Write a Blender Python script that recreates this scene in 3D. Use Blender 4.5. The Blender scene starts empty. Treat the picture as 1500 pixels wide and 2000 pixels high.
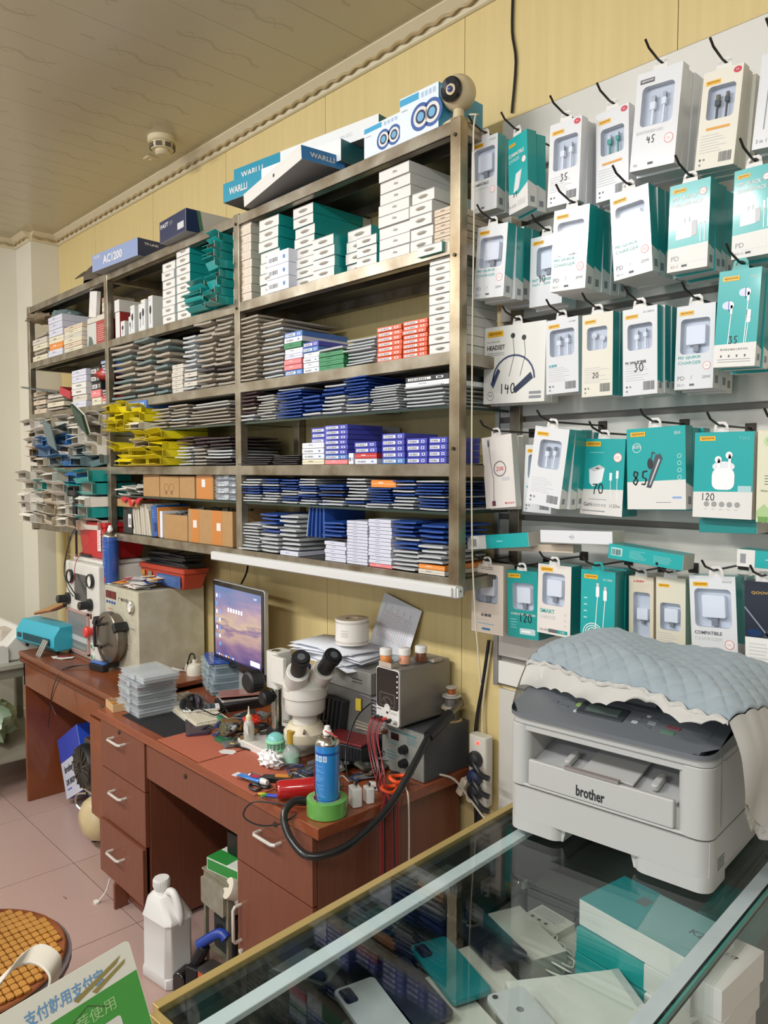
import bpy, bmesh, math, random
from mathutils import Vector, Matrix
C = bpy.context.scene.collection
scene = bpy.context.scene
R = math.radians
rnd = random.Random(7)

# ---------------------------------------------------------------- camera
cd = bpy.data.cameras.new('camera'); cam = bpy.data.objects.new('camera', cd); C.objects.link(cam)
cd.sensor_fit = 'HORIZONTAL'; cd.sensor_width = 36; cd.lens = 36.0; cd.clip_start = 0.05
rt = Vector((0.686, 0.7276, 0)).normalized(); fw = Vector((-0.7266, 0.685, -0.0533)).normalized(); up = rt.cross(fw)
cam.matrix_world = Matrix(((rt.x, up.x, -fw.x, 0), (rt.y, up.y, -fw.y, 0), (rt.z, up.z, -fw.z, 1.68), (0, 0, 0, 1)))
scene.camera = cam
# ---------------------------------------------------------------- world + exposure
w = bpy.data.worlds.new('world'); scene.world = w; w.use_nodes = True
w.node_tree.nodes['Background'].inputs[0].default_value = (0.86, 0.93, 1.0, 1)
w.node_tree.nodes['Background'].inputs[1].default_value = 0.45
vs = scene.view_settings
vs.view_transform = 'Standard'; vs.look = 'None'; vs.gamma = 1; vs.use_curve_mapping = False; vs.exposure = 0.30
def area(name, loc, rot, sx, sy, power, col):
    l = bpy.data.lights.new(name, 'AREA'); l.shape = 'RECTANGLE'; l.size = sx; l.size_y = sy; l.energy = power; l.color = col
    o = bpy.data.objects.new(name, l); C.objects.link(o); o.location = loc; o.rotation_euler = [R(a) for a in rot]; return o
LIGHTS = [((-2.15, -0.72, 3.02), 0, 38), ((-4.1, -0.72, 3.02), 0, 30), ((0.2, -0.72, 3.02), 0, 25), ((-1.6, -2.6, 3.02), 0, 32)]
for i, (p, a, e) in enumerate(LIGHTS):
    area('ceiling_tube_light', p, (30, 0, a), 1.2, 0.14, e, (1.0, 0.985, 0.955))
area('added_daylight_fill', (0.6, -4.2, 1.7), (90, 0, 0), 4.5, 2.4, 40, (0.88, 0.94, 1.0))  # added fill light, standing in for daylight through an unseen shop opening

# ---------------------------------------------------------------- materials
def lin(h):
    h = h.lstrip('#'); out = []
    for i in (0, 2, 4):
        c = int(h[i:i+2], 16) / 255; out.append(c/12.92 if c <= 0.04045 else ((c+0.055)/1.055)**2.4)
    return (*out, 1)
_M = {}
def M(h, rough=0.5, metal=0.0, noise=0.0, scale=20, bump=0.0, bscale=120, coat=0.0, stretch=None, h2=None, emit=0, wear=None, wvar=0.5):
    key = (h, rough, metal, noise, scale, bump, bscale, coat, stretch, h2, emit, wear, wvar)
    if key in _M: return _M[key]
    m = bpy.data.materials.new('mat_' + h.strip('#')); m.use_nodes = True; nt = m.node_tree; b = nt.nodes['Principled BSDF']
    b.inputs['Base Color'].default_value = lin(h); b.inputs['Roughness'].default_value = rough; b.inputs['Metallic'].default_value = metal
    b.inputs['Coat Weight'].default_value = coat; b.inputs['Coat Roughness'].default_value = 0.08
    if emit: b.inputs['Emission Color'].default_value = lin(h); b.inputs['Emission Strength'].default_value = emit
    if noise or bump or wear:
        tc = nt.nodes.new('ShaderNodeTexCoord'); mp = nt.nodes.new('ShaderNodeMapping'); nt.links.new(tc.outputs['Object'], mp.inputs[0])
        if stretch: mp.inputs['Scale'].default_value = stretch
    if noise or wear:
        n = nt.nodes.new('ShaderNodeTexNoise'); n.inputs['Scale'].default_value = scale; n.inputs['Detail'].default_value = 6; nt.links.new(mp.outputs[0], n.inputs[0])
        cr = nt.nodes.new('ShaderNodeValToRGB'); cr.color_ramp.elements[0].position = 0.5 - wvar/2; cr.color_ramp.elements[1].position = 0.5 + wvar/2
        nt.links.new(n.outputs[0], cr.inputs[0])
        c = lin(h); c2 = lin(h2) if h2 else tuple([x*(1-noise) for x in c[:3]] + [1])
        cr.color_ramp.elements[0].color = c2; cr.color_ramp.elements[1].color = c; nt.links.new(cr.outputs[0], b.inputs['Base Color'])
    if bump:
        n2 = nt.nodes.new('ShaderNodeTexNoise'); n2.inputs['Scale'].default_value = bscale; n2.inputs['Detail'].default_value = 3; nt.links.new(mp.outputs[0], n2.inputs[0])
        bp = nt.nodes.new('ShaderNodeBump'); bp.inputs['Strength'].default_value = bump; bp.inputs['Distance'].default_value = 0.004
        nt.links.new(n2.outputs[0], bp.inputs['Height']); nt.links.new(bp.outputs[0], b.inputs['Normal'])
    _M[key] = m; return m
def film(h='#ffffff', amount=0.10, rough=0.04, key='film'):
    k = (key, h, amount, rough)
    if k in _M: return _M[k]
    m = bpy.data.materials.new('clear_' + key); m.use_nodes = True; nt = m.node_tree; nt.nodes.clear()
    o = nt.nodes.new('ShaderNodeOutputMaterial'); mx = nt.nodes.new('ShaderNodeMixShader'); t = nt.nodes.new('ShaderNodeBsdfTransparent'); g = nt.nodes.new('ShaderNodeBsdfGlossy')
    t.inputs[0].default_value = lin(h); g.inputs[1].default_value = rough
    lw = nt.nodes.new('ShaderNodeLayerWeight'); lw.inputs[0].default_value = 0.5
    pw = nt.nodes.new('ShaderNodeMath'); pw.operation = 'POWER'; pw.inputs[1].default_value = 4.0; nt.links.new(lw.outputs['Facing'], pw.inputs[0])
    ad = nt.nodes.new('ShaderNodeMath'); ad.operation = 'MULTIPLY_ADD'; ad.inputs[1].default_value = 0.9; ad.inputs[2].default_value = amount; ad.use_clamp = True; nt.links.new(pw.outputs[0], ad.inputs[0])
    nt.links.new(ad.outputs[0], mx.inputs[0]); nt.links.new(t.outputs[0], mx.inputs[1]); nt.links.new(g.outputs[0], mx.inputs[2]); nt.links.new(mx.outputs[0], o.inputs[0])
    _M[k] = m; return m
def milky(h='#dfe8ee', alpha=0.45, rough=0.25):
    k = ('milky', h, alpha, rough)
    if k in _M: return _M[k]
    m = bpy.data.materials.new('clear_plastic'); m.use_nodes = True; b = m.node_tree.nodes['Principled BSDF']
    b.inputs['Base Color'].default_value = lin(h); b.inputs['Alpha'].default_value = alpha; b.inputs['Roughness'].default_value = rough
    _M[k] = m; return m

# ---------------------------------------------------------------- geometry collector
_TXT = {}
def text_mesh(s, bold=False):
    if (s, bold) not in _TXT:
        cu = bpy.data.curves.new('t', 'FONT'); cu.body = s; cu.size = 1; cu.resolution_u = 2
        if bold: cu.offset = 0.022
        ob = bpy.data.objects.new('t', cu); C.objects.link(ob)
        dg = bpy.context.evaluated_depsgraph_get(); me = bpy.data.meshes.new_from_object(ob.evaluated_get(dg))
        vs_ = [v.co.copy() for v in me.vertices]; fs = [tuple(p.vertices) for p in me.polygons]
        bpy.data.objects.remove(ob); bpy.data.curves.remove(cu); bpy.data.meshes.remove(me)
        xs = [v.x for v in vs_] or [0, 1]; ys = [v.y for v in vs_] or [0, 1]
        _TXT[(s, bold)] = (vs_, fs, min(xs), max(xs), min(ys), max(ys))
    return _TXT[(s, bold)]
class G:
    def __init__(s): s.v = []; s.f = []; s.m = []; s.mats = []; s.X = Matrix()
    def mi(s, m):
        if m not in s.mats: s.mats.append(m)
        return s.mats.index(m)
    def at(s, loc=(0, 0, 0), rot=(0, 0, 0), sc=1):
        s.X = Matrix.Translation(loc) @ Matrix.Rotation(R(rot[2]), 4, 'Z') @ Matrix.Rotation(R(rot[1]), 4, 'Y') @ Matrix.Rotation(R(rot[0]), 4, 'X') @ Matrix.Scale(sc, 4); return s
    def add(s, vs_, fs, m):
        b = len(s.v); s.v += [tuple(s.X @ Vector(v)) for v in vs_]
        if isinstance(m, list): ms = [s.mi(a) for a in m]
        else: ms = [s.mi(m)] * len(fs)
        for f, k in zip(fs, ms): s.f.append([b + i for i in f]); s.m.append(k)
        return s
    # face order: bottom, top, front(-y), right(+x), back(+y), left(-x)
    def box(s, a, b, m, mf=None):
        x0, y0, z0 = a; x1, y1, z1 = b
        vs_ = [(x0,y0,z0),(x1,y0,z0),(x1,y1,z0),(x0,y1,z0),(x0,y0,z1),(x1,y0,z1),(x1,y1,z1),(x0,y1,z1)]
        fs = [(0,3,2,1),(4,5,6,7),(0,1,5,4),(1,2,6,5),(2,3,7,6),(3,0,4,7)]
        return s.add(vs_, fs, [mf.get(k, m) for k in range(6)] if mf else m)
    def cbox(s, c, d, m, mf=None):
        return s.box([c[i]-d[i]/2 for i in range(3)], [c[i]+d[i]/2 for i in range(3)], m, mf)
    def rbox(s, a, b, r, m, axis='z', n=4):   # rounded in the plane across the axis
        ax = {'x': (1, 2, 0), 'y': (0, 2, 1), 'z': (0, 1, 2)}[axis]
        u0, u1, w0, w1, h0, h1 = a[ax[0]], b[ax[0]], a[ax[1]], b[ax[1]], a[ax[2]], b[ax[2]]
        pts = rrect(u0, w0, u1, w1, r, n); return s.prism(pts, h0, h1, m, axis)
    def prism(s, pts, h0, h1, m, axis='z', mcap=None):
        ax = {'x': (1, 2, 0), 'y': (0, 2, 1), 'z': (0, 1, 2)}[axis]; N = len(pts); vs_ = []
        for h in (h0, h1):
            for p in pts:
                v = [0, 0, 0]; v[ax[0]] = p[0]; v[ax[1]] = p[1]; v[ax[2]] = h; vs_.append(v)
        fs = [tuple(range(N-1, -1, -1)), tuple(range(N, 2*N))] + [(i, (i+1) % N, N+(i+1) % N, N+i) for i in range(N)]
        if axis == 'y': fs = [tuple(reversed(f)) for f in fs]
        mm = m if mcap is None else [mcap, mcap] + [m]*N
        return s.add(vs_, fs, mm)
    def lathe(s, prof, m, n=20, c=(0, 0, 0), axis='z', ms=None):
        vs_ = []; fs = []; mm = []
        for r, h in prof:
            for i in range(n):
                a = 2*math.pi*i/n; x, y = r*math.cos(a), r*math.sin(a)
                v = {'z': (x, y, h), 'x': (h, x, y), 'y': (y, h, x)}[axis]; vs_.append((v[0]+c[0], v[1]+c[1], v[2]+c[2]))
        for j in range(len(prof)-1):
            for i in range(n):
                k = (i+1) % n; fs.append((j*n+i, j*n+k, (j+1)*n+k, (j+1)*n+i)); mm.append(ms[j] if ms else m)
        if prof[0][0] > 1e-5: fs.append(tuple(range(n-1, -1, -1))); mm.append(ms[0] if ms else m)
        if prof[-1][0] > 1e-5: fs.append(tuple((len(prof)-1)*n+i for i in range(n))); mm.append(ms[-1] if ms else m)
        return s.add(vs_, fs, mm)
    def tube(s, pts, r, m, n=8, smooth=0, caps=True):
        P = [Vector(p) for p in pts]
        if smooth:
            Q = []
            for i in range(len(P)-1):
                p0, p1, p2, p3 = P[max(i-1, 0)], P[i], P[i+1], P[min(i+2, len(P)-1)]
                for k in range(smooth):
                    t = k/smooth; Q.append(0.5*((2*p1)+(p2-p0)*t+(2*p0-5*p1+4*p2-p3)*t*t+(3*p1-p0-3*p2+p3)*t**3))
            Q.append(P[-1]); P = Q
        vs_ = []; fs = []; N = len(P); rr = r if isinstance(r, (list, tuple)) else None
        t0 = (P[1]-P[0]).normalized(); u = t0.orthogonal().normalized()
        for i, p in enumerate(P):
            t = (P[min(i+1, N-1)]-P[max(i-1, 0)]).normalized(); u = (u - t*u.dot(t)).normalized(); w_ = t.cross(u)
            ri = r if rr is None else (rr[0] + (rr[-1]-rr[0])*i/(N-1))
            for k in range(n):
                a = 2*math.pi*k/n; vs_.append(p + u*ri*math.cos(a) + w_*ri*math.sin(a))
        for i in range(N-1):
            for k in range(n): l = (k+1) % n; fs.append((i*n+k, i*n+l, (i+1)*n+l, (i+1)*n+k))
        if caps: fs += [tuple(range(n-1, -1, -1)), tuple((N-1)*n+k for k in range(n))]
        return s.add([tuple(v) for v in vs_], fs, m)
    def grid(s, fn, nu, nv, m):   # fn(u,v) -> point
        vs_ = [fn(i/nu, j/nv) for j in range(nv+1) for i in range(nu+1)]
        fs = [(j*(nu+1)+i, j*(nu+1)+i+1, (j+1)*(nu+1)+i+1, (j+1)*(nu+1)+i) for j in range(nv) for i in range(nu)]
        return s.add(vs_, fs, m)
    # flat print on a face: o = origin, du, dv = unit directions
    def face(s, o, du, dv): s.o = Vector(o); s.du = Vector(du); s.dv = Vector(dv); s.nn = s.du.cross(s.dv).normalized(); return s
    def p(s, u, v, l=0): return tuple(s.o + s.du*u + s.dv*v + s.nn*(0.0004 + 0.0002*l))
    def poly(s, pts, m, l=0): return s.add([s.p(a, b, l) for a, b in pts], [tuple(range(len(pts)))], m)
    def rect(s, u0, v0, u1, v1, m, l=0, r=0): return s.poly(rrect(u0, v0, u1, v1, r, 3) if r else [(u0, v0), (u1, v0), (u1, v1), (u0, v1)], m, l)
    def disc(s, u, v, r, m, l=0, n=16, r2=None): return s.poly([(u+r*math.cos(2*math.pi*i/n), v+(r2 or r)*math.sin(2*math.pi*i/n)) for i in range(n)], m, l)
    def ring(s, u, v, r, t, m, l=0, n=18):
        q = [(math.cos(2*math.pi*i/n), math.sin(2*math.pi*i/n)) for i in range(n)]
        vs_ = [s.p(u+r*a, v+r*b, l) for a, b in q] + [s.p(u+(r-t)*a, v+(r-t)*b, l) for a, b in q]
        return s.add(vs_, [(i, (i+1) % n, n+(i+1) % n, n+i) for i in range(n)], m)
    def line(s, pts, t, m, l=1):
        for (a, b), (c, d) in zip(pts, pts[1:]):
            L = math.hypot(c-a, d-b) or 1; x, y = -(d-b)/L*t/2, (c-a)/L*t/2
            s.poly([(a-x, b-y), (c-x, d-y), (c+x, d+y), (a+x, b+y)], m, l)
        return s
    def text(s, t, u, v, h, m, w=None, l=1, bold=False, al='l', slant=0):
        vs_, fs, x0, x1, y0, y1 = text_mesh(t, bold)
        k = h / max(y1-y0, 1e-4); kx = (w/(x1-x0)) if w else k; off = {'l': 0, 'c': -(x1-x0)*kx/2, 'r': -(x1-x0)*kx}[al]
        return s.add([s.p(u+off+(a.x-x0)*kx+slant*(a.y-y0)*k, v+(a.y-y0)*k, l) for a in vs_], fs, m)
    def barcode(s, u, v, w_, h, m, n=12):
        q = random.Random(3); x = u
        while x < u+w_: t = w_/n*q.uniform(.25, .7); s.rect(x, v, x+t, v+h, m, 1); x += t + w_/n*q.uniform(.3, .6)
        return s
    def lines(s, u, v, w_, h, n, m, t=0.25):   # rows of tiny print
        q = random.Random(n)
        for i in range(n): y = v+h*(i+.5)/n; s.rect(u, y-h/n*t/2, u+w_*q.uniform(.55, 1), y+h/n*t/2, m, 1)
        return s
    def build(s, name, parent=None, loc=None, rot=None, smooth=None, bevel=0, seg=2, sub=0):
        me = bpy.data.meshes.new(name); me.from_pydata(s.v, [], s.f); me.polygons.foreach_set('material_index', s.m)
        for m in s.mats: me.materials.append(m)
        me.update()
        if smooth is not None:
            me.polygons.foreach_set('use_smooth', [True]*len(me.polygons)); me.set_sharp_from_angle(angle=R(smooth))
        o = bpy.data.objects.new(name, me); C.objects.link(o)
        if parent: o.parent = parent
        if loc: o.location = loc
        if rot: o.rotation_euler = [R(a) for a in rot]
        if bevel:
            b = o.modifiers.new('bevel', 'BEVEL'); b.width = bevel; b.segments = seg; b.limit_method = 'ANGLE'; b.angle_limit = R(40)
            me.polygons.foreach_set('use_smooth', [True]*len(me.polygons)); me.set_sharp_from_angle(angle=R(35)); b.harden_normals = True
        if sub: b = o.modifiers.new('sub', 'SUBSURF'); b.levels = sub; b.render_levels = sub
        return o
def rrect(u0, v0, u1, v1, r, n=4):
    r = min(r, (u1-u0)/2, (v1-v0)/2); pts = []
    for cx, cy, a0 in ((u1-r, v0+r, -90), (u1-r, v1-r, 0), (u0+r, v1-r, 90), (u0+r, v0+r, 180)):
        for k in range(n+1): a = R(a0+90*k/n); pts.append((cx+r*math.cos(a), cy+r*math.sin(a)))
    return pts
def tag(o, label=None, cat=None, group=None, kind=None):
    if label: o['label'] = label
    if cat: o['category'] = cat
    if group: o['group'] = group
    if kind: o['kind'] = kind
    return o
def thing(name, label, cat, loc=(0, 0, 0), rz=0, group=None, rot=None):
    o = bpy.data.objects.new(name, None); o.empty_display_size = 0.05; C.objects.link(o); o.location = loc
    o.rotation_euler = [R(a) for a in rot] if rot else (0, 0, R(rz)); return tag(o, label, cat, group)
def clone(root, label, loc, rot=(0, 0, 0), scale=None, group=None):
    r = root.copy(); C.objects.link(r); r.location = loc; r.rotation_euler = [R(a) for a in rot]
    if scale: r.scale = scale
    r['label'] = label
    if group: r['group'] = group
    for ch in list(root.children):
        c = ch.copy(); C.objects.link(c); c.parent = r
        for g in ch.children: d = g.copy(); C.objects.link(d); d.parent = c
    return r
ORD = ['bottom', 'second', 'third', 'fourth', 'fifth', 'sixth', 'seventh', 'eighth', 'ninth', 'tenth', 'eleventh', 'twelfth', 'thirteenth', 'fourteenth', 'fifteenth', 'sixteenth', 'seventeenth', 'eighteenth', 'nineteenth', 'twentieth']

# ================================================================ room
WY, CZ, LX = 1.85, 3.12, -4.9
m_wall = M('#d8c48c', 0.5, noise=0.05, scale=3, bump=0.08, bscale=60, stretch=(14, 14, 0.6), h2='#d0bb82')
m_cream = M('#dcd8c8', 0.6, noise=0.05, scale=2)
m_ceil = M('#bfb69c', 0.28, noise=0.06, scale=5)
# floor: one slab with its tiles
m_grout = M('#5d4a44', 0.8)
m_tile = M('#bb9f96', 0.32, noise=0.06, scale=160, h2='#ad9086', wvar=0.7)
m_tile2 = M('#bda299', 0.32, noise=0.06, scale=160, h2='#af938a', wvar=0.7)
g = G(); g.box((-6.2, -4.6, -0.12), (2.2, 2.0, -0.004), m_grout); floor = g.build('floor'); tag(floor, kind='structure')
tm = []
for mm in (m_tile, m_tile2):
    g = G(); g.box((-0.2985, -0.2985, -0.004), (0.2985, 0.2985, 0), mm); o = g.build('floor_tile', floor, bevel=0.001, seg=1); tm.append(o)
first = [True, True]
for i in range(-6, 5):
    for j in range(-7, 2):
        x = -2.95 + 0.6*i; y = 1.535 + 0.6*j; k = (i*3+j*5+i*j) % 2
        o = tm[k] if first[k] else tm[k].copy()
        if not first[k]: C.objects.link(o)
        first[k] = False; o.location = (x, y, 0)
# back wall with its pvc panels
g = G(); g.box((LX, WY+0.01, 0), (2.2, WY+0.12, CZ), m_wall); wall = g.build('wall_back'); tag(wall, kind='structure')
xs = [LX, -4.35, -3.65, -2.97, -2.28, -1.60, -0.916, -0.23, 0.45, 1.2, 2.2]
for a, b in zip(xs, xs[1:]):
    g = G(); g.box((a+0.0012, WY, 0.0), (b-0.0012, WY+0.012, CZ), m_wall); g.build('wall_panel', wall)
PY = 1.685
g = G(); g.box((-5.16, PY, 0), (LX, WY+0.1, CZ), m_cream); pil = g.build('wall_pillar', smooth=30); tag(pil, kind='structure')
g = G(); g.box((-5.36, -4.6, 0), (-5.16, WY+0.1, CZ), m_cream); wl = g.build('wall_left'); tag(wl, kind='structure')
g = G(); g.box((2.0, -4.6, 0), (2.2, 2.0, CZ), m_cream); wr = g.build('wall_right'); tag(wr, kind='structure')
# ceiling of long pvc strips with a faded scroll band
cm = bpy.data.materials.new('mat_ceiling_panel'); cm.use_nodes = True; nt = cm.node_tree; b = nt.nodes['Principled BSDF']; b.inputs['Roughness'].default_value = 0.24
tc = nt.nodes.new('ShaderNodeTexCoord'); sp = nt.nodes.new('ShaderNodeSeparateXYZ'); nt.links.new(tc.outputs['Object'], sp.inputs[0])
def mth(op, a, b_=None, c=None):
    n = nt.nodes.new('ShaderNodeMath'); n.operation = op
    for i, q in enumerate((a, b_, c)):
        if q is None: continue
        if isinstance(q, (int, float)): n.inputs[i].default_value = q
        else: nt.links.new(q, n.inputs[i])
    return n.outputs[0]
sx_ = mth('SINE', mth('MULTIPLY', sp.outputs[1], 42)); off = mth('MULTIPLY', sx_, 0.014)
d1 = mth('ABSOLUTE', mth('SUBTRACT', sp.outputs[0], off)); band = mth('LESS_THAN', d1, 0.006)
d2 = mth('ABSOLUTE', mth('ADD', sp.outputs[0], mth('MULTIPLY', mth('SINE', mth('MULTIPLY', sp.outputs[1], 84)), 0.02))); band2 = mth('LESS_THAN', d2, 0.003)
nz = nt.nodes.new('ShaderNodeTexNoise'); nz.inputs['Scale'].default_value = 2.2; nt.links.new(tc.outputs['Object'], nz.inputs[0])
gate = mth('GREATER_THAN', nz.outputs[0], 0.5)
fac = mth('MULTIPLY', mth('MAXIMUM', band, band2), mth('MULTIPLY', gate, 0.30))
mx = nt.nodes.new('ShaderNodeMix'); mx.data_type = 'RGBA'; nt.links.new(fac, mx.inputs[0]); mx.inputs[6].default_value = lin('#c3baa0'); mx.inputs[7].default_value = lin('#8e8568')
nt.links.new(mx.outputs[2], b.inputs['Base Color'])
g = G(); g.box((-5.4, -4.6, CZ+0.012), (2.2, 2.0, CZ+0.12), m_ceil); ceil = g.build('ceiling'); tag(ceil, kind='structure')
g = G(); g.box((-0.1245, -2.24, CZ), (0.1245, 2.24, CZ+0.012), cm); strip = g.build('ceiling_panel', ceil, (-5.1, -0.3, 0), bevel=0.0008, seg=1)
for i in range(1, 29):
    o = strip.copy(); C.objects.link(o); o.location = (-5.1+0.25*i, -0.3 + 0.0*i, 0)
    if i % 2: o.rotation_euler = (0, 0, math.pi); o.location.y = -0.3
# cornice: coved strip with a roped bead, following wall, pillar and left wall
m_corn = M('#cfc2a2', 0.35); m_rope = M('#a8946b', 0.45)
def cornice(a, b, nrm, name):
    a = Vector((*a, CZ)); b = Vector((*b, CZ)); n = Vector((*nrm, 0)); L = (b-a).length; d = (b-a).normalized(); g = G()
    prof = [(0, 0), (0.048, 0), (0.048, -0.006), (0.040, -0.012), (0.030, -0.022), (0.020, -0.030), (0.012, -0.048), (0.006, -0.052), (0, -0.052)]
    vs_ = [tuple(q + n*u + Vector((0, 0, v))) for q in (a, b) for u, v in prof]; N = len(prof)
    g.add(vs_, [(i, (i+1) % N, N+(i+1) % N, N+i) for i in range(N)] + [tuple(range(N)), tuple(range(2*N-1, N-1, -1))], m_corn)
    o = g.build(name, smooth=25); tag(o, kind='structure')
    r = G(); k = max(3, int(L/0.012)); pts = [a + d*(L*i/k) + n*(0.026 + 0.0035*math.cos(i*1.1)) + Vector((0, 0, -0.034+0.0035*math.sin(i*1.1))) for i in range(k+1)]
    r.tube(pts, 0.006, m_rope, 5); r.build('rope_bead', o, smooth=60)
cornice((LX, WY), (2.0, WY), (0, -1), 'trim_1'); cornice((LX, WY), (LX, PY), (1, 0), 'trim_2'); cornice((-5.16, PY), (LX, PY), (0, -1), 'trim_3'); cornice((-5.16, PY), (-5.16, -3), (1, 0), 'trim_4')
g = G(); g.box((-5.16, -3.0, 0), (-5.145, PY, 0.10), M('#a2957a', 0.5)); tag(g.build('baseboard_left', bevel=0.003), kind='structure')
g = G(); g.box((-5.15, PY-0.012, 0), (LX+0.012, PY, 0.10), M('#a2957a', 0.5)); tag(g.build('baseboard_pillar', bevel=0.003), kind='structure')
# tube lamps on the ceiling (behind the camera's view)
for (p, a, e), wh in zip(LIGHTS, ('above the main desk', 'above the old desk', 'above the slat wall', 'nearest the street')):
    t = thing('ceiling_tube_lamp', f'slim white tube lamp on the ceiling {wh}, out of frame', 'lamp', (p[0], p[1], CZ), 0, 'ceiling tube lamps')
    g = G(); g.box((-0.62, -0.04, -0.035), (0.62, 0.04, 0), M('#e8e8e4', 0.4)); g.build('housing', t, bevel=0.004)
# smoke detector and blanking plate
t = thing('smoke_detector', 'round cream smoke detector on the ceiling', 'detector', (-3.14, 1.64, CZ))
mp_ = M('#cfc3a0', 0.4)
g = G(); g.lathe([(0.062, 0), (0.062, -0.018), (0.056, -0.024)], mp_, 28); g.build('base', t, smooth=35)
g = G(); g.lathe([(0.050, -0.024), (0.052, -0.040), (0.046, -0.052), (0.0, -0.052)], mp_, 28)
g.lathe([(0.030, -0.052), (0.033, -0.064), (0.022, -0.072), (0, -0.072)], M('#d3c8a8', 0.4), 24); g.build('sensor_head', t, smooth=35)
g = G()
for i in range(8): a = i*45; g.at((0, 0, 0), (0, 0, a)); g.box((0.0475, -0.013, -0.049), (0.053, 0.013, -0.031), M('#5d5546', 0.8))
g.build('vent_slots', t)
t = thing('blanking_plate', 'small square cream plate on the ceiling beside smoke detector', 'plate', (-3.37, 1.70, CZ), 0)
g = G(); g.box((-0.025, -0.025, -0.007), (0.025, 0.025, 0), mp_); g.build('plate', t, bevel=0.002); g = G(); g.lathe([(0.006, -0.007), (0.006, -0.009), (0, -0.009)], M('#e6dfc8', 0.3), 12); g.build('screw', t)

# ================================================================ steel shelving unit
SY0, SY1 = 1.55, 1.845
m_steel = M('#aaa395', 0.34, metal=0.7, noise=0.6, scale=11, h2='#776a55', wvar=0.4, bump=0.05, bscale=40)
m_steel_hi = M('#b9ad95', 0.32, metal=0.8, noise=0.5, scale=7, h2='#77644a', wvar=0.35, bump=0.04, bscale=30)
m_board = M('#77766a', 0.35, metal=0.7, noise=0.4, scale=5, h2='#4d4a40')
m_gls = film('#e6f2ec', 0.06, 0.03, 'shelfglass'); m_edge = M('#2f4038', 0.25)
rack = thing('shelving_unit', 'tall worn steel shelving unit with three bays against the yellow wall', 'shelf', (0, 0, 0))
PX = [-4.58, -3.545, -2.425, -1.372]
for x in PX:
    wd = 0.036
    for y in (SY0, SY1-0.03):
        hi = y == SY0
        g = G(); t_ = 0.003
        g.box((x-wd/2, y, 1.345), (x+wd/2, y+wd*0.85, 2.605), m_steel_hi if (hi and x == PX[-1]) else m_steel)
        g.build('post', rack, bevel=0.002)
LV = [2.60, 2.29, 2.00, 1.70, 1.39]
for k, z in enumerate(LV):
    for a, b in zip(PX, PX[1:]):
        g = G(); g.box((a+0.018, SY0+0.001, z-0.036), (b-0.018, SY0+0.006, z), m_steel); g.box((a+0.018, SY0+0.001, z-0.036), (b-0.018, SY0+0.03, z-0.033), m_steel)
        g.build('front_rail', rack, bevel=0.001)
        g = G(); g.box((a+0.018, SY1-0.03, z-0.036), (b-0.018, SY1-0.004, z-0.004), m_steel); g.build('back_rail', rack)
        g = G(); g.box((a+0.002, SY0+0.0062, z-0.004), (b-0.002, SY1-0.001, z), m_board)
        g.box((a+0.02, SY0+0.10, z-0.03), (b-0.02, SY0+0.105, z-0.0045), m_board); g.build('shelf_board', rack)
    for x in PX:
        g = G(); g.box((x-0.015, SY0+0.032, z-0.036), (x+0.015, SY1-0.031, z-0.0045), m_steel); g.build('side_rail', rack)
for z in (1.857, 1.567):
    for i, (a, b) in enumerate(zip(PX, PX[1:])):
        if i == 0: continue
        g = G(); g.box((a+0.019, SY0+0.012, z-0.007), (b-0.019, SY1-0.032, z), m_gls, {2: m_edge, 3: m_edge}); g.build('glass_shelf', rack)
# dark worn side board at the far end and glass end panes
for z0, z1 in ((1.70, 2.0), (1.39, 1.70)):
    pass
g = G()
for x, z in ((-1.372, 2.56), (-1.372, 2.25), (-1.372, 1.74), (-2.425, 2.27), (-2.425, 2.57), (-3.545, 1.97)):
    g = G(); g.lathe([(0.005, -0.003), (0.005, 0), (0, 0.0)], M("#4a463d", 0.4, 1), 10, (x, SY0-0.001, z), "y"); g.build("bolt", rack)

# ================================================================ goods on the shelves
m_white = M('#dedcd8', 0.42); m_whiteg = M('#dddfe2', 0.22, coat=0.4); m_teal = M('#1b9c9a', 0.32, coat=0.3); m_teald = M('#178684', 0.35, coat=0.3)
m_cardb = M('#b08a5c', 0.8, noise=0.12, scale=25); m_cream_b = M('#dccdb8', 0.55); m_ink = M('#2b2c30', 0.6); m_grey = M('#9a9a98', 0.5); m_lgrey = M('#c9cacc', 0.45)
m_blueP = M('#2450a4', 0.25, coat=0.4, bump=0.5, bscale=60); m_bub = M('#cfd3d5', 0.25, bump=0.5, bscale=170, noise=0.10, scale=60); m_bubw = M('#dddcd6', 0.35, bump=0.7, bscale=130, noise=0.08, scale=50)
m_kraft = M('#c2b9aa', 0.45, bump=0.5, bscale=110, noise=0.25, scale=14, h2='#9c9282'); m_dark = M('#4d4647', 0.35, bump=0.4, bscale=60, noise=0.3, scale=30); m_plum = M('#5f4a4c', 0.45, bump=0.6, bscale=60, noise=0.3, scale=30)
m_teabub = M('#8fa3a2', 0.35, bump=0.5, bscale=120, noise=0.3, scale=40, h2='#566a6b'); m_black = M('#17181a', 0.45)
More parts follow.
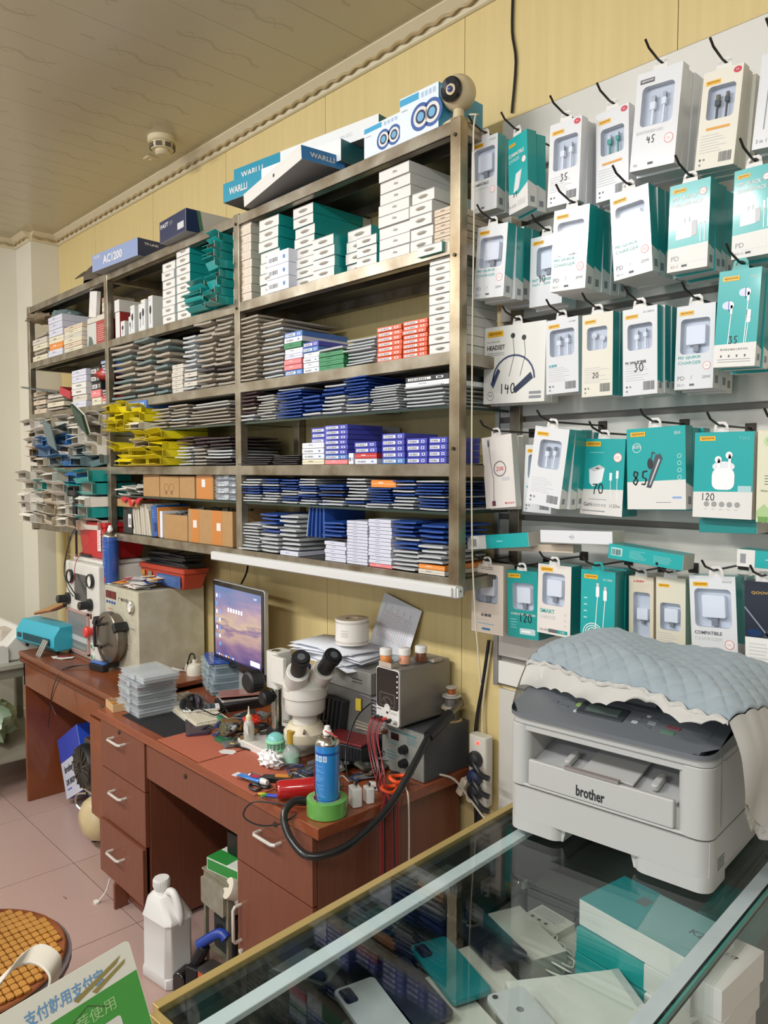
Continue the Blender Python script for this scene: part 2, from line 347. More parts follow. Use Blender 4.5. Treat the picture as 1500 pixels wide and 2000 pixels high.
def packet_mesh(m, seed, puff=0.3, th=1.0):
    q = random.Random(seed); nu, nv = 6, 5; W_, D_ = 1, 1
    ph = [q.uniform(0, 6) for _ in range(4)]
    def prof(u, v):
        e = min(1, min(u, 1-u)*7)*min(1, min(v, 1-v)*7); return 0.20 + 0.28*e
    def top(u, v): return (u-.5 + 0.01*math.sin(9*v+ph[2]), v, 0.5 + prof(u, v) + 0.055*math.sin(5*u+ph[0])*math.sin(4*v+ph[1]))
    def bot(u, v): return (u-.5 + 0.01*math.sin(9*v+ph[2]), 1-v, 0.5 - prof(u, 1-v) + 0.055*math.sin(5*u+ph[0])*math.sin(4*(1-v)+ph[1]))
    g = G(); g.grid(top, nu, nv, m); g.grid(bot, nu, nv, m)
    base = 0; n1 = (nu+1)
    def T(i, j): return j*n1+i
    def B(i, j): return (nu+1)*(nv+1) + (nv-j)*n1+i
    fs = []
    for i in range(nu): fs.append((T(i, 0), B(i, 0), B(i+1, 0), T(i+1, 0))); fs.append((T(i+1, nv), B(i+1, nv), B(i, nv), T(i, nv)))
    for j in range(nv): fs.append((T(0, j+1), B(0, j+1), B(0, j), T(0, j))); fs.append((T(nu, j), B(nu, j), B(nu, j+1), T(nu, j+1)))
    k = g.mi(m)
    for f in fs: g.f.append(list(reversed(f))); g.m.append(k)
    return g
PK = {'b': ('padded_packet', m_blueP, 'blue padded packet'), 'g': ('bubble_packet', m_bub, 'grey bubble-wrapped packet'), 'w': ('padded_packet', m_bubw, 'white paper packet'),
      'k': ('padded_packet', m_kraft, 'dusty brown packet'), 'd': ('padded_packet', m_dark, 'dark plastic packet'), 'p': ('padded_packet', m_plum, 'dull maroon packet'), 't': ('bubble_packet', m_teabub, 'dusty blue-green packet')}
_first = {}
def put(key, maker, label, cat, group, loc, rot, scale):
    if key not in _first:
        o = maker(); _first[key] = o; tag(o, label, cat, group); o.location = loc; o.rotation_euler = [R(a) for a in rot]; o.scale = scale; return o
    return clone(_first[key], label, loc, rot, scale, group)
# boxes: local frame x centred, y from 0 (front) back, z from 0; unit real sizes
def fprint(w_, h_): g = G(); return g.face((-w_/2, 0, 0), (1, 0, 0), (0, 0, 1))
def side_split(g, w_, d_, h_, mfront, mside, frac=1.0, mrest=None, mtop=None):
    mrest = mrest or mfront; mtop = mtop or mside
    yb = d_*frac
    g.box((-w_/2, 0, 0), (w_/2, yb, h_), mside, {0: mside, 1: mtop, 2: mfront, 4: mrest})
    if frac < 1: g.box((-w_/2, yb, 0), (w_/2, d_, h_), mrest)
def mk_tab(w_, d_, h_, mf, ms, frac=1.0, hook=False, name='accessory_box'):
    g = G(); side_split(g, w_, d_, h_, mf, ms, frac); o = g.build(name)
    t = fprint(w_, h_); c = w_*0.5
    if hook: t.poly([(c-.006, h_*.45), (c+.012, h_*.38), (c+.014, h_*.55), (c-.002, h_*.65)], m_grey, 0)
    else:
        q = [(c-w_*.24, h_*.50), (c-w_*.13, h_*.34), (c+w_*.13, h_*.34), (c+w_*.24, h_*.52), (c+w_*.10, h_*.66), (c-w_*.10, h_*.64)]
        vs_ = [t.p(a, b, 0) for a, b in q]; mid = [t.p((a-c)*.55+c, (b-h_*.5)*.5+h_*.5, 0) for a, b in q]
        mid = [(x, y-0.006, z) for x, y, z in mid]; t.add(vs_+mid, [(i, (i+1) % 6, 6+(i+1) % 6, 6+i) for i in range(6)] + [tuple(range(6, 12))], [M('#b9b4ab', .4)]*6+[M('#9d9484', .5)])
    t.build('pull_tab', o); s = fprint(w_, h_); s.rect(0.0005, h_*.93, w_-.0005, h_*.99, M('#8f8d88', .6)); s.build('lid_seam', o); return o
def mk_barcode(w_, d_, h_, mb, name='parts_box', lab='#eceff5', extra=None):
    g = G(); g.box((-w_/2, 0, 0), (w_/2, d_, h_), mb); o = g.build(name); t = fprint(w_, h_)
    t.rect(w_*.06, h_*.2, w_*.60, h_*.72, M(lab, .4), 0); t.barcode(w_*.10, h_*.28, w_*.42, h_*.34, m_ink, 9); t.rect(w_*.72, h_*.25, w_*.88, h_*.7, M(lab, .4), 0); t.rect(w_*.75, h_*.33, w_*.85, h_*.62, extra or mb, 1)
    t.build('barcode_label', o); return o
def mk_plain(w_, d_, h_, mb, mline=None, name='small_box'):
    g = G(); g.box((-w_/2, 0, 0), (w_/2, d_, h_*.94), mb); g.box((-w_/2+.0015, .0015, h_*.94), (w_/2-.0015, d_-.001, h_), mb); o = g.build(name)
    if mline: t = fprint(w_, h_); t.rect(w_*.03, h_*.45, w_*.97, h_*.50, mline); t.rect(w_*.3, h_*.55, w_*.5, h_*.7, mline, 1); t.build('print', o)
    return o
BX = {
 'T': (lambda w, d, h: mk_tab(w, d, h, m_white, m_teal, .85), 'box', 'teal-sided white box'),
 'U': (lambda w, d, h: mk_tab(w, d, h, m_white, m_white), 'box', 'plain white tabbed box'),
 'H': (lambda w, d, h: mk_tab(w, d, h, m_white, m_white, 1, True), 'box', 'white box with twisted tab'),
 'O': (lambda w, d, h: mk_barcode(w, d, h, M('#e0572a', .35, coat=.3)), 'box', 'orange labelled box'),
 'P': (lambda w, d, h: mk_barcode(w, d, h, M('#4a4fb4', .35, coat=.3)), 'box', 'violet-blue labelled box'),
 'B': (lambda w, d, h: mk_barcode(w, d, h, M('#4a78c0', .35, coat=.3)), 'box', 'light blue labelled box'),
 'L': (lambda w, d, h: mk_barcode(w, d, h, M('#dfe3f0', .35, coat=.3), extra=M('#4a78c0', .4)), 'box', 'pale labelled box'),
 'W': (lambda w, d, h: mk_plain(w, d, h, M('#d3d5e3', .35), M('#9fa1b8', .5)), 'box', 'slim white box'),
 'C': (lambda w, d, h: mk_plain(w, d, h, M('#ddd6bf', .5), M('#8d8263', .5)), 'box', 'cream card box'),
 'E': (lambda w, d, h: mk_barcode(w, d, h, M('#d9cdbd', .5), lab='#cfc3b2'), 'box', 'beige printed box'),
 'F': (lambda w, d, h: mk_plain(w, d, h, M('#d6c4ae', .55), M('#8f7d68', .5)), 'box', 'flat beige box'),
 'N': (lambda w, d, h: mk_plain(w, d, h, M('#3d8a5c', .4), M('#2a6443', .5)), 'box', 'thin green box'),
 'R': (lambda w, d, h: mk_plain(w, d, h, M('#c23a3e', .4), M('#e8d8d8', .5)), 'box', 'red card box'),
 'S': (lambda w, d, h: mk_plain(w, d, h, M('#e27f83', .4), M('#f2c5c5', .5)), 'box', 'salmon pink box'),
 'K': (lambda w, d, h: mk_barcode(w, d, h, M('#222428', .4), lab='#e6e6e6'), 'box', 'black labelled box'),
 'Q': (lambda w, d, h: mk_plain(w, d, h, M('#eceef2', .35), M('#9fa2a8', .5)), 'box', 'white slim case'),
 'I': (lambda w, d, h: mk_plain(w, d, h, M('#e08a3a', .4), M('#f3dcc0', .5)), 'box', 'light orange box'),
 'A': (lambda w, d, h: mk_plain(w, d, h, M('#cfc9bd', .5), M('#8b857a', .5)), 'box', 'pale grey box'),
}
def stack(x0, x1, zt, z0, seq, where, group, y=1.562, d=0.2, jit=1.0, hts=None):
    n = len(seq); tot = zt - z0
    hs = [1.0]*n if not hts else hts
    wsum = sum(hs); z = z0 + 0.0015; w_ = x1-x0; xc = (x0+x1)/2; q = random.Random(int(x0*1000)+n)
    for i, c in enumerate(seq):
        h = tot*hs[i]/wsum; lev = 'top' if (i == n-1 and n > 1) else ORD[i] if i else ('bottom' if n > 1 else '')
        lev = (lev + (' up' if 0 < i < n-1 else '')).strip() if lev else ''
        dx = q.uniform(-.005, .005)*jit; dy = q.uniform(-.012, .006)*jit; rz = q.uniform(-4, 4)*jit
        if c in PK:
            nm, m, ds = PK[c]; v = q.randrange(3)
            def mkp(): return packet_mesh(m, v).build(nm, smooth=50)
            lab = f'{ds}, {lev}, {where}' if lev else f'{ds} in {where}'
            put(('pk', c, v), mkp, lab, 'packet', group, (xc+dx, y+dy, z), (q.uniform(-.6, .6), 0, rz), (w_*q.uniform(.90, .96), d*q.uniform(.9, 1.0), h*0.97))
        else:
            mk, cat, ds = BX[c]; hh = h-0.0016; lab = f'{ds}, {lev}, {where}' if lev else f'{ds} in {where}'
            nd = q.uniform(-.3, .3)*jit
            put((c, round(w_, 2), round(hh, 3), round(d, 2)), lambda: mk(w_, d, hh), lab, cat, group, (xc+dx*.5, y+dy*.4, z), (0, 0, nd*3), (1, 1, 1))
        z += h
NTH = ['first', 'second', 'third', 'fourth', 'fifth', 'sixth', 'seventh', 'eighth', 'ninth', 'tenth', 'eleventh', 'twelfth']
def shelf(name, group, z0, rows):
    for i, r in enumerate(rows):
        (a, b, zt), seq = r[0], r[1]; kw = r[2] if len(r) > 2 else {}
        kw = dict(kw); zb = kw.pop('z0', z0); w0 = kw.pop('where', f'{NTH[i]} pile, {name}')
        stack(a, b, zt, zb, seq, w0, group, **kw)
# ---- right-hand bay, upper shelf (z 2.29)
shelf('right bay first shelf', 'boxes on the right bay first shelf', 2.29, [
 ((-2.462,-2.345,2.582), 'EEEEEEEEEE', dict(d=.24, jit=.5)),
 ((-2.288,-2.175,2.551), 'TTTTTTT', dict(d=.22)),
 ((-2.237,-2.112,2.423), 'LLL', dict(d=.06, y=1.553, jit=.2, where='low front pile, right bay first shelf')),
 ((-2.125,-2.019,2.558), 'TTTTTTTT', dict(d=.26, y=1.59)),
 ((-1.991,-1.885,2.423), 'TTTT', dict(d=.23)),
 ((-1.867,-1.759,2.429), 'TTTT', dict(d=.22, y=1.60)),
 ((-1.769,-1.682,2.377), 'TTT', dict(d=.09, y=1.556, jit=.3)),
 ((-1.676,-1.552,2.549), 'HHHHHHHH', dict(d=.24)),
 ((-1.545,-1.461,2.453), 'UUUUU', dict(d=.22)),
 ((-1.455,-1.381,2.387), 'FFFFF', dict(d=.18, jit=.3)),
])
# ---- right-hand bay, second shelf (z 2.00)
shelf('right bay second shelf', 'goods on the right bay second shelf', 2.0, [
 ((-2.427,-2.293,2.234), 'kkkkkkkkkkkkkkkk', dict(d=.24)),
 ((-2.283,-2.156,2.201), 'ggkgkgkgkgkgkk', dict(d=.26)),
 ((-2.147,-2.050,2.145), 'BSSWQNLB', dict(d=.20, jit=.8)),
 ((-2.045,-1.964,2.100), 'LQLQBP', dict(d=.18, jit=.8)),
 ((-1.959,-1.837,2.071), 'NNNNg', dict(d=.2)),
 ((-1.827,-1.694,2.082), 'gggggggg', dict(d=.22)),
 ((-1.685,-1.583,2.101), 'OOOOOOO', dict(d=.12, jit=.6)),
 ((-1.577,-1.483,2.104), 'OOOOOOOO', dict(d=.12, jit=.6)),
 ((-1.474,-1.395,2.268), 'UUUUUUUUUU', dict(d=.2, jit=.6)),
])
stack(-1.499,-1.408,2.293, 2.265, 'T', 'the tall white pile top, right bay second shelf', 'goods on the right bay second shelf', y=1.545, d=.2)
# ---- third shelf: glass (z 1.857)
shelf('right bay third shelf', 'packets on the right bay third shelf', 1.857, [
 ((-2.429,-2.313,1.966), 'ggpkpppp', dict(d=.24)),
 ((-2.306,-2.197,1.945), 'wwwwwwwww', dict(d=.2)),
 ((-2.191,-2.046,1.961), 'bbbbbbbbbg', dict(d=.22)),
 ((-2.041,-1.944,1.927), 'gbbbb', dict(d=.24)),
 ((-1.939,-1.832,1.954), 'gggggbbg', dict(d=.2)),
 ((-1.825,-1.719,1.968), 'gggbgbbbbbbb', dict(d=.22)),
 ((-1.710,-1.587,1.932), 'gggggggggg', dict(d=.22)),
 ((-1.571,-1.417,1.919), 'gggggg', dict(d=.2)),
])
stack(-1.567,-1.402,1.945, 1.915, 'QK', 'the end pile, right bay third shelf', 'packets on the right bay third shelf', d=.16, jit=.4)
# ---- fourth shelf (z 1.70)
shelf('right bay fourth shelf', 'boxes on the right bay fourth shelf', 1.70, [
 ((-2.433,-2.231,1.730), 'dddd', dict(d=.22)), ((-2.221,-2.065,1.734), 'ddddd', dict(d=.22)),
 ((-2.054,-1.940,1.772), 'CLLQ', dict(d=.2, jit=.5)),
 ((-1.934,-1.823,1.825), 'SBPPPPPP', dict(d=.15, jit=.5)),
 ((-1.816,-1.794,1.735), 'L', dict(d=.1, jit=.2)),
 ((-1.787,-1.689,1.768), 'LRPP', dict(d=.2, jit=.5)),
 ((-1.663,-1.570,1.789), 'BPPPP', dict(d=.14, jit=.5)),
 ((-1.560,-1.481,1.772), 'PPPP', dict(d=.14, jit=.5)),
 ((-1.473,-1.407,1.773), 'PPPP', dict(d=.14, jit=.5)),
])
stack(-2.020,-1.913,1.821, 1.770, 'PPP', 'the violet top of third pile, fourth shelf', 'boxes on the right bay fourth shelf', y=1.575, d=.12, jit=.4)
stack(-1.955,-1.863,1.826, 1.70, 'WWWWWWW', 'the rear pile, right bay fourth shelf', 'boxes on the right bay fourth shelf', y=1.77, d=.06, jit=.3)
# ---- fifth shelf: glass (z 1.567)
shelf('right bay fifth shelf', 'packets on the right bay fifth shelf', 1.567, [
 ((-2.407,-2.295,1.652), 'gggbbbggg', dict(d=.22)), ((-2.285,-2.186,1.653), 'ggggbbgbb', dict(d=.22)),
 ((-2.177,-2.077,1.652), 'gbbggbbbb', dict(d=.22)), ((-2.069,-1.972,1.655), 'ggbbgbbggg', dict(d=.22)),
 ((-1.965,-1.834,1.636), 'ggdbdbb', dict(d=.2)), ((-1.826,-1.731,1.658), 'gbggggggg', dict(d=.22)),
 ((-1.724,-1.623,1.630), 'ggbbbbbb', dict(d=.22)), ((-1.617,-1.525,1.654), 'ggggbgbgb', dict(d=.22)),
 ((-1.519,-1.408,1.654), 'gbbbgbbbbg', dict(d=.22)),
])
stack(-1.715,-1.608,1.653, 1.630, 'I', 'the seventh pile top, right bay fifth shelf', 'packets on the right bay fifth shelf', d=.14, jit=.5)
# ---- bottom shelf (z 1.39)
shelf('right bay bottom shelf', 'goods on the right bay bottom shelf', 1.39, [
 ((-2.431,-2.304,1.490), 'ggggggggg', dict(d=.24)), ((-2.294,-2.184,1.531), 'gggggbgbbb', dict(d=.22)),
 ((-2.175,-2.073,1.530), 'Wgggggggg', dict(d=.24)),
 ((-1.936,-1.834,1.519), 'WWWWWdbbbb', dict(d=.2)),
 ((-1.824,-1.729,1.526), 'WWWWWWWWWWWWWW', dict(d=.17, jit=.6)),
 ((-1.722,-1.625,1.535), 'SWWWWWWWWWWWW', dict(d=.17, jit=.6)),
 ((-1.617,-1.516,1.536), 'gggggbbgbbbb', dict(d=.22)),
 ((-1.508,-1.409,1.531), 'AIggggbbbb', dict(d=.2)),
])
for i in range(7):   # blue packets standing on edge, leaning
    x = -2.049 + i*0.0135
    put(('up', i % 2), lambda: packet_mesh(m_blueP, 5+i).build('padded_packet', smooth=50), f'blue padded packet standing on edge, {NTH[i]} of the leaning row, bottom shelf', 'packet', 'leaning blue packets', (x, 1.58+.004*(i % 3), 1.52), (0, 97-i*1.6, 0), (.12, .18, .0125))
put(('upg',), lambda: packet_mesh(m_bub, 9).build('bubble_packet', smooth=50), 'grey bubble-wrapped packet leaning left of the upright blue ones', 'packet', 'leaning blue packets', (-2.057, 1.585, 1.525), (0, 101, 0), (.13, .18, .016))

# ---- middle bay
shelf('middle bay first shelf', 'boxes on the middle bay first shelf', 2.29, [
 ((-3.006,-2.901,2.541), 'UUUUUUU', dict(d=.2, jit=.7)),
 ((-2.883,-2.776,2.577), 'TTTTTTTT', dict(d=.24, jit=.6)),
])
shelf('middle bay second shelf', 'packets on the middle bay second shelf', 2.0, [
 ((-3.495,-3.279,2.281), 'tkktkkktkkt', dict(d=.24, jit=1.3)), ((-3.264,-3.094,2.259), 'ktkkkktkkkt', dict(d=.24, jit=1.3)), ((-3.080,-2.958,2.235), 'tkkktkktk', dict(d=.24)),
 ((-2.935,-2.846,2.116), 'AAAAAAA', dict(d=.2, jit=.7)), ((-2.830,-2.733,2.220), 'gAgAgggggggg', dict(d=.2)),
 ((-2.720,-2.594,2.257), 'kkkdkkkkkkkkk', dict(d=.24, jit=1.4)), ((-2.583,-2.468,2.258), 'kkkdkkkkkkkkkk', dict(d=.24, jit=1.4)),
])
shelf('middle bay third shelf', 'goods on the middle bay third shelf', 1.857, [
 ((-3.118,-2.967,1.947), 'kkkkkk', dict(d=.22, jit=1.3)), ((-2.954,-2.805,1.952), 'kkgkkkk', dict(d=.22, jit=1.3)), ((-2.793,-2.475,1.917), 'kkkkk', dict(d=.24, jit=1.2)),
])
stack(-2.756,-2.474,1.945, 1.911, 'dww', 'the wide pile top, middle bay third shelf', 'goods on the middle bay third shelf', d=.22)
shelf('middle bay fourth shelf', 'packets on the middle bay fourth shelf', 1.70, [
 ((-2.901,-2.775,1.821), 'ggggggppp', dict(d=.24, jit=1.3)), ((-2.763,-2.665,1.811), 'kkkkkdpp', dict(d=.24, jit=1.2)), ((-2.653,-2.477,1.810), 'ddgggdpdp', dict(d=.24, jit=1.2)),
 ((-3.475,-3.248,1.743), 'pwp', dict(d=.2)),
])
# ---- far-left bay small piles
shelf('far bay first shelf', 'boxes on the far bay first shelf', 2.29, [
 ((-4.544,-4.325,2.444), 'CkCAk', dict(d=.22)), ((-4.297,-4.103,2.502), 'WICWWW', dict(d=.2)), ((-4.085,-3.853,2.422), 'CFCACF', dict(d=.2)),
])
shelf('far bay second shelf', 'boxes on the far bay second shelf', 2.0, [
 ((-4.550,-4.360,2.122), 'FkFkF', dict(d=.2)), ((-4.338,-4.105,2.096), 'kCkA', dict(d=.2)),
 ((-3.996,-3.814,2.191), 'WAUUWW', dict(d=.18, jit=.9)),
])
stack(-3.630,-3.539,2.204, 2.14, 'BBKB', 'the far bay second shelf, right end', 'boxes on the far bay second shelf', d=.2)
stack(-3.752,-3.644,2.184, 2.0, 'CSKKK', 'the pile beside post, far bay second shelf', 'boxes on the far bay second shelf', d=.16)
stack(-3.625,-3.545,2.069, 2.0, 'CSRKK', 'the pile touching post, far bay second shelf', 'boxes on the far bay second shelf', d=.16)

# ---- cartons with open flaps
def open_carton(w_, d_, h_, mo, mi_, seed, name='open_carton', mside=None):
    q = random.Random(seed); t = 0.0015; g = G(); ms = mside or mo
    g.box((-w_/2, 0, 0), (w_/2, d_, t), mo, {1: mi_}); g.box((-w_/2, 0, h_-t), (w_/2, d_, h_), mo, {0: mi_}); g.box((-w_/2, 0, t), (-w_/2+t, d_, h_-t), ms, {3: mi_}); g.box((w_/2-t, 0, t), (w_/2, d_, h_-t), ms, {5: mi_}); g.box((-w_/2+t, d_*.55, t), (w_/2-t, d_*.56, h_-t), mi_)
    o = g.build(name)
    f = h_*1.0
    for k, (a, z) in enumerate(((q.uniform(-35, 25), h_), (q.uniform(-60, -5), 0.0))):
        g = G().at((0, 0, z), (a, 0, 0)); fl = min(.030, w_*.4, h_*1.1)
        g.prism([(-w_/2+.002, 0), (w_/2-.002, 0), (w_/2-.008, -fl), (-w_/2+.008, -fl)][::-1], -t/2, t/2, mo, 'z'); g.build('flap', o)
    g = G().at((w_/2, 0, 0), (0, 0, q.uniform(10, 60))); g.box((-t/2, -min(.03, f), .003), (t/2, 0, h_-.003), mi_, {3: ms}); g.build('side_flap', o)
    return o
CK = {'w': (M('#e6e2d8', .6), M('#b9b1a1', .7), 'white'), 'c': (M('#d8ccb6', .65), M('#a3957c', .7), 'cream'), 't': (m_teal, M('#b9b3a6', .7), 'teal'), 'b': (M('#2f6fae', .5), M('#8fa3b5', .6), 'blue'),
      'g': (M('#77898b', .5), M('#596365', .6), 'grey-blue'), 'y': (M('#e3d21c', .4), M('#c4b42a', .5), 'yellow'), 'n': (M('#b08a5c', .8), M('#6d5438', .8), 'brown card')}
def carton(code, x0, x1, z, h, y, label, group, rot=(0, 0, 0), d=.2):
    mo, mi_, nm = CK[code]; w_ = x1-x0; v = int(abs(x0*977)) % 4
    put(('oc', code, v, round(w_, 2), round(h, 2)), lambda: open_carton(w_, d, h, mo, mi_, v+len(code)), label, 'carton', group, ((x0+x1)/2, y, z), rot, (1, 1, 1))
def rows(xa, xb, z0, z1, pattern, where, group, y=1.55, jy=.04, tilt=4, h=None, lab='open {} carton'):
    q = random.Random(int(z0*100)+len(pattern)); nr = len(pattern); hh = (z1-z0)/nr
    for r_, line in enumerate(pattern):
        n = len(line); w_ = (xb-xa)/n
        for c, ch in enumerate(line):
            if ch == '.': continue
            x = xa + c*w_ + q.uniform(-.006, .006); pos = ['first', 'second', 'third', 'fourth', 'fifth', 'sixth', 'seventh', 'eighth', 'ninth', 'tenth'][c]
            carton(ch, x+.003, x+w_-.003, z0+r_*hh+.001, hh-.003, y-q.uniform(0, jy), lab.format(CK[ch][2]) + f', {ORD[r_]} row, {pos} from left, {where}', group, (q.uniform(-1, 1), q.uniform(-tilt, tilt), q.uniform(-6, 6)))
XA, XB = PX[0]+.025, PX[1]-.025
rows(XA-.02, XB, 1.705, 1.955, ['wcgbgg', 'nbbwgw', 'wbbbww', 'cwwgww', 'wwcwww'], 'far bay third shelf', 'empty cartons in the far bay', y=1.545, tilt=6)
rows(XA-.03, XB, 1.395, 1.68, ['wwcwcw', 'wwcwwt', 'wwcwww', 'wtwwtt', 'wwwtbt'], 'far bay bottom shelf', 'empty cartons in the far bay', y=1.525, tilt=4, jy=.05)
rows(-3.492, -3.289, 1.860, 1.985, ['yy', 'yy', 'yy'], 'middle bay third shelf', 'yellow cartons', y=1.555, tilt=3)
rows(-3.259, -3.141, 1.860, 1.965, ['w', 'y', 'y'], 'right heap, middle third shelf', 'yellow cartons', y=1.56, tilt=3)
rows(-3.389, -2.921, 1.702, 1.770, ['yyy', 'yyy'], 'middle bay fourth shelf', 'yellow cartons', y=1.545, tilt=1.5)
rows(-3.259, -2.939, 1.776, 1.845, ['cy', 'yy'], 'upper heap, middle fourth shelf', 'yellow cartons', y=1.55, tilt=5)
carton('y', -3.487, -3.378, 1.775, .03, 1.53, 'yellow open carton slumped against the post above fourth shelf', 'yellow cartons', (0, 8, -5)); 
stack(-3.331,-3.137,1.988, 1.952, 'B', 'the yellow cartons, middle bay third shelf', 'goods on the middle bay third shelf', y=1.55, d=.16)
rows(-2.734, -2.591, 2.293, 2.40, ['t', 't', 't', 't'], 'lower pile, middle bay first shelf', 'teal open cartons', y=1.555, tilt=2)
rows(-2.576, -2.489, 2.293, 2.555, ['t', 't', 't', 't', 't', 't', 't', 't'], 'tall pile, middle bay first shelf', 'teal open cartons', y=1.555, tilt=2)

# ================================================================ slat wall with hanging goods
m_slat = M('#dedcd5', 0.35, noise=0.06, scale=4); m_slot = M('#85807a', 0.5); m_hook = M('#3a3532', 0.35, metal=0.6); m_alu = M('#b9bbb8', 0.35, metal=0.8)
SWX = -1.437
slat = thing('slatwall_panel', 'white grooved slat wall panel covered with hanging phone accessories', 'panel', (0, 0, 0))
zs = [1.03, 1.19, 1.345, 1.50, 1.535, 1.78, 1.83, 1.97, 2.10, 2.24, 2.39, 2.53, 2.60, 2.705]
zs = [1.03, 1.115, 1.26, 1.40, 1.545, 1.69, 1.83, 1.97, 2.11, 2.25, 2.39, 2.53, 2.705]
for a, b in zip(zs, zs[1:]):
    g = G(); g.box((SWX, WY-0.020, a+0.008), (1.4, WY-0.0005, b-0.008), m_slat); g.build('slat', slat, bevel=0.0015, seg=1)
g = G(); g.box((SWX, WY-0.006, 1.03), (1.4, WY-0.0002, 2.705), m_slot); g.build('groove_backing', slat)
g = G(); g.box((SWX-0.016, WY-0.024, 1.03), (SWX-0.0005, WY-0.0005, 1.87), m_alu); g.build('edge_strip', slat, bevel=0.001)
# lower part: white board under the slats
g = G(); g.box((SWX, WY-0.012, 0.02), (1.4, WY-0.0005, 1.02), M('#c9c6bd', .5)); tag(g.build('lower_board', slat))
m_tag = M('#efb31f', 0.4); m_tray = M('#d2d5da', 0.5); m_wch = M('#f1f2f4', 0.3); m_film = film('#f4f8ff', 0.07, 0.05, 'window'); m_bk = M('#2a2b2f', 0.5); m_red = M('#c8374a', 0.5); m_tx = M('#8c8f94', 0.6); m_dtx = M('#5f6266', 0.6); m_pen = M('#161617', 0.5); m_pink = M('#d9807c', .5)
def brand(g, u, v, k=1.0, bw=False):
    k *= 1.12
    g.rect(u, v, u+.030*k, v+.0085*k, M('#55575a', .5) if bw else m_tag, 1); g.text('QOOVI', u+.003*k, v+.0022*k, .0042*k, M('#e6e6e6', .5) if bw else M('#3c2d0c', .5), .024*k, 2, bold=True)
def badge(g, u, v, r): g.disc(u, v, r, M('#f3efee', .5), 0); g.ring(u, v, r, r*.14, m_pink, 1); g.text('CCC', u, v-r*.28, r*.55, m_pink, r*1.0, 2, al='c')
def usb(g, u, v, h, w_, col, dark, lead):   # plug drawn as solid pieces (cable in a tray)
    g.cbox((u, .008, v), (w_*.7, .006, h*.36), dark); g.rbox((u-w_/2, .004, v-h*.62), (u+w_/2, .012, v-h*.18), w_*.2, col, 'y'); g.box((u-w_*.18, .006, v-h*.62-lead), (u+w_*.18, .010, v-h*.6), col)
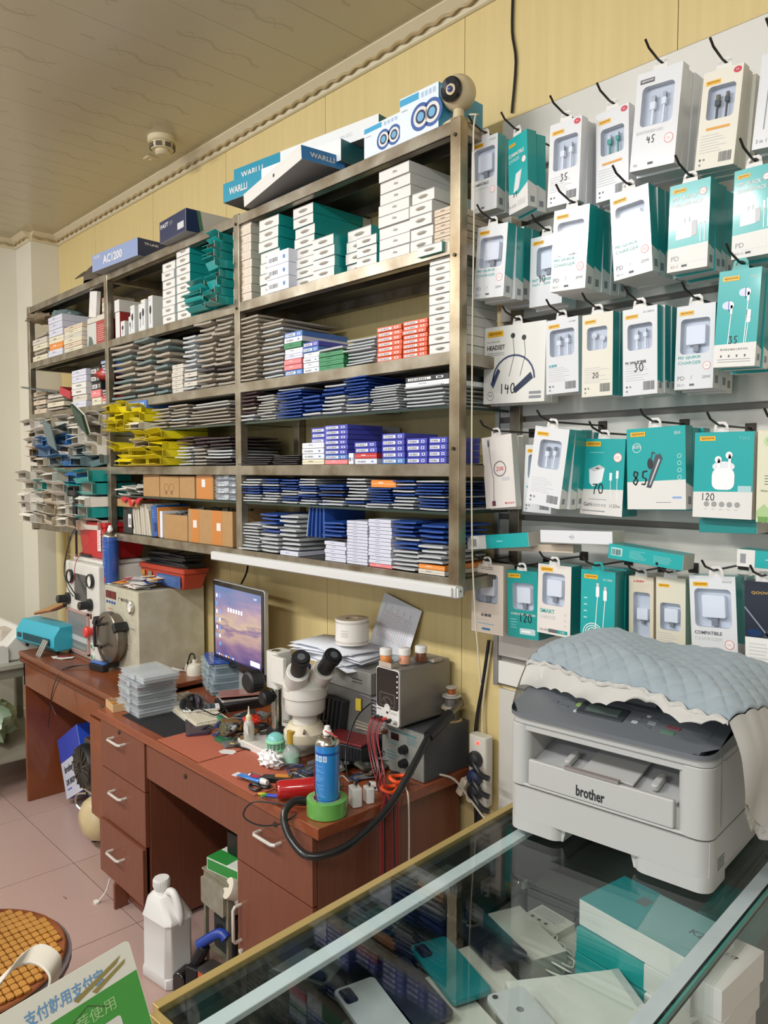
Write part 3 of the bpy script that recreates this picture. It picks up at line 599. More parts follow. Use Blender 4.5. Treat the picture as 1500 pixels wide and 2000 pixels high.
def hang_box(style, label, pos, w_, h_, roll, d=.028, n=0, group=None, y0=None, yaw=0, hook=True, price=None, side=None, tabx=.5, cols=None, behind_tag=None):
    """pos = centre of the front face"""
    S = STY[style]; front, sidec = S['front'], S.get('side', S['front'])
    t = thing(S.get('name', 'charger_box'), label, 'box', pos, 0, group, rot=(0, -roll, yaw))
    g = G(); x0, x1, z0, z1 = -w_/2, w_/2, -h_/2, h_/2; win = S.get('win')
    zs_ = z0 + h_*S.get('split', 0.0)
    if not win:
        g.box((x0, 0, z0), (x1, d, z1), sidec, {2: front, 0: m_white})
    else:
        a, b, c, e = x0+w_*win[0], z0+h_*win[1], x0+w_*win[2], z0+h_*win[3]; dp = .016; N = 5
        inn = rrect(a, b, c, e, w_*.10, N-1); out = []
        for (u, v) in inn:   # match each inner vertex with a point on the outer rectangle
            out.append((u, v))
        g.box((x0, dp, z0), (x1, d, z1), sidec, {2: m_tray, 0: m_white})
        # frame: outer walls + front ring split in four trapezoids around the window
        g.add([(x0,0,z0),(x1,0,z0),(x1,dp,z0),(x0,dp,z0),(x0,0,z1),(x1,0,z1),(x1,dp,z1),(x0,dp,z1)], [(0,3,2,1),(4,5,6,7),(1,2,6,5),(3,0,4,7)], [m_white, sidec, sidec, sidec])
        q = len(inn); cor = [(x1, z0), (x1, z1), (x0, z1), (x0, z0)]; V = [(u, 0, v) for u, v in inn] + [(u, 0, v) for u, v in cor] + [(u, dp, v) for u, v in inn]; F = []; MM = []
        for k in range(4):
            ids = list(range(k*N, k*N+N)); nx = ((k+1)*N) % q; F.append([q+k] + [q+(k+1) % 4] + [nx] + ids[::-1]); MM.append(front)
        for i in range(q): j = (i+1) % q; F.append((i, j, q+4+j, q+4+i)); MM.append(m_tray)
        g.add(V, F, MM)
    g.build('carton', t)
    if S.get('split'):
        s = G(); s.face((x1, 0, z0), (0, 1, 0), (0, 0, 1)); s.poly([(0, 0), (d, 0), (d, h_*S['split']*.82), (0, h_*S['split'])], m_white, 0)
        s.rect(d*.25, h_*.06, d*.7, h_*.06+d*.5, m_tx, 1); s.build('side_print', t)
    if win:
        wg = G(); wg.add([(u, 0.0006, v) for u, v in inn], [tuple(range(len(inn)))[::1]], m_film); wg.build('window_film', t)
        r = G(); cw, ch = c-a, e-b; cx, cz = (a+c)/2, (b+e)/2; k = S.get('in', 'charger')
        if k == 'charger':
            s_ = min(cw*.66, ch*.6); r.rbox((cx-s_/2, .003, cz-s_*.42), (cx+s_/2, .0155, cz+s_*.55), s_*.08, m_wch, 'y'); r.box((cx-s_*.14, .006, cz-s_*.78), (cx+s_*.14, .013, cz-s_*.42), M('#8d8f94', .4)); r.build('charger', t, bevel=.0012)
        elif k == 'cables':
            dk = S.get('dark'); c1 = M('#3c4648', .5) if dk else (M('#2f9d92', .4) if S.get('tealplug') else m_wch); c2 = M('#6c6250', .4) if dk else M('#9fa2a6', .3, .8)
            usb(r, cx-cw*.17, cz+ch*.18, ch*.42, cw*.17, c1, c2, ch*.38); usb(r, cx+cw*.17, cz+ch*.22, ch*.38, cw*.13, c1, c2, ch*.44); r.build('cable_plugs', t)
        elif k == 'buds':
            for sx, sz in ((-.2, .15), (.2, 0)):
                r.lathe([(0.0, -.004), (cw*.13, 0), (cw*.13, .004), (cw*.07, .008), (0, .009)], m_wch, 12, (cx+cw*sx, .006, cz+ch*sz), 'y'); r.box((cx+cw*sx-.0012, .006, b+.002), (cx+cw*sx+.0012, .009, cz+ch*sz), m_wch)
            r.build('earbuds', t, smooth=40)
    p = G(); p.face((x0, 0, z0), (1, 0, 0), (0, 0, 1)); S['art'](p, w_, h_); 
    if price: scrawl(p, price[0], w_*price[1], h_*price[2], h_*price[3])
    p.build('front_print', t)
    # hang tab with its slot
    th = .022; tw = min(.034, w_*.5); tx = x0 + w_*tabx; mt = S.get('tab', m_white)
    g = G(); oy = .0; pts = [(tx-tw/2, z1), (tx+tw/2, z1), (tx+tw*.42, z1+th*.7), (tx+tw*.25, z1+th), (tx-tw*.25, z1+th), (tx-tw*.42, z1+th*.7)]
    inn2 = [(tx-tw*.28, z1+th*.38), (tx+tw*.28, z1+th*.38), (tx+tw*.28, z1+th*.55), (tx+tw*.1, z1+th*.78), (tx-tw*.1, z1+th*.78), (tx-tw*.28, z1+th*.55)]
    V = [(u, oy, v) for u, v in pts+inn2] + [(u, oy+.0006, v) for u, v in pts+inn2]; F = [(i, (i+1) % 6, 6+(i+1) % 6, 6+i) for i in range(6)] + [(12+6+i, 12+6+(i+1) % 6, 12+(i+1) % 6, 12+i) for i in range(6)] + [(i, 12+i, 12+(i+1) % 6, (i+1) % 6) for i in range(6)]
    g.add(V, F, mt); g.build('hang_tab', t)
    # identical boxes queued behind on the same hook
    rr = random.Random(int(pos[0]*1e4)); Rm = Matrix.Rotation(R(-roll), 4, 'Y'); Rz = Matrix.Rotation(R(yaw), 4, 'Z')
    off = d
    for i in range(n):
        off += .0015; b = thing(S.get('name', 'charger_box'), f'{S["desc"]}, {NTH[i+1]} in queue behind {short_(label)}', 'box', (0, 0, 0), 0, group)
        jx, jz, jr = rr.uniform(-.004, .006), rr.uniform(-.006, .003), roll*.6 + rr.uniform(-1.5, 1.5)
        b.location = (pos[0]+jx + .0*off, pos[1]+off, pos[2]+jz); b.rotation_euler = (0, R(-jr), R(yaw))
        key = ('bh', style, round(w_, 3), round(d, 3))
        if key not in _bh:
            g = G(); g.box((x0, 0, z0), (x1, d, z1), sidec, {2: front, 0: m_white, 1: front}); _bh[key] = [g.build('carton', b)]
            if S.get('split'):
                s = G(); s.face((x1, 0, z0), (0, 1, 0), (0, 0, 1)); s.poly([(0, 0), (d, 0), (d, h_*S['split']*.82), (0, h_*S['split'])], m_white, 0); s.rect(d*.25, h_*.06, d*.7, h_*.06+d*.5, m_tx, 1); _bh[key].append(s.build('side_print', b))
        else:
            for c_ in _bh[key]: c2_ = c_.copy(); C.objects.link(c2_); c2_.parent = b
        off += d
    if hook:
        hx = pos[0] + math.sin(R(roll))*-(h_/2+.012)*0 + (w_*(tabx-.5)); T = Vector((tx, 0, z1+th*.62)); T = Rz @ Rm @ T; hx, hy, hz = pos[0]+T.x, pos[1]+T.y, pos[2]+T.z
        h = G(); h.tube([(hx, WY-.021, hz), (hx, hy-.012, hz), (hx-.002, hy-.05, hz+.012), (hx-.004, hy-.062, hz+.026)], .0026, m_hook, 7)
        k = thing('display_hook', f'dark steel hook carrying the {label_pos(label)}', 'hook', (0, 0, 0), 0, 'slat wall hooks'); h.build('peg', k, smooth=50)
        h = G(); h.box((hx-.012, WY-.024, hz-.012), (hx+.012, WY-.0205, hz+.012), m_hook); h.build('clip', k)
    return t
_bh = {}
def short_(l): return ' '.join(l.replace(',', '').split()[:6])
def label_pos(l): return ' '.join(l.split()[:6]) if len(l.split()) > 6 else l
_DG = {'0': [[(.2,.9),(.02,.5),(.2,.05),(.5,.1),(.6,.5),(.45,.92),(.2,.9)]], '1': [[(.3,.95),(.3,.02)]], '2': [[(.05,.75),(.3,.98),(.55,.75),(.05,.05),(.6,.1)]],
 '3': [[(.05,.9),(.4,.95),(.25,.6),(.5,.35),(.2,.0),(.0,.1)]], '4': [[(.1,.9),(.02,.45),(.55,.5)],[(.42,.8),(.38,.0)]], '5': [[(.6,.95),(.2,.92),(.15,.55),(.5,.4),(.35,.02),(.05,.08)]],
 '7': [[(.02,.85),(.6,.9),(.3,.4),(.25,-.05)]], '8': [[(.5,.85),(.2,.95),(.1,.7),(.5,.3),(.3,.0),(.05,.2),(.4,.6),(.5,.85)]], '9': [[(.5,.75),(.15,.6),(.2,.95),(.5,.9),(.5,.5),(.35,.0)]]}
def scrawl(g, s, u, v, h):
    for ch in s:
        for st in _DG.get(ch, []): g.line([(u+a*h*.8, v+b*h) for a, b in st], h*.10, m_pen, 3)
        u += h*.62
def art_win(word, cc, model='', low='', lines=0, barcode=False, red=False, orange=False, bw=False, sub=None, white20=False):
    def f(g, W_, H_):
        brand(g, W_*.08, H_*.885 if not red else H_*.86, min(1, W_/.09), bw); 
        if model: g.text(model, W_*.92, H_*.93, H_*.022, m_tx, None, 1, al='r')
        if red: g.disc(W_*.86, H_*.95, W_*.10, m_red, 1, 16, W_*.075); g.text('5A', W_*.86, H_*.94, H_*.02, m_white, None, 2, al='c')
        y = H_*.36
        for i, wd in enumerate(word): g.text(wd, W_*.08, y-H_*.062*i, H_*.038, cc[min(i, len(cc)-1)], min(W_*.6, W_*.088*len(wd)), 1, bold=(i == 0))
        if not lines and not barcode: badge(g, W_*.83, H_*.27, W_*.10)
        if low: g.text(low, W_*.08, H_*.11, H_*.05, m_tx, None, 1); g.poly([(W_*.42, H_*.11), (W_*.47, H_*.18), (W_*.44, H_*.15)], m_dtx, 1)
        if sub: g.text(sub, W_*.08, H_*.04, H_*.026, m_tx, None, 1); g.rect(W_*.4, H_*.04, W_*.52, H_*.065, m_dtx, 1)
        if white20: g.text('20W', W_*.72, H_*.12, H_*.035, m_tx, None, 1); 
        if orange: g.rect(W_*.2, H_*.395, W_*.8, H_*.42, M('#d99a3a', .5), 1)
        if lines: g.lines(W_*.08, H_*.16, W_*.8, H_*.2, lines, m_lgrey)
        if barcode: g.barcode(W_*.6, H_*.05, W_*.3, H_*.10, m_dtx); g.disc(W_*.12, H_*.1, W_*.03, m_dtx, 1, 8); g.disc(W_*.22, H_*.1, W_*.03, m_tx, 1, 8); g.disc(W_*.12, H_*.05, W_*.03, m_tx, 1, 8)
    return f
def sq_charger(g, u, v, s, prongs=True):
    A = m_wch; g.poly([(u, v), (u+s, v+s*.05), (u+s, v+s*1.0), (u, v+s*.9)], A, 1); g.poly([(u+s, v+s*.05), (u+s*1.35, v+s*.15), (u+s*1.35, v+s*1.05), (u+s, v+s)], m_lgrey, 1); g.poly([(u, v+s*.9), (u+s, v+s), (u+s*1.35, v+s*1.05), (u+s*.4, v+s*1.0)], M('#dfe2e5', .5), 2)
    if prongs: g.rect(u+s*.5, v+s*.98, u+s*.58, v+s*1.3, m_lgrey, 1); g.rect(u+s*.8, v+s*1.0, u+s*.88, v+s*1.35, m_lgrey, 1)
    g.text('QOOVI', u+s*.3, v+s*.45, s*.06, m_tx, None, 2)
def art_teal(split=.24):
    def f(g, W_, H_):
        g.poly([(0, 0), (W_, 0), (W_, H_*split*1.05), (0, H_*split)], m_white, 0)
    return f
def art_pack(g, W_, H_):
    art_teal(.27)(g, W_, H_); brand(g, W_*.08, H_*.90, W_/.1); g.text('PD QUICK', W_*.08, H_*.80, H_*.055, m_white, W_*.62, 1, bold=True, slant=.15); g.text('CHARGER PACK', W_*.06, H_*.735, H_*.045, m_white, W_*.78, 1, bold=True, slant=.15)
    sq_charger(g, W_*.2, H_*.36, W_*.38); g.line([(W_*.8, H_*.3), (W_*.8, H_*.52)], .0015, m_wch); g.rect(W_*.77, H_*.5, W_*.83, H_*.6, m_wch, 1); g.line([(W_*.9, H_*.3), (W_*.9, H_*.52)], .0015, m_wch); g.rect(W_*.87, H_*.5, W_*.93, H_*.62, m_wch, 1)
    badge(g, W_*.83, H_*.86, W_*.09); g.text('PD', W_*.10, H_*.12, H_*.055, m_tx, None, 1); g.text('KS-11', W_*.10, H_*.04, H_*.028, m_dtx, None, 1); g.rect(W_*.36, H_*.04, W_*.5, H_*.066, m_dtx, 1); g.rect(.002, H_*.085, W_-.002, H_*.088, m_lgrey, 1)
def art_comp(g, W_, H_):
    g.poly([(0, 0), (W_, 0), (W_, H_*.32), (W_*.5, H_*.22), (0, H_*.27)], m_white, 0); brand(g, W_*.06, H_*.88, W_/.1); g.text('COMPATIBLE', W_*.04, H_*.74, H_*.05, m_white, W_*.8, 1, bold=True); g.text('CHARGER', W_*.04, H_*.67, H_*.045, M('#bfe2e0', .5), W_*.55, 1); badge(g, W_*.82, H_*.64, W_*.11)
    g.poly([(W_*.25, H_*.26), (W_*.5, H_*.28), (W_*.65, H_*.52), (W_*.4, H_*.50)], M('#d9dee0', .4), 1); g.poly([(W_*.5, H_*.28), (W_*.56, H_*.30), (W_*.72, H_*.53), (W_*.65, H_*.52)], m_lgrey, 1); g.rect(W_*.26, H_*.2, W_*.30, H_*.26, m_bk, 1); g.rect(W_*.38, H_*.2, W_*.42, H_*.27, m_bk, 1)
    g.text('K-01E', W_*.04, H_*.07, H_*.04, m_dtx, None, 1); g.barcode(W_*.45, H_*.06, W_*.4, H_*.08, m_lgrey)
def art_ear(g, W_, H_):
    art_teal(.235)(g, W_, H_); brand(g, W_*.10, H_*.89, W_/.085); g.text('C04C', W_*.9, H_*.90, H_*.02, m_white, None, 1, al='r')
    for cx, cz in ((.28, .64), (.66, .76)):
        g.disc(W_*cx, H_*cz, W_*.13, m_wch, 1, 16, W_*.10); g.disc(W_*(cx-.06), H_*cz, W_*.09, M('#c9cfe8', .3), 2); g.rect(W_*(cx-.005), H_*(cz-.06), W_*(cx+.015), H_*(cz+.05), M('#4a56a8', .4), 3); g.rect(W_*(cx+.05), H_*(cz-.10), W_*(cx+.10), H_*cz, m_wch, 1); g.line([(W_*(cx+.075), H_*(cz-.09)), (W_*(cx+.04), H_*.24)], .0016, m_wch)
    g.rect(W_*.72, H_*.45, W_*.82, H_*.58, m_wch, 1, .002); g.text('QOOVI', W_*.74, H_*.5, .002, m_tx, None, 2); g.line([(W_*.77, H_*.45), (W_*.74, H_*.24)], .0014, m_wch)
    g.text('数字版全兼容立体声耳机', W_*.15, H_*.17, H_*.022, m_ink, W_*.66, 1); g.lines(W_*.1, H_*.04, W_*.8, H_*.05, 2, m_tx)
    for i in range(4): g.rect(W_*(.16+.19*i), H_*.10, W_*(.20+.19*i), H_*.125, m_dtx, 1)
def art_headset(g, W_, H_):
    brand(g, W_*.05, H_*.87, W_/.2*1.6); g.text('Sport bluetooth', W_*.05, H_*.79, H_*.03, m_tx, None, 1); g.text('HEADSET', W_*.05, H_*.70, H_*.06, m_ink, W_*.3, 1, bold=True); g.lines(W_*.05, H_*.62, W_*.3, H_*.05, 2, m_tx)
    c = M('#3d4a6b', .4); P = [(.50-.34*math.cos(a_*math.pi/12+.0), .30+.31*math.sin(a_*math.pi/12)) for a_ in range(13)]; g.line([(W_*a, H_*b) for a, b in P], .005, c, 1)
    g.poly([(W_*.12, H_*.26), (W_*.17, H_*.20), (W_*.28, H_*.42), (W_*.24, H_*.46)], c, 1); g.poly([(W_*.50, H_*.18), (W_*.54, H_*.12), (W_*.82, H_*.30), (W_*.78, H_*.38)], M('#2f3850', .35), 2)
    for u, v, s in ((.48, .86, .0), (.66, .82, .0)): g.disc(W_*u, H_*v, W_*.035, m_bk, 2); g.line([(W_*u, H_*v), (W_*(u+.03), H_*.62), (W_*(u-.05), H_*.34)], .0014, m_bk)
    g.ring(W_*.12, H_*.1, W_*.06, .0012, m_dtx, 1); g.text('365', W_*.12, H_*.09, H_*.035, m_dtx, None, 1, al='c'); g.rect(W_*.76, H_*.10, W_*.95, H_*.135, m_tx, 1, .002); g.rect(W_*.76, H_*.045, W_*.95, H_*.08, m_tx, 1, .002)
def art_208(g, W_, H_):
    g.line([(W_*.22, H_*.93), (W_*.27, H_*.60), (W_*.32, H_*.40), (W_*.28, H_*.08)], .002, M('#8a7a80', .5)); g.rect(W_*.18, H_*.86, W_*.26, H_*.96, m_tx, 1); g.rect(W_*.22, H_*.03, W_*.34, H_*.10, M('#6e3a44', .5), 1)
    g.ring(W_*.55, H_*.54, W_*.21, .003, M('#7d7377', .4), 1); g.text('208', W_*.55, H_*.51, H_*.06, m_red, None, 1, al='c'); g.rect(W_*.6, H_*.37, W_*.85, H_*.42, m_lgrey, 1); g.disc(W_*.68, H_*.06, W_*.03, m_red, 1, 10); g.text('ZRNEW', W_*.72, H_*.045, H_*.025, m_red, None, 1)
def art_gan(g, W_, H_):
    art_teal(.33)(g, W_, H_); brand(g, W_*.08, H_*.90, W_/.095); g.lines(W_*.18, H_*.80, W_*.55, H_*.04, 1, M('#7cc9c7', .5)); badge(g, W_*.84, H_*.76, W_*.10)
    g.poly([(W_*.2, H_*.42), (W_*.28, H_*.37), (W_*.5, H_*.44), (W_*.55, H_*.62), (W_*.42, H_*.66), (W_*.18, H_*.60)], m_wch, 1); g.poly([(W_*.18, H_*.60), (W_*.42, H_*.66), (W_*.55, H_*.62), (W_*.30, H_*.57)], m_lgrey, 2); g.rect(W_*.34, H_*.605, W_*.42, H_*.62, m_bk, 3)
    for u, v in ((.7, .56), (.85, .59)): g.rect(W_*(u-.03), H_*(v-.10), W_*(u+.03), H_*v, m_wch, 1, .001); g.line([(W_*u, H_*(v-.1)), (W_*(u+.01), H_*.22)], .0014, m_wch)
    g.text('GaN', W_*.08, H_*.11, H_*.05, m_dtx, None, 1, bold=True); g.text('超级快充版', W_*.3, H_*.11, H_*.04, m_tx, W_*.32, 1); g.text('i120w', W_*.7, H_*.11, H_*.045, m_dtx, W_*.25, 1); g.lines(W_*.06, H_*.02, W_*.88, H_*.06, 1, m_tx); g.lines(W_*.2, H_*.19, W_*.7, H_*.03, 1, m_tx)
def art_bt(g, W_, H_):
    art_teal(.34)(g, W_, H_); brand(g, W_*.07, H_*.90, W_/.13); g.text('B50', W_*.92, H_*.90, H_*.035, m_white, None, 1, al='r'); g.ring(W_*.18, H_*.76, W_*.08, .0015, M('#bfe4e2', .4), 1); g.text('60h', W_*.18, H_*.75, H_*.05, m_white, None, 1, al='c')
    k = M('#4b5058', .35); g.poly([(W_*.34, H_*.27), (W_*.42, H_*.26), (W_*.62, H_*.62), (W_*.58, H_*.68), (W_*.50, H_*.66)], k, 1); g.poly([(W_*.39, H_*.30), (W_*.41, H_*.30), (W_*.58, H_*.60), (W_*.56, H_*.62)], m_lgrey, 2); g.disc(W_*.41, H_*.56, W_*.05, m_bk, 1, 14, H_*.07); g.line([(W_*.42, H_*.6), (W_*.45, H_*.70), (W_*.5, H_*.68)], .003, k, 2)
    for i in range(4): g.ring(W_*.9, H_*(.64-.085*i), W_*.035, .0012, M('#bfe4e2', .4), 1)
    g.rect(W_*.78, H_*.13, W_*.93, H_*.155, M('#8aa8d8', .5), 1); g.lines(W_*.5, H_*.07, W_*.42, H_*.03, 1, m_tx)
def art_pods(g, W_, H_):
    art_teal(.30)(g, W_, H_); brand(g, W_*.09, H_*.90, W_/.13*1.05); g.text('TWS', W_*.93, H_*.90, H_*.04, M('#6fc6c4', .4), None, 1, al='r')
    g.disc(W_*.51, H_*.60, W_*.19, M('#dfe5ea', .4), 1, 20, H_*.06); g.rect(W_*.32, H_*.33, W_*.70, H_*.58, m_wch, 2, .014)
    for u, v in ((.42, .68), (.60, .73)): g.disc(W_*u, H_*v, W_*.06, m_wch, 3, 14); g.rect(W_*(u-.01), H_*.56, W_*(u+.035), H_*v, m_wch, 3, .001); g.disc(W_*(u+.01), H_*v, W_*.02, m_dtx, 4, 10)
    g.rect(W_*.76, H_*.31, W_*.98, H_*.38, M('#a9cdd3', .5), 1); 
    for i in range(5): g.disc(W_*(.24+.13*i), H_*.16, W_*.048, m_grey, 1, 14); g.lines(W_*(.20+.13*i), H_*.09, W_*.08, H_*.02, 1, m_tx)
def art_green(g, W_, H_): g.disc(W_*.3, H_*.88, W_*.14, M('#b9cf9e', .5), 1); g.text('YU', W_*.3, H_*.87, H_*.03, M('#4c7a3a', .5), None, 2, al='c'); g.poly([(0, H_*.12), (W_*.2, H_*.2), (W_*.35, H_*.13), (W_*.6, H_*.22), (W_, H_*.14), (W_, H_*.05), (0, H_*.05)], M('#a9c58b', .5), 1); g.rect(W_*.05, 0, W_*.3, H_*.06, M('#6b9950', .5), 2); g.rect(W_*.4, 0, W_*.65, H_*.06, M('#6b9950', .5), 2); g.lines(W_*.2, H_*.4, W_*.3, H_*.12, 4, m_dtx); g.text('Watch for', W_*.1, H_*.33, H_*.025, m_dtx, None, 1)
def art_smart(g, W_, H_): brand(g, W_*.08, H_*.90, W_/.09); g.text('SMART', W_*.08, H_*.30, H_*.06, M('#4aa9a6', .4), W_*.45, 1, bold=True); g.text('CHARGER', W_*.08, H_*.22, H_*.05, m_lgrey, W_*.48, 1); g.text('CA-X05', W_*.08, H_*.04, H_*.03, m_dtx, None, 1); g.rect(W_*.35, H_*.03, W_*.62, H_*.08, m_dtx, 1); g.rect(W_*.62, H_*.03, W_*.92, H_*.08, m_teal, 1); g.text('2.4A', W_*.7, H_*.04, H_*.03, m_white, None, 2); [g.ring(W_*.85, H_*(.31-.08*i), W_*.035, .0008, m_lgrey, 1) for i in range(3)]
def art_super(g, W_, H_): brand(g, W_*.05, H_*.89, W_/.085); g.text('SUPER FAST CHARGER', W_*.12, H_*.34, H_*.03, m_white, W_*.8, 1, bold=True); g.lines(W_*.1, H_*.13, W_*.3, H_*.16, 4, M('#8fd0ce', .5)); g.rect(W_*.4, H_*.06, W_*.9, H_*.15, M('#bcd6d8', .4), 1, .003); g.rect(W_*.45, H_*.09, W_*.75, H_*.12, m_wch, 2)
def art_coil(g, W_, H_):
    brand(g, W_*.10, H_*.88, W_/.085); g.text('CC-068s', W_*.92, H_*.87, H_*.028, m_white, None, 1, al='r')
    for u, v in ((.5, .78), (.72, .74)): g.rect(W_*(u-.05), H_*(v-.14), W_*(u+.05), H_*v, m_wch, 1, .002); g.rect(W_*(u-.035), H_*v, W_*(u+.035), H_*(v+.05), m_lgrey, 1); g.line([(W_*u, H_*(v-.14)), (W_*(u-.06), H_*.14)], .002, m_wch)
    for r_ in (.30, .24, .18, .12): g.ring(W_*.38, H_*.12, W_*r_, .0022, m_wch, 2, 22)
    for i in range(4): g.rect(W_*.10, H_*(.60-.09*i), W_*.2, H_*(.62-.09*i), M('#9ed6d4', .4), 1)
def art_darkch(g, W_, H_): g.disc(W_*.22, H_*.93, W_*.03, m_red, 1, 10); g.text('ZRNEW', W_*.28, H_*.92, H_*.03, m_red, W_*.35, 1, bold=True)
def art_cream(g, W_, H_): g.text('全兼容', W_*.3, H_*.24, H_*.045, M('#3d4347', .5), W_*.34, 1, bold=True); g.rect(W_*.2, H_*.13, W_*.72, H_*.14, M('#7ab2d6', .4), 1); g.rect(W_*.34, H_*.045, W_*.6, H_*.075, M('#3a7fb0', .4), 1); g.lines(W_*.16, H_*.18, W_*.66, H_*.03, 1, m_lgrey); g.lines(W_*.3, H_*.92, W_*.4, H_*.05, 2, m_dtx)
def art_navy(g, W_, H_): g.rect(0, 0, W_, H_*.40, M('#e9e9e6', .4), 0); g.text('QOOVI', W_*.18, H_*.86, H_*.035, M('#c9a34e', .4), W_*.45, 1, bold=True); g.poly([(W_*.45, H_*.4), (W_, H_*.4), (W_, H_*.8), (W_*.7, H_*.6)], M('#3c4250', .3), 1); g.line([(0, H_*.72), (W_*.6, H_*.42)], .003, M('#8d93a0', .3), 1); g.disc(W_*.25, H_*.45, W_*.2, M('#1d3a63', .25), 2, 18, H_*.04); g.lines(W_*.1, H_*.05, W_*.7, H_*.3, 8, m_lgrey)
m_teal2 = M('#1fa6a6', .3, coat=.4)
DUSTY = M('#ddd9cb', .45)
STY = {
 'comp': dict(front=m_whiteg, side=m_teal, split=.30, win=(.10, .44, .90, .86), art=art_win(['COMPATIBLE', 'CHARGER'], [m_dtx, m_lgrey], 'KX-01E', sub='K-01E'), desc='white box with teal side'),
 'tealcomp': dict(front=m_teal2, side=m_teal, split=.34, art=art_comp, desc='teal charger box'),
 'cable': dict(front=m_whiteg, win=(.14, .42, .90, .82), art=art_win([], [], red=True, lines=7, barcode=True), **{'in': 'cables'}, name='cable_box', desc='white cable box'),
 'cabteal': dict(front=m_whiteg, tealplug=1, win=(.14, .50, .86, .80), art=art_win([], [], red=True, lines=7, barcode=True, orange=True), **{'in': 'cables'}, name='cable_box', desc='white cable box'),
 'cabbig': dict(front=m_whiteg, win=(.14, .44, .86, .85), art=art_win(['QOOVI TRANSFER CABLE'], [m_lgrey], bw=True, lines=0, model='', sub='PD'), **{'in': 'cables'}, name='cable_box', desc='tall white cable box'),
 'cabdark': dict(front=DUSTY, dark=1, win=(.16, .50, .86, .84), art=art_win([], [], red=True, lines=7, barcode=True, orange=True), **{'in': 'cables'}, name='cable_box', desc='white cable box'),
 'plain': dict(front=m_whiteg, art=lambda g, W_, H_: (g.text('3 in 1', W_*.1, H_*.06, H_*.04, m_tx), g.line([(W_*.3, H_*.2), (W_*.33, H_*.9)], .002, m_tx)), name='cable_box', desc='white box'),
 'pd': dict(front=m_whiteg, side=m_teal, split=.30, win=(.12, .42, .88, .84), art=art_win(['PD QUICK', 'CHARGER'], [M('#3aa39d', .4)], '', 'PD', sub='KS-11', white20=True), desc='white box with teal side'),
 'fast': dict(front=m_whiteg, win=(.2, .42, .86, .84), art=art_win(['FAST CHARGER', 'GaN   30W'], [M('#3aa39d', .4)], ''), desc='white fast charger box'),
 'pack': dict(front=m_teal2, side=m_teal, split=.26, art=art_pack, desc='teal charger pack box'),
 'head': dict(front=M('#e6e5df', .3, coat=.3), art=art_headset, name='headset_box', desc='wide headset box'),
 'cc': dict(front=m_whiteg, win=(.12, .50, .88, .86), art=art_win(['全兼容'], [M('#3aa3b0', .4)], 'CC-800', lines=7, barcode=True), **{'in': 'cables'}, name='cable_box', desc='white cable box'),
 'buds': dict(front=DUSTY, side=m_teal, win=(.16, .56, .82, .84), art=art_win([], [], lines=8, barcode=True), **{'in': 'buds'}, name='earphone_box', desc='dusty earphone box'),
 'cc2': dict(front=m_whiteg, side=m_teal, split=.15, win=(.14, .52, .86, .82), art=art_win(['PD 20W 快充线'], [m_ink], 'CC-056CL', lines=7, barcode=True), **{'in': 'cables'}, name='cable_box', desc='white cable box'),
 'ear': dict(front=m_teal2, side=m_teald, split=.22, art=art_ear, name='earphone_box', tab=m_teal, desc='teal earphone box'),
 '208': dict(front=M('#e3dcd6', .4), side=M('#cfc9c0', .5), art=art_208, name='cable_box', desc='white slim cable box'),
 'tilt': dict(front=m_whiteg, side=m_teal, split=.26, win=(.2, .48, .84, .84), art=art_win([], [], lines=7, barcode=True), **{'in': 'cables'}, name='cable_box', desc='white cable box with teal side'),
 'gan': dict(front=m_teal2, side=m_teald, art=art_gan, desc='teal GaN charger box'),
 'bt': dict(front=m_teal2, side=m_teald, split=.32, art=art_bt, name='headset_box', desc='teal headset box'),
 'pods': dict(front=m_teal2, side=m_white, split=0, art=art_pods, name='earbuds_box', desc='teal earbuds box'),
 'green': dict(front=M('#d9d8bd', .45), side=M('#a98f6a', .6), art=art_green, name='cable_box', desc='cream box'),
 'cream': dict(front=M('#e3d6c8', .45), side=M('#d8cabb', .5), win=(.13, .44, .84, .86), art=art_cream, desc='cream charger box'),
 'super': dict(front=M('#239b97', .3, coat=.3), side=m_teald, win=(.18, .42, .86, .82), art=art_super, desc='teal charger box'),
 'smart': dict(front=M('#e2dcd6', .3), side=m_teald, win=(.14, .42, .82, .88), art=art_smart, desc='smart charger box'),
 'coil': dict(front=m_teal2, side=m_teald, art=art_coil, name='cable_box', tab=m_teal, desc='teal cable box'),
 'darkch': dict(front=M('#d8ceb9', .5), side=M('#c9bda6', .5), win=(.18, .14, .86, .78), art=art_darkch, desc='cream charger box'),
 'creamq': dict(front=M('#dcd6c3', .4), side=M('#c9c2ae', .5), win=(.14, .38, .84, .70), art=art_win([], [], lines=7), desc='cream charger box'),
 'navy': dict(front=M('#252a38', .3, coat=.3), side=M('#1c202b', .4), art=art_navy, name='holder_box', desc='navy holder box'),
}
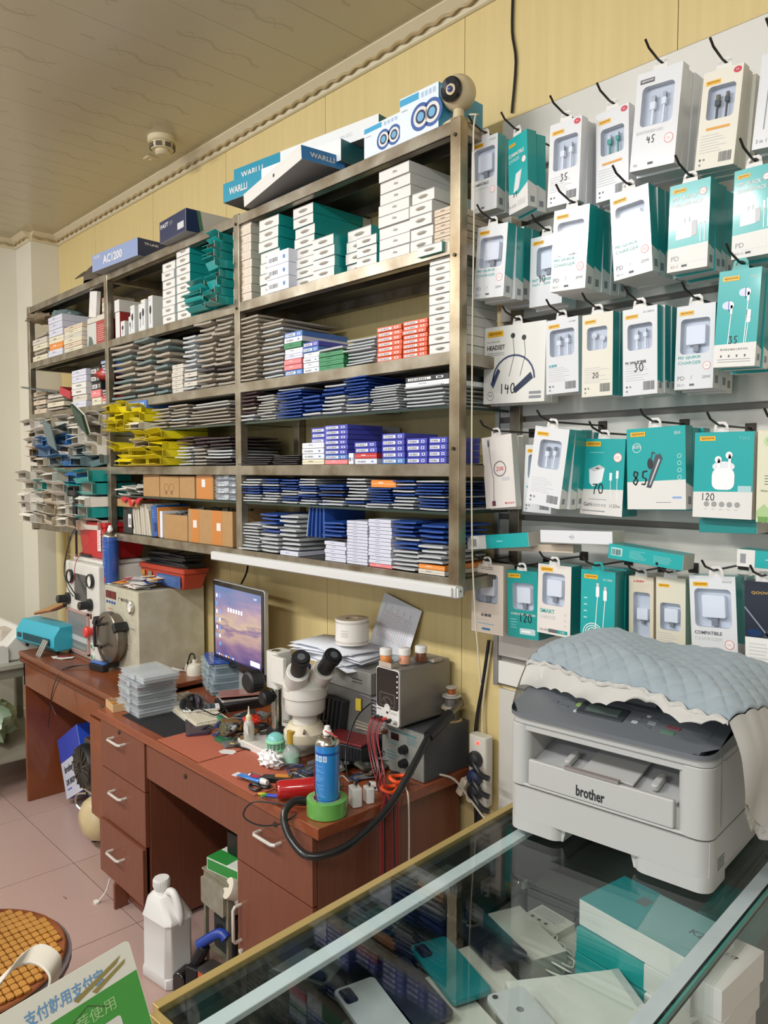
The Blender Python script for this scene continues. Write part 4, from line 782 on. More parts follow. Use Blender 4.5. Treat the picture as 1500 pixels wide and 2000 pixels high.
HBX = [
 ('comp', 'white COMPATIBLE charger box nearest the shelving post, top hook row', ((-1.348,1.640,2.474),0.089,0.194,-0.6), dict(n=1, d=.035)),
 ('tealcomp', 'teal COMPATIBLE charger box turned sideways in the top hook row', ((-1.236,1.640,2.448),0.076,0.194,2.3), dict(n=1, d=.03, yaw=-14)),
 ('cable', 'white cable box priced 35, top hook row, red badge', ((-1.083,1.620,2.425),0.089,0.196,-2.0), dict(n=3, d=.026, price=('35', .40, .28, .09))),
 ('cabteal', 'white cable box with green plugs in its window, top row', ((-0.978,1.660,2.426),0.085,0.208,0.7), dict(n=2, d=.026)),
 ('cabbig', 'tall white cable box priced 45, top hook row', ((-0.849,1.620,2.453),0.105,0.208,-4.6), dict(n=3, d=.028, price=('45', .34, .26, .08))),
 ('cabdark', 'white cable box with black plugs in its window, top row', ((-0.719,1.640,2.417),0.083,0.198,-5.0), dict(n=2, d=.026)),
 ('plain', 'white three-in-one box cut off by the right edge, top row', ((-0.618,1.660,2.428),0.064,0.185,-5.2), dict(n=1, d=.028)),
 ('pd', 'white PD QUICK charger box nearest the post, second hook row', ((-1.308,1.620,2.233),0.101,0.187,-4.3), dict(n=4, d=.034)),
 ('fast', 'white FAST CHARGER box priced 90, half hidden, second row', ((-1.188,1.700,2.202),0.101,0.180,-1.0), dict(n=1, d=.034, price=('90', .28, .34, .10))),
 ('pd', 'shiny white PD QUICK box third from post, second row', ((-1.052,1.600,2.209),0.098,0.192,-3.0), dict(n=4, d=.034)),
 ('pd', 'tilted shiny white PD QUICK box, middle of second hook row', ((-0.904,1.620,2.218),0.095,0.195,4.3), dict(n=3, d=.034)),
 ('pack', 'teal charger pack box with bright glare, second hook row', ((-0.770,1.620,2.203),0.089,0.184,-1.1), dict(n=4, d=.030)),
 ('pack', 'teal charger pack box rightmost in the second hook row', ((-0.642,1.630,2.204),0.077,0.178,-0.8), dict(n=2, d=.034)),
 ('head', 'wide headset box priced 140 with a neckband picture', ((-1.290,1.700,1.971),0.205,0.211,-1.2), dict(n=1, d=.03, price=('140', .28, .12, .14), tabx=.55)),
 ('cc', 'white cable box beside the headset box, third hook row', ((-1.123,1.680,1.972),0.096,0.188,1.2), dict(n=1, d=.026)),
 ('buds', 'dusty white earphone box priced 20, third hook row', ((-1.016,1.670,1.962),0.084,0.200,0.4), dict(n=2, d=.03, price=('20', .36, .22, .07))),
 ('cc2', 'white cable box priced 30 with teal side, third row', ((-0.888,1.640,1.953),0.085,0.198,1.2), dict(n=3, d=.027, price=('30', .34, .27, .10))),
 ('pd', 'white PD QUICK charger box in the third hook row', ((-0.774,1.670,1.953),0.087,0.184,-0.9), dict(n=2, d=.034)),
 ('ear', 'teal earphone box priced 35 at the right, third row', ((-0.655,1.600,1.989),0.084,0.194,-2.8), dict(n=5, d=.026, price=('35', .34, .24, .08))),
 ('208', 'slim white cable box printed 208, fourth hook row', ((-1.307,1.660,1.678),0.102,0.196,5.4), dict(n=2, d=.025)),
 ('tilt', 'glaring white cable box tilted on its hook, fourth row', ((-1.108,1.600,1.690),0.100,0.195,-8.0), dict(n=4, d=.027)),
 ('gan', 'teal GaN charger box priced 70, fourth hook row', ((-1.003,1.680,1.665),0.116,0.187,-2.1), dict(n=1, d=.035, price=('70', .28, .28, .14))),
 ('bt', 'teal single-ear headset box priced 85, fourth row', ((-0.865,1.680,1.686),0.144,0.190,1.9), dict(n=2, d=.035, price=('85', .10, .30, .18))),
 ('pods', 'teal earbuds box priced 120, fourth hook row', ((-0.706,1.670,1.671),0.127,0.186,-0.6), dict(n=1, d=.03, price=('120', .14, .20, .09), tabx=.45)),
 ('green', 'cream box with green skyline cut off at right, fourth row', ((-0.592,1.660,1.669),0.078,0.190,0.1), dict(n=1, d=.03)),
 ('cream', 'cream charger box with open lid, leftmost in bottom row', ((-1.376,1.700,1.317),0.115,0.197,0.3), dict(n=0, d=.05)),
 ('super', 'teal super charger box priced 120, bottom hook row', ((-1.260,1.710,1.314),0.103,0.186,1.9), dict(n=1, d=.04, price=('120', .38, .24, .13))),
 ('smart', 'white SMART charger box in the bottom hook row', ((-1.145,1.690,1.343),0.102,0.184,-0.5), dict(n=0, d=.05)),
 ('coil', 'teal cable box with a coiled cable picture, bottom row', ((-1.011,1.680,1.343),0.095,0.182,-0.3), dict(n=2, d=.045)),
 ('darkch', 'cream charger box with red maker mark, bottom row', ((-0.916,1.720,1.338),0.064,0.173,0.9), dict(n=1, d=.04)),
 ('creamq', 'cream charger box with yellow brand tag, bottom row', ((-0.836,1.710,1.331),0.072,0.200,1.1), dict(n=0, d=.04)),
 ('comp', 'large white COMPATIBLE charger box right in the bottom row', ((-0.723,1.680,1.347),0.102,0.204,3.5), dict(n=1, d=.045, tabx=.6)),
 ('navy', 'navy box with car picture at the right edge, bottom row', ((-0.615,1.680,1.348),0.080,0.199,2.3), dict(n=0, d=.04)),
]
GRP = ['top hook row boxes', 'second hook row boxes', 'third hook row boxes', 'fourth hook row boxes', 'bottom hook row boxes']
for i, (st, lab, (pos, w_, h_, roll), kw) in enumerate(HBX):
    gi = 0 if i < 7 else 1 if i < 13 else 2 if i < 19 else 3 if i < 25 else 4
    hang_box(st, lab, pos, w_, h_, roll, group=GRP[gi], **kw)
# box hidden behind the tilted stack, and torn flaps / long boxes laid across the hooks
hang_box('cc', 'white cable box peeping out left of the tilted stack', *((-1.199,1.690,1.659),0.089,0.179,-2.2), d=.026, hook=False, group=GRP[3])
def long_box(label, TL, w_, h_, roll, front, cap, d=.055, qr=False, part='sleeve'):
    t = thing('accessory_box', label, 'box', TL, 0, 'long boxes laid across the hooks', rot=(0, -roll, 0)); g = G(); g.box((-w_/2, 0, -h_/2), (w_/2, d, h_/2), front, {3: M('#c9c3b8', .6)}); g.build('carton', t, bevel=.0006, seg=1)
    p = G(); p.face((-w_/2, 0, -h_/2), (1, 0, 0), (0, 0, 1))
    if cap == 'w': p.rect(0, 0, w_*.32, h_, m_white, 0); p.rect(w_*.06, h_*.2, w_*.16, h_*.75, m_tx, 1); p.lines(w_*.5, h_*.4, w_*.15, h_*.2, 1, M('#b9e0de', .5))
    elif cap == 'o': p.ring(w_*.46, h_*.5, h_*.18, .0006, m_tx, 1); p.lines(w_*.42, h_*.4, w_*.1, h_*.2, 1, m_tx)
    elif cap == 't': p.rect(w_*.04, h_*.25, w_*.2, h_*.8, M('#a9d9d7', .5), 1); p.barcode(w_*.05, h_*.3, w_*.13, h_*.4, m_teal, 8); p.lines(w_*.3, h_*.2, w_*.25, h_*.6, 6, M('#8fd0ce', .5)); p.lines(w_*.62, h_*.2, w_*.25, h_*.5, 5, M('#8fd0ce', .5))
    p.build('front_print', t); return t
long_box('teal and white long box lying above the cream charger box', *((-1.311,1.660,1.488),0.212,0.038,6.2), m_teal2, 'w')
long_box('plain white long box lying across hooks, centre left', *((-1.065,1.660,1.515),0.208,0.032,2.0), m_whiteg, 'o')
long_box('teal long box lying slightly tilted across the hooks', *((-0.873,1.650,1.482),0.186,0.035,-4.4), m_teal2, 't')
long_box('white-ended teal long box lying at the right edge', *((-0.606,1.650,1.497),0.115,0.036,-0.9), m_teal2, 'w')
long_box('cream long box lying behind under the white long box', *((-1.213,1.700,1.474),0.235,0.020,2.6), M('#cfc0ac', .5), 'o', d=.04)
long_box('dark teal box lying low behind the earbuds box', *((-0.706,1.700,1.559),0.126,0.030,1.4), m_teald, 'n', d=.06)

# ================================================================ desks
m_wood = M('#7e4833', 0.42, noise=0.2, scale=6, stretch=(22, 22, 1.2), h2='#693a29', wvar=.7, coat=0.15)
m_wtop = M('#94502f', 0.30, noise=0.18, scale=5, stretch=(1.2, 20, 20), h2='#7f3e26', coat=0.25)
m_wold = M('#8a4a26', 0.34, noise=0.35, scale=5, stretch=(1, 1, 1), h2='#6a3419', coat=0.3); m_woldd = M('#6b351c', 0.5, noise=0.3, scale=8, stretch=(10, 10, 1))
m_hnd = M('#d6d4cc', 0.3, metal=0.3); m_keyh = M('#2c2118', 0.4)
DZ = 0.742; DX0, DX1, DY0, DY1 = -2.945, -1.548, 1.222, 1.832; FY = 1.245
desk = thing('office_desk', 'red-brown wooden repair desk crowded with tools beside the glass showcase', 'desk')
g = G(); g.box((DX0, DY0, DZ-.032), (DX1, DY1, DZ), m_wtop); g.build('desktop', desk, bevel=.0025)
def panel(a, b, nm='side_panel', m=m_wood, par=desk, bv=.0015): g = G(); g.box(a, b, m); return g.build(nm, par, bevel=bv, seg=1)
def handle(par, x, z, w_=.10, vert=False, y=FY):
    g = G(); s = w_/2
    pts = [(-s, 0, 0), (-s, -.022, 0), (-s+.008, -.028, 0), (s-.008, -.028, 0), (s, -.022, 0), (s, 0, 0)]
    if vert: pts = [(c, b, a) for a, b, c in pts]
    g.tube([(x+a, y+b, z+c) for a, b, c in pts], .0052, m_hnd, 8); return g.build('handle', par, smooth=40)
def keyhole(par, x, z, y=FY): g = G(); g.lathe([(.008, -.002), (.007, -.004), (0, -.004)], m_keyh, 12, (x, y, z), 'y'); g.build('keyhole', par)
# left pedestal
panel((-2.93, FY+.002, .10), (-2.915, DY1-.01, DZ-.033)); panel((-2.572, FY+.002, .02), (-2.555, DY1-.01, DZ-.033)); panel((-2.914, FY+.02, .02), (-2.573, DY1-.01, .10), 'plinth'); panel((-2.80, FY-.035, 0), (-2.785, FY+.018, .098), 'foot_panel')
for k, (z0, z1) in enumerate(((.524, .706), (.318, .520), (.104, .314))):
    o = 0.0 if k < 2 else -.012
    d_ = panel((-2.93, FY-.016+o, z0), (-2.557, FY+.001+o, z1), 'drawer'); handle(d_, -2.762, z0+.137 if k < 2 else z0+.12, y=FY-.016+o)
    if k == 0: keyhole(d_, -2.76, .695, FY-.016)
# centre drawer
d_ = panel((-2.553, FY-.010, .578), (-1.952, FY+.006, .700), 'drawer'); keyhole(d_, -2.27, .668, FY-.010); panel((-2.553, FY+.01, .58), (-1.952, DY1-.1, .59), 'drawer_base')
panel((-2.553, DY1-.03, .1), (-1.95, DY1-.015, .70), 'back_panel')
# right pedestal
panel((-1.95, FY+.002, .02), (-1.933, DY1-.01, DZ-.033)); panel((-1.597, FY+.002, .02), (-1.580, DY1-.01, DZ-.033)); panel((-1.932, FY+.02, .02), (-1.598, DY1-.01, .10), 'plinth')
d_ = panel((-1.95, FY-.016, .512), (-1.582, FY+.001, .706), 'drawer'); handle(d_, -1.775, .640, y=FY-.016); keyhole(d_, -1.75, .685, FY-.016)
d_ = panel((-1.95, FY-.016, .10), (-1.582, FY+.001, .508), 'door'); handle(d_, -1.932, .32, .11, True, y=FY-.016)
g = G(); g.lathe([(.007, -.001), (.008, -.010), (0, -.012)], m_hnd, 12, (-1.926, FY-.016, .235), 'y'); g.build('knob', d_, smooth=40)
for x, z in ((-2.40, DZ), (-2.42, DZ)): pass
# older desk on the left
OZ = .775; OX0, OX1, OY0 = -4.05, -2.952, 1.285
old = thing('old_desk', 'older dark orange wooden desk under the white machines', 'desk')
g = G(); g.box((OX0, OY0, OZ-.022), (OX1, 1.835, OZ), m_wold); g.build('desktop', old, bevel=.004)
g = G()
for k, (r, z) in enumerate(((.007, OZ-.028), (.005, OZ-.038), (.008, OZ-.048))): g.tube([(OX0, OY0+.012, z), (OX1, OY0+.012, z)], r, m_woldd, 8)
n = 64
for i in range(n): x = OX0 + (OX1-OX0)*(i+.5)/n; g.box((x-.005, OY0+.0015, OZ-.044), (x+.004, OY0+.008, OZ-.034), m_wold)
g.build('edge_moulding', old, smooth=30)
def op(a, b, nm, m=m_wold): g = G(); g.box(a, b, m); return g.build(nm, old, bevel=.002, seg=1)
op((OX0+.01, OY0+.02, .60), (-3.215, OY0+.035, OZ-.055), 'apron'); a_ = op((-3.205, OY0+.015, .645), (-2.955, OY0+.035, OZ-.055), 'drawer')
g = G(); g.rbox((-3.10, OY0+.012, .69), (-3.07, OY0+.015, .71), .004, M('#6d5a3f', .4, .6), 'y'); g.build('keyhole', a_)
op((OX0+.01, OY0+.02, 0), (OX0+.03, 1.82, .72), 'side_panel'); op((-3.205, OY0+.02, .21), (-3.188, 1.82, .72), 'side_panel', m_woldd); op((-3.205, OY0+.012, .215), (-2.957, OY0+.028, .636), 'door'); op((-3.188, OY0+.03, .21), (-2.957, 1.8, .225), 'cabinet_base', m_woldd); op((OX0+.03, 1.80, .2), (-3.21, 1.812, .72), 'back_panel', m_woldd); op((-2.972, OY0+.03, 0), (-2.957, 1.82, .72), 'side_panel', m_woldd)
# low steel side table at the far left
m_gs = M('#8d8f80', .45, metal=.2, noise=.2, scale=10)
tb = thing('steel_side_table', 'grey-green steel side table against the cream wall', 'table', (-4.55, 1.10, 0))
g = G(); g.rbox((-.42, -.02, .665), (.42, .50, .69), .03, M('#a4a596', .4, noise=.15)); g.box((-.40, -.005, .615), (.40, .01, .664), m_gs); g.box((.385, .0, .615), (.40, .48, .664), m_gs); g.build('tabletop', tb, bevel=.003)
for x in (-.40, .36):
    for y in (0.0, .44): g = G(); g.box((x, y, 0), (x+.04, y+.04, .615), m_gs); g.build('leg', tb, bevel=.003)
g = G(); g.box((-.36, .005, .13), (.36, .035, .17), m_gs); g.box((-.36, .445, .13), (.36, .475, .17), m_gs); g.box((-.36, .036, .165), (.36, .444, .17), M('#8a8377', .5)); g.build('lower_shelf', tb)
def crumple(w_, d_, h_, m, seed, name, parent=None, n=14, amp=.25):
    q = random.Random(seed); P = [(q.uniform(1, 4), q.uniform(1, 4), q.uniform(0, 6)) for _ in range(5)]; g = G()
    def fn(u, v):
        th = 2*math.pi*u; ph = math.pi*v; r = 1 + amp*sum(math.sin(a*3*th+c)*math.sin(b*3*ph+c) for a, b, c in [(round(p[0]), round(p[1]), p[2]) for p in P])/2.2
        x, y, z = math.sin(ph)*math.cos(th)*r, math.sin(ph)*math.sin(th)*r, math.cos(ph)*r
        return (x*w_/2, y*d_/2, max(h_/2+z*h_/2, 0.0005))
    g.grid(fn, n*2, n, m); return g.build(name, parent, smooth=40)
o = crumple(.40, .26, .22, M('#8fb58c', .25, coat=.5, noise=.3, scale=12, h2='#c7d6bf'), 4, 'plastic_bag'); o.location = (-4.62, 1.30, .172); tag(o, 'crumpled green plastic bag on the side table lower shelf', 'bag')
t = thing('pink_strap', 'pink strip lying on the side table lower shelf', 'strap', (-4.5, 1.13, .172)); g = G(); g.prism([(-.25, 0), (.2, -.01), (.22, .02), (-.25, .03)], 0, .006, M('#c98f8f', .5)); g.build('strip', t, bevel=.001)
# low step in the wall corner behind
g = G(); g.box((-5.144, .9, .101), (-5.10, 1.67, .16), m_cream); tag(g.build('trim_5', bevel=.003), kind='structure')

# ================================================================ things on the old desk
m_mw = M('#d8d7d0', .35, noise=.08, scale=8); m_mk = M('#1c1d1f', .4); m_chrome = M('#c9c7c0', .18, metal=1); m_steelb = M('#8a8378', .3, metal=.85, noise=.3, scale=6)
def gauge(par, c, r, name='gauge', face='#e6e4da', rim=None):
    rim = rim or m_mk; g = G(); g.lathe([(r, 0), (r*1.02, -.012), (r*.86, -.016), (r*.84, -.009), (0, -.009)], rim, 22, c, 'y', [rim, rim, rim, M(face, .4), M(face, .4)]); x, y, z = c
    g.face((x, y-.0095, z), (1, 0, 0), (0, 0, 1)); g.line([(0, 0), (r*.3, r*.55)], .0015, m_mk)
    for i in range(9): a = math.radians(220-i*32); g.line([(r*.6*math.cos(a), r*.6*math.sin(a)), (r*.76*math.cos(a), r*.76*math.sin(a))], .001, m_mk)
    return g.build(name, par, smooth=40)
# debubbling autoclave: cream steel box with round pressure door
m_ac = M('#c9c5b2', .4, noise=.16, scale=14, h2='#ada890', bump=.06, bscale=50)
ac = thing('autoclave', 'cream steel autoclave with a round pressure door and dial', 'machine', (-3.155, 1.50, OZ), 0)
aw, ad, ah = .345, .325, .375
g = G(); g.box((-aw, 0, 0), (0, ad, ah), m_ac); g.build('casing', ac, bevel=.004)
g = G(); g.face((-aw, 0, 0), (1, 0, 0), (0, 0, 1)); mr = M('#5c1116', .3); 
g.text('广州中讯', .145, .315, .018, m_ink, .10, 1, bold=True); g.lines(.16, .10, .09, .03, 2, m_dtx); g.lines(.03, .262, .09, .012, 1, m_red); g.text('OOWOO', .255, .20, .010, m_tx, None, 1); g.lines(.27, .24, .035, .008, 1, m_tx); g.lines(.02, .36, .08, .006, 1, m_tx); g.build('front_print', ac)
for i in range(2): g = G(); g.box((-aw+.018+.055*i, -.003, .318), (-aw+.068+.055*i, 0, .352), mr); g.face((-aw+.018+.055*i, -.0032, .318), (1, 0, 0), (0, 0, 1)); g.text('88', .01, .008, .018, M('#8e2a2d', .4), .03, 1); g.build('display', ac)
for i in range(4): g = G(); g.lathe([(.007, 0), (.006, -.004), (0, -.005)], M('#2d5aa8', .4), 10, (-aw+.03+.026*i, 0, .300), 'y'); g.build('button', ac, smooth=40)
gauge(ac, (-.062, -.001, .305), .029, rim=m_chrome)
cx, cz, dr = -.215, .150, .118
dg = G(); dg.lathe([(dr*.9, 0), (dr*.9, -.022), (dr, -.024), (dr, -.050), (dr*.97, -.054), (dr*.82, -.056), (dr*.80, -.050), (dr*.3, -.052), (0, -.052)], m_steelb, 44, (cx, 0, cz), 'y'); door_ = dg.build('pressure_door', ac, smooth=30)
for a in (90, 210, 330, ):
    g = G().at((cx, -.026, cz), (0, a, 0)); g.box((dr-.012, -.040, -.020), (dr+.018, .022, .020), m_mk); g.build('clamp', door_, bevel=.003)
g = G(); g.tube([(cx-.045, -.055, cz+.055), (cx-.05, -.085, cz+.05), (cx-.05, -.085, cz-.04), (cx-.045, -.055, cz-.048)], .007, m_mk, 8); g.tube([(cx-.05, -.075, cz-.04), (cx+.005, -.078, cz-.04)], .006, m_mk, 8); g.tube([(cx-.045, -.058, cz+.055), (cx-.012, -.07, cz+.066)], .006, m_mk, 8); g.build('door_handle', door_, smooth=40)
g = G(); g.lathe([(.022, 0), (.024, -.03), (.016, -.045), (0, -.045)], m_steelb, 16, (-.328, 0, .115), 'y'); g.build('hinge', ac, smooth=40)
def qpos(x, y, cx, cy, rx, ry):
    a = 'left' if x < cx-rx/3 else 'right' if x > cx+rx/3 else 'middle'; b = 'front' if y < cy-ry/3 else 'back' if y > cy+ry/3 else ''
    return (b+' '+a).strip()
# papers, seals and labels heaped on the autoclave
q = random.Random(5)
for i in range(26):
    x, y = -3.40+q.uniform(.02, .20), 1.53+q.uniform(0, .15); c = ['#e9e7e2', '#e3e1dc', '#2750a8', '#e9e7e2', '#c03a40', '#e8e4dc', '#e09a3a', '#dfe3ea'][i % 8]; s = q.uniform(.025, .05)
    t = thing('paper_seal', ['white paper seal', 'white paper seal', 'blue paper seal', 'white paper seal', 'red paper seal', 'cream paper seal', 'orange paper seal', 'pale blue paper seal'][i % 8] + f' at the {qpos(x, y, -3.30, 1.605, .10, .075)} of the loose heap on the autoclave', 'paper', (x, y, OZ+ah+.001+.0018*i), q.uniform(0, 180), 'paper seals heaped on the autoclave', )
    t.rotation_euler = (R(q.uniform(-6, 6)), R(q.uniform(-6, 6)), R(q.uniform(0, 180))); g = G(); g.box((-s, -s*.7, 0), (s, s*.7, .0012), M(c, .5)); g.build('slip', t)
    if i % 2 == 0: g = G(); g.box((-s*.5, -s*.35, .0013), (s*.5, s*.35, .0018), M(['#e7c84a', '#e9e7e2', '#c8413f'][i % 3], .5)); g.build('printed_mark', t)
t = thing('blue_card', 'blue edged card lying at the back of the autoclave top', 'card', (-3.19, 1.73, OZ+ah), 12); g = G(); g.box((-.06, -.04, 0), (.05, .04, .002), M('#5b6b95', .5)); g.box((-.035, -.035, .0022), (.045, .02, .004), M('#c9d3e0', .5)); g.build('card', t)
# screen separator machine with two gauges and a clear door
sm = thing('laminating_machine', 'tall white laminating machine with two gauges and clear hinged door', 'machine', (-3.50, 1.47, OZ), 0)
sw, sh = .395, .46
g = G(); g.box((-sw, 0, 0), (0, .31, sh), m_mw); g.box((-sw+.02, .03, sh), (-.02, .28, sh+.02), m_mw); g.build('casing', sm, bevel=.012, seg=3)
gauge(sm, (-sw+.075, -.001, .385), .034); gauge(sm, (-.075, -.001, .385), .034)
g = G(); g.rbox((-sw+.12, -.004, .275), (-.135, 0, .405), .008, M('#3b3d3f', .2, coat=.5), 'y'); g.build('screen', sm)
for x, z in ((-sw+.035, .27), (-.09, .27)): g = G(); g.lathe([(.030, 0), (.030, -.012), (.020, -.016), (.020, -.055), (.017, -.058), (0, -.058)], m_mk, 16, (x, 0, z), 'y'); g.build('regulator_knob', sm, smooth=35)
fr = M('#b08d83', .35); g = G(); X0, X1, Z0, Z1 = -sw+.03, -.105, .02, .225; y0 = -.012
for a, b in (((X0, y0, Z0), (X0+.012, 0, Z1)), ((X1-.012, y0, Z0), (X1, 0, Z1)), ((X0, y0, Z0), (X1, 0, Z0+.012)), ((X0, y0, Z1-.012), (X1, 0, Z1))): g.box(a, b, fr)
dd = g.build('clear_door', sm, bevel=.002); g = G(); g.box((X0+.012, y0+.002, Z0+.012), (X1-.012, y0+.005, Z1-.012), milky('#a8a9a8', .35, .1)); g.build('pane', dd)
g = G(); g.box((X0+.005, -.0006, Z0+.005), (X1-.005, .0004, Z1-.005), M('#4c5052', .5)); g.box((X0+.05, -.008, .13), (X1-.03, -.001, .165), M('#5d6468', .4)); g.box((X0+.06, -.009, .075), (X1-.01, -.001, .10), M('#e4e6e4', .4)); g.box((X0+.03, -.008, .04), (X1-.04, -.001, .055), M('#8ea09a', .5)); g.build('inner_press', sm)
g = G(); g.lathe([(.018, 0), (.018, -.015), (.026, -.018), (.026, -.034), (.020, -.040), (0, -.040)], M('#d23b34', .35), 18, (-.075, 0, .145), 'y'); g.build('emergency_stop', sm, smooth=40)
g = G(); g.box((-.085, -.006, .20), (-.055, 0, .235), M('#e6dccf', .5)); g.box((-.08, -.009, .205), (-.066, -.006, .23), M('#4a2d22', .4)); g.build('rocker_switch', sm)
for z in (.075, .025): g = G(); g.lathe([(.016, 0), (.016, -.006), (.011, -.009), (0, -.009)], M('#3f9a63', .35), 14, (-.068, 0, z), 'y', [m_mw, m_mw, M('#3f9a63', .35), M('#3f9a63', .35)]); g.build('push_button', sm, smooth=40)
# dark tray edge lid on top, and the white speaker-like cabinet left of it
g = G(); g.rbox((-sw+.03, .05, sh+.021), (-.20, .22, sh+.034), .03, m_mk); g.build('top_lid', sm)
af = thing('air_purifier', 'white cabinet with black grille panel left of laminating machine', 'machine', (-3.99, 1.66, OZ+.0), 0)
g = G(); g.rbox((-.06, .0, .30), (.12, .14, .625), .03, m_mw); g.build('casing', af, smooth=40); g = G(); g.rbox((-.055, -.004, .37), (.03, -.0005, .57), .018, M('#2c2e30', .3), 'y'); g.build('dark_panel', af); g = G(); g.rbox((-.062, -.003, .627), (.122, .143, .638), .03, m_mk); g.build('lid', af)
g = G(); g.box((-.03, .02, 0), (.09, .12, .30), m_mw); g.build('stand', af, bevel=.004)
# stack of cards on machine seam? -> red tool crates on top
def crate(name, label, loc, w_, d_, h_, col, rz=0):
    t = thing(name, label, 'tool box', loc, rz); m = M(col, .35, noise=.15, scale=8); g = G(); b = .88
    V = [(-w_/2*b, 0+.01, 0), (w_/2*b, .01, 0), (w_/2*b, d_*b, 0), (-w_/2*b, d_*b, 0), (-w_/2, 0, h_), (w_/2, 0, h_), (w_/2, d_, h_), (-w_/2, d_, h_)]
    g.add(V, [(0, 3, 2, 1), (4, 5, 6, 7), (0, 1, 5, 4), (1, 2, 6, 5), (2, 3, 7, 6), (3, 0, 4, 7)], m); g.build('body', t, bevel=.008, seg=3)
    g = G(); g.rbox((-w_/2-.006, -.006, h_), (w_/2+.006, d_+.006, h_+.022), .012, m); g.build('lid', t, bevel=.003)
    g = G(); g.box((-w_/2+.01, .003, h_*.78), (w_/2-.01, .008, h_*.9), m); g.build('rim', t); return t
t = crate('tool_box', 'bright red plastic box standing on the laminating machine', (-3.69, 1.52, OZ+sh+.022), .31, .22, .155, '#c3272b')
g = G(); g.face((.055, -.0015, .02), (1, 0, 0), (0, 0, 1)); g.rect(.02, .02, .06, .125, M('#ddd3d0', .5), 0); g.lines(.024, .03, .03, .085, 8, m_red); g.lines(.072, .02, .015, .1, 6, M('#e8b9b5', .5)); g.build('label_sticker', t)
t = crate('tool_box', 'orange-red plastic box with blue label below black trays', (-3.16, 1.76-.03, OZ+.375), .42, .12, .074, '#b8452f'); t.location = (-3.245, 1.655, OZ+ah+.002); 
t.scale = (1, 1, 1)
g = G(); g.face((-.20, -.0022, 0), (1, 0, 0), (0, 0, 1)); g.rect(.165, .008, .385, .062, M('#3c5a8f', .4), 0); g.lines(.18, .014, .18, .04, 5, M('#6f8cc0', .4)); g.rect(.01, .038, .045, .062, M('#c98a3a', .4), 0); g.rect(.075, .032, .115, .062, M('#8c7f70', .4), 0); g.rect(.04, .004, .12, .022, M('#5a2a22', .5), 0); g.build('label_sticker', t)
for i, (dx, dz, w_, rz) in enumerate(((0, 0, .36, 3), (.02, .012, .34, -3), (-.02, .024, .30, 5), (.03, .036, .32, -2), (-.07, .048, .18, 9), (.10, .048, .17, -6))):
    t = thing('black_tray', f'black plastic tray, {["bottom", "second", "third", "fourth", "upper left", "upper right"][i]} of the heap on the orange box', 'tray', (-3.215+dx, 1.675, OZ+ah+.099+dz), rz, 'black plastic trays'); g = G(); g.box((-w_/2, -.01, 0), (w_/2, .09, .010), M('#1f2123', .3)); g.box((-w_/2+.01, .01, .0102), (w_/2-.01, .075, .0118), M('#34373a', .25)); g.build('tray', t, bevel=.002)
# spray cans
def spray(name, label, loc, r, h, col, band, cap='white', tilt=None, nozzle=False, straw=False):
    t = thing(name, label, 'spray can', loc, 0, rot=tilt); m = M(col, .22, coat=.5)
    g = G(); g.lathe([(r*.96, 0), (r, .004), (r, h*.80)], m, 32); g.build('label_wrap', t, smooth=40)
    g = G(); g.lathe([(r*1.01, h*.80), (r*1.03, h*.81), (r*1.01, h*.822), (r*.80, h*.86), (r*.55, h*.885), (r*.48, h*.887), (r*.48, h*.905), (r*.3, h*.91), (0, h*.91)], m_chrome, 32); g.lathe([(r*1.01, .0), (r*1.02, .003), (r*1.0, .006)], m_chrome, 32); g.build('metal_dome', t, smooth=40)
    g = G(); mc = M('#eceae6', .4)
    g.lathe([(r*.36, h*.90), (r*.36, h*.945), (r*.26, h*.955), (r*.22, h*.995), (r*.15, h), (0, h)], mc, 18); g.build('nozzle', t, smooth=40)
    g = G(); m2 = M(band, .3)
    g.lathe([(r*1.003, h*.70), (r*1.003, h*.725)], m2, 32); 
    def wrap(a0, a1, z0, z1, mm, l=1):
        k = max(2, int(abs(a1-a0)/10)); rr = r*(1.003+.002*l); V = []; 
        for i in range(k+1): a = R(a0+(a1-a0)*i/k); V += [(rr*math.cos(a), rr*math.sin(a), z0), (rr*math.cos(a), rr*math.sin(a), z1)]
        g.add(V, [(2*i, 2*i+2, 2*i+3, 2*i+1) for i in range(k)], mm)
    return t, g, wrap
t, g, wrap = spray('spray_can', 'large blue spray can standing inside the green tape roll', (-1.612, 1.310, DZ), .0335, .262, '#2b86cf', '#1d4f9c')
lt = M('#cfe1f0', .5)
for k, a in enumerate((-75, -52, -29)): wrap(a, a+17, .165, .182, lt); wrap(a+4, a+13, .168, .179, M('#8fa8c4', .5), 2)
for z in [.150-.0055*i for i in range(22)]:
    if int(z*1000) % 4: wrap(-74, -74+rnd.uniform(30, 62), z, z+.0016, M('#7db4e2', .4))
wrap(-145, -108, .085, .165, M('#d8432f', .4)); wrap(-150, -118, .095, .155, M('#e9b13a', .4), 2); wrap(-155, -125, .105, .145, M('#24356f', .4), 3)
g.build('label_print', t)
g = G(); g.tube([(.008, -.008, .250), (.05, .02, .243)], .0016, M('#c52d33', .3), 6); g.build('straw', t); g = G(); g.tube([(-.012, -.036, .152), (.018, -.038, .085), (.034, -.030, .035)], .0016, M('#7c1f2c', .3), 6); g.build('red_straw', t)
t, g, wrap = spray('spray_can', 'tall dark blue spray can standing on the autoclave corner', (-3.505, 1.535, OZ+ah+.0005), .037, .275, '#2c55a0', '#22408a')
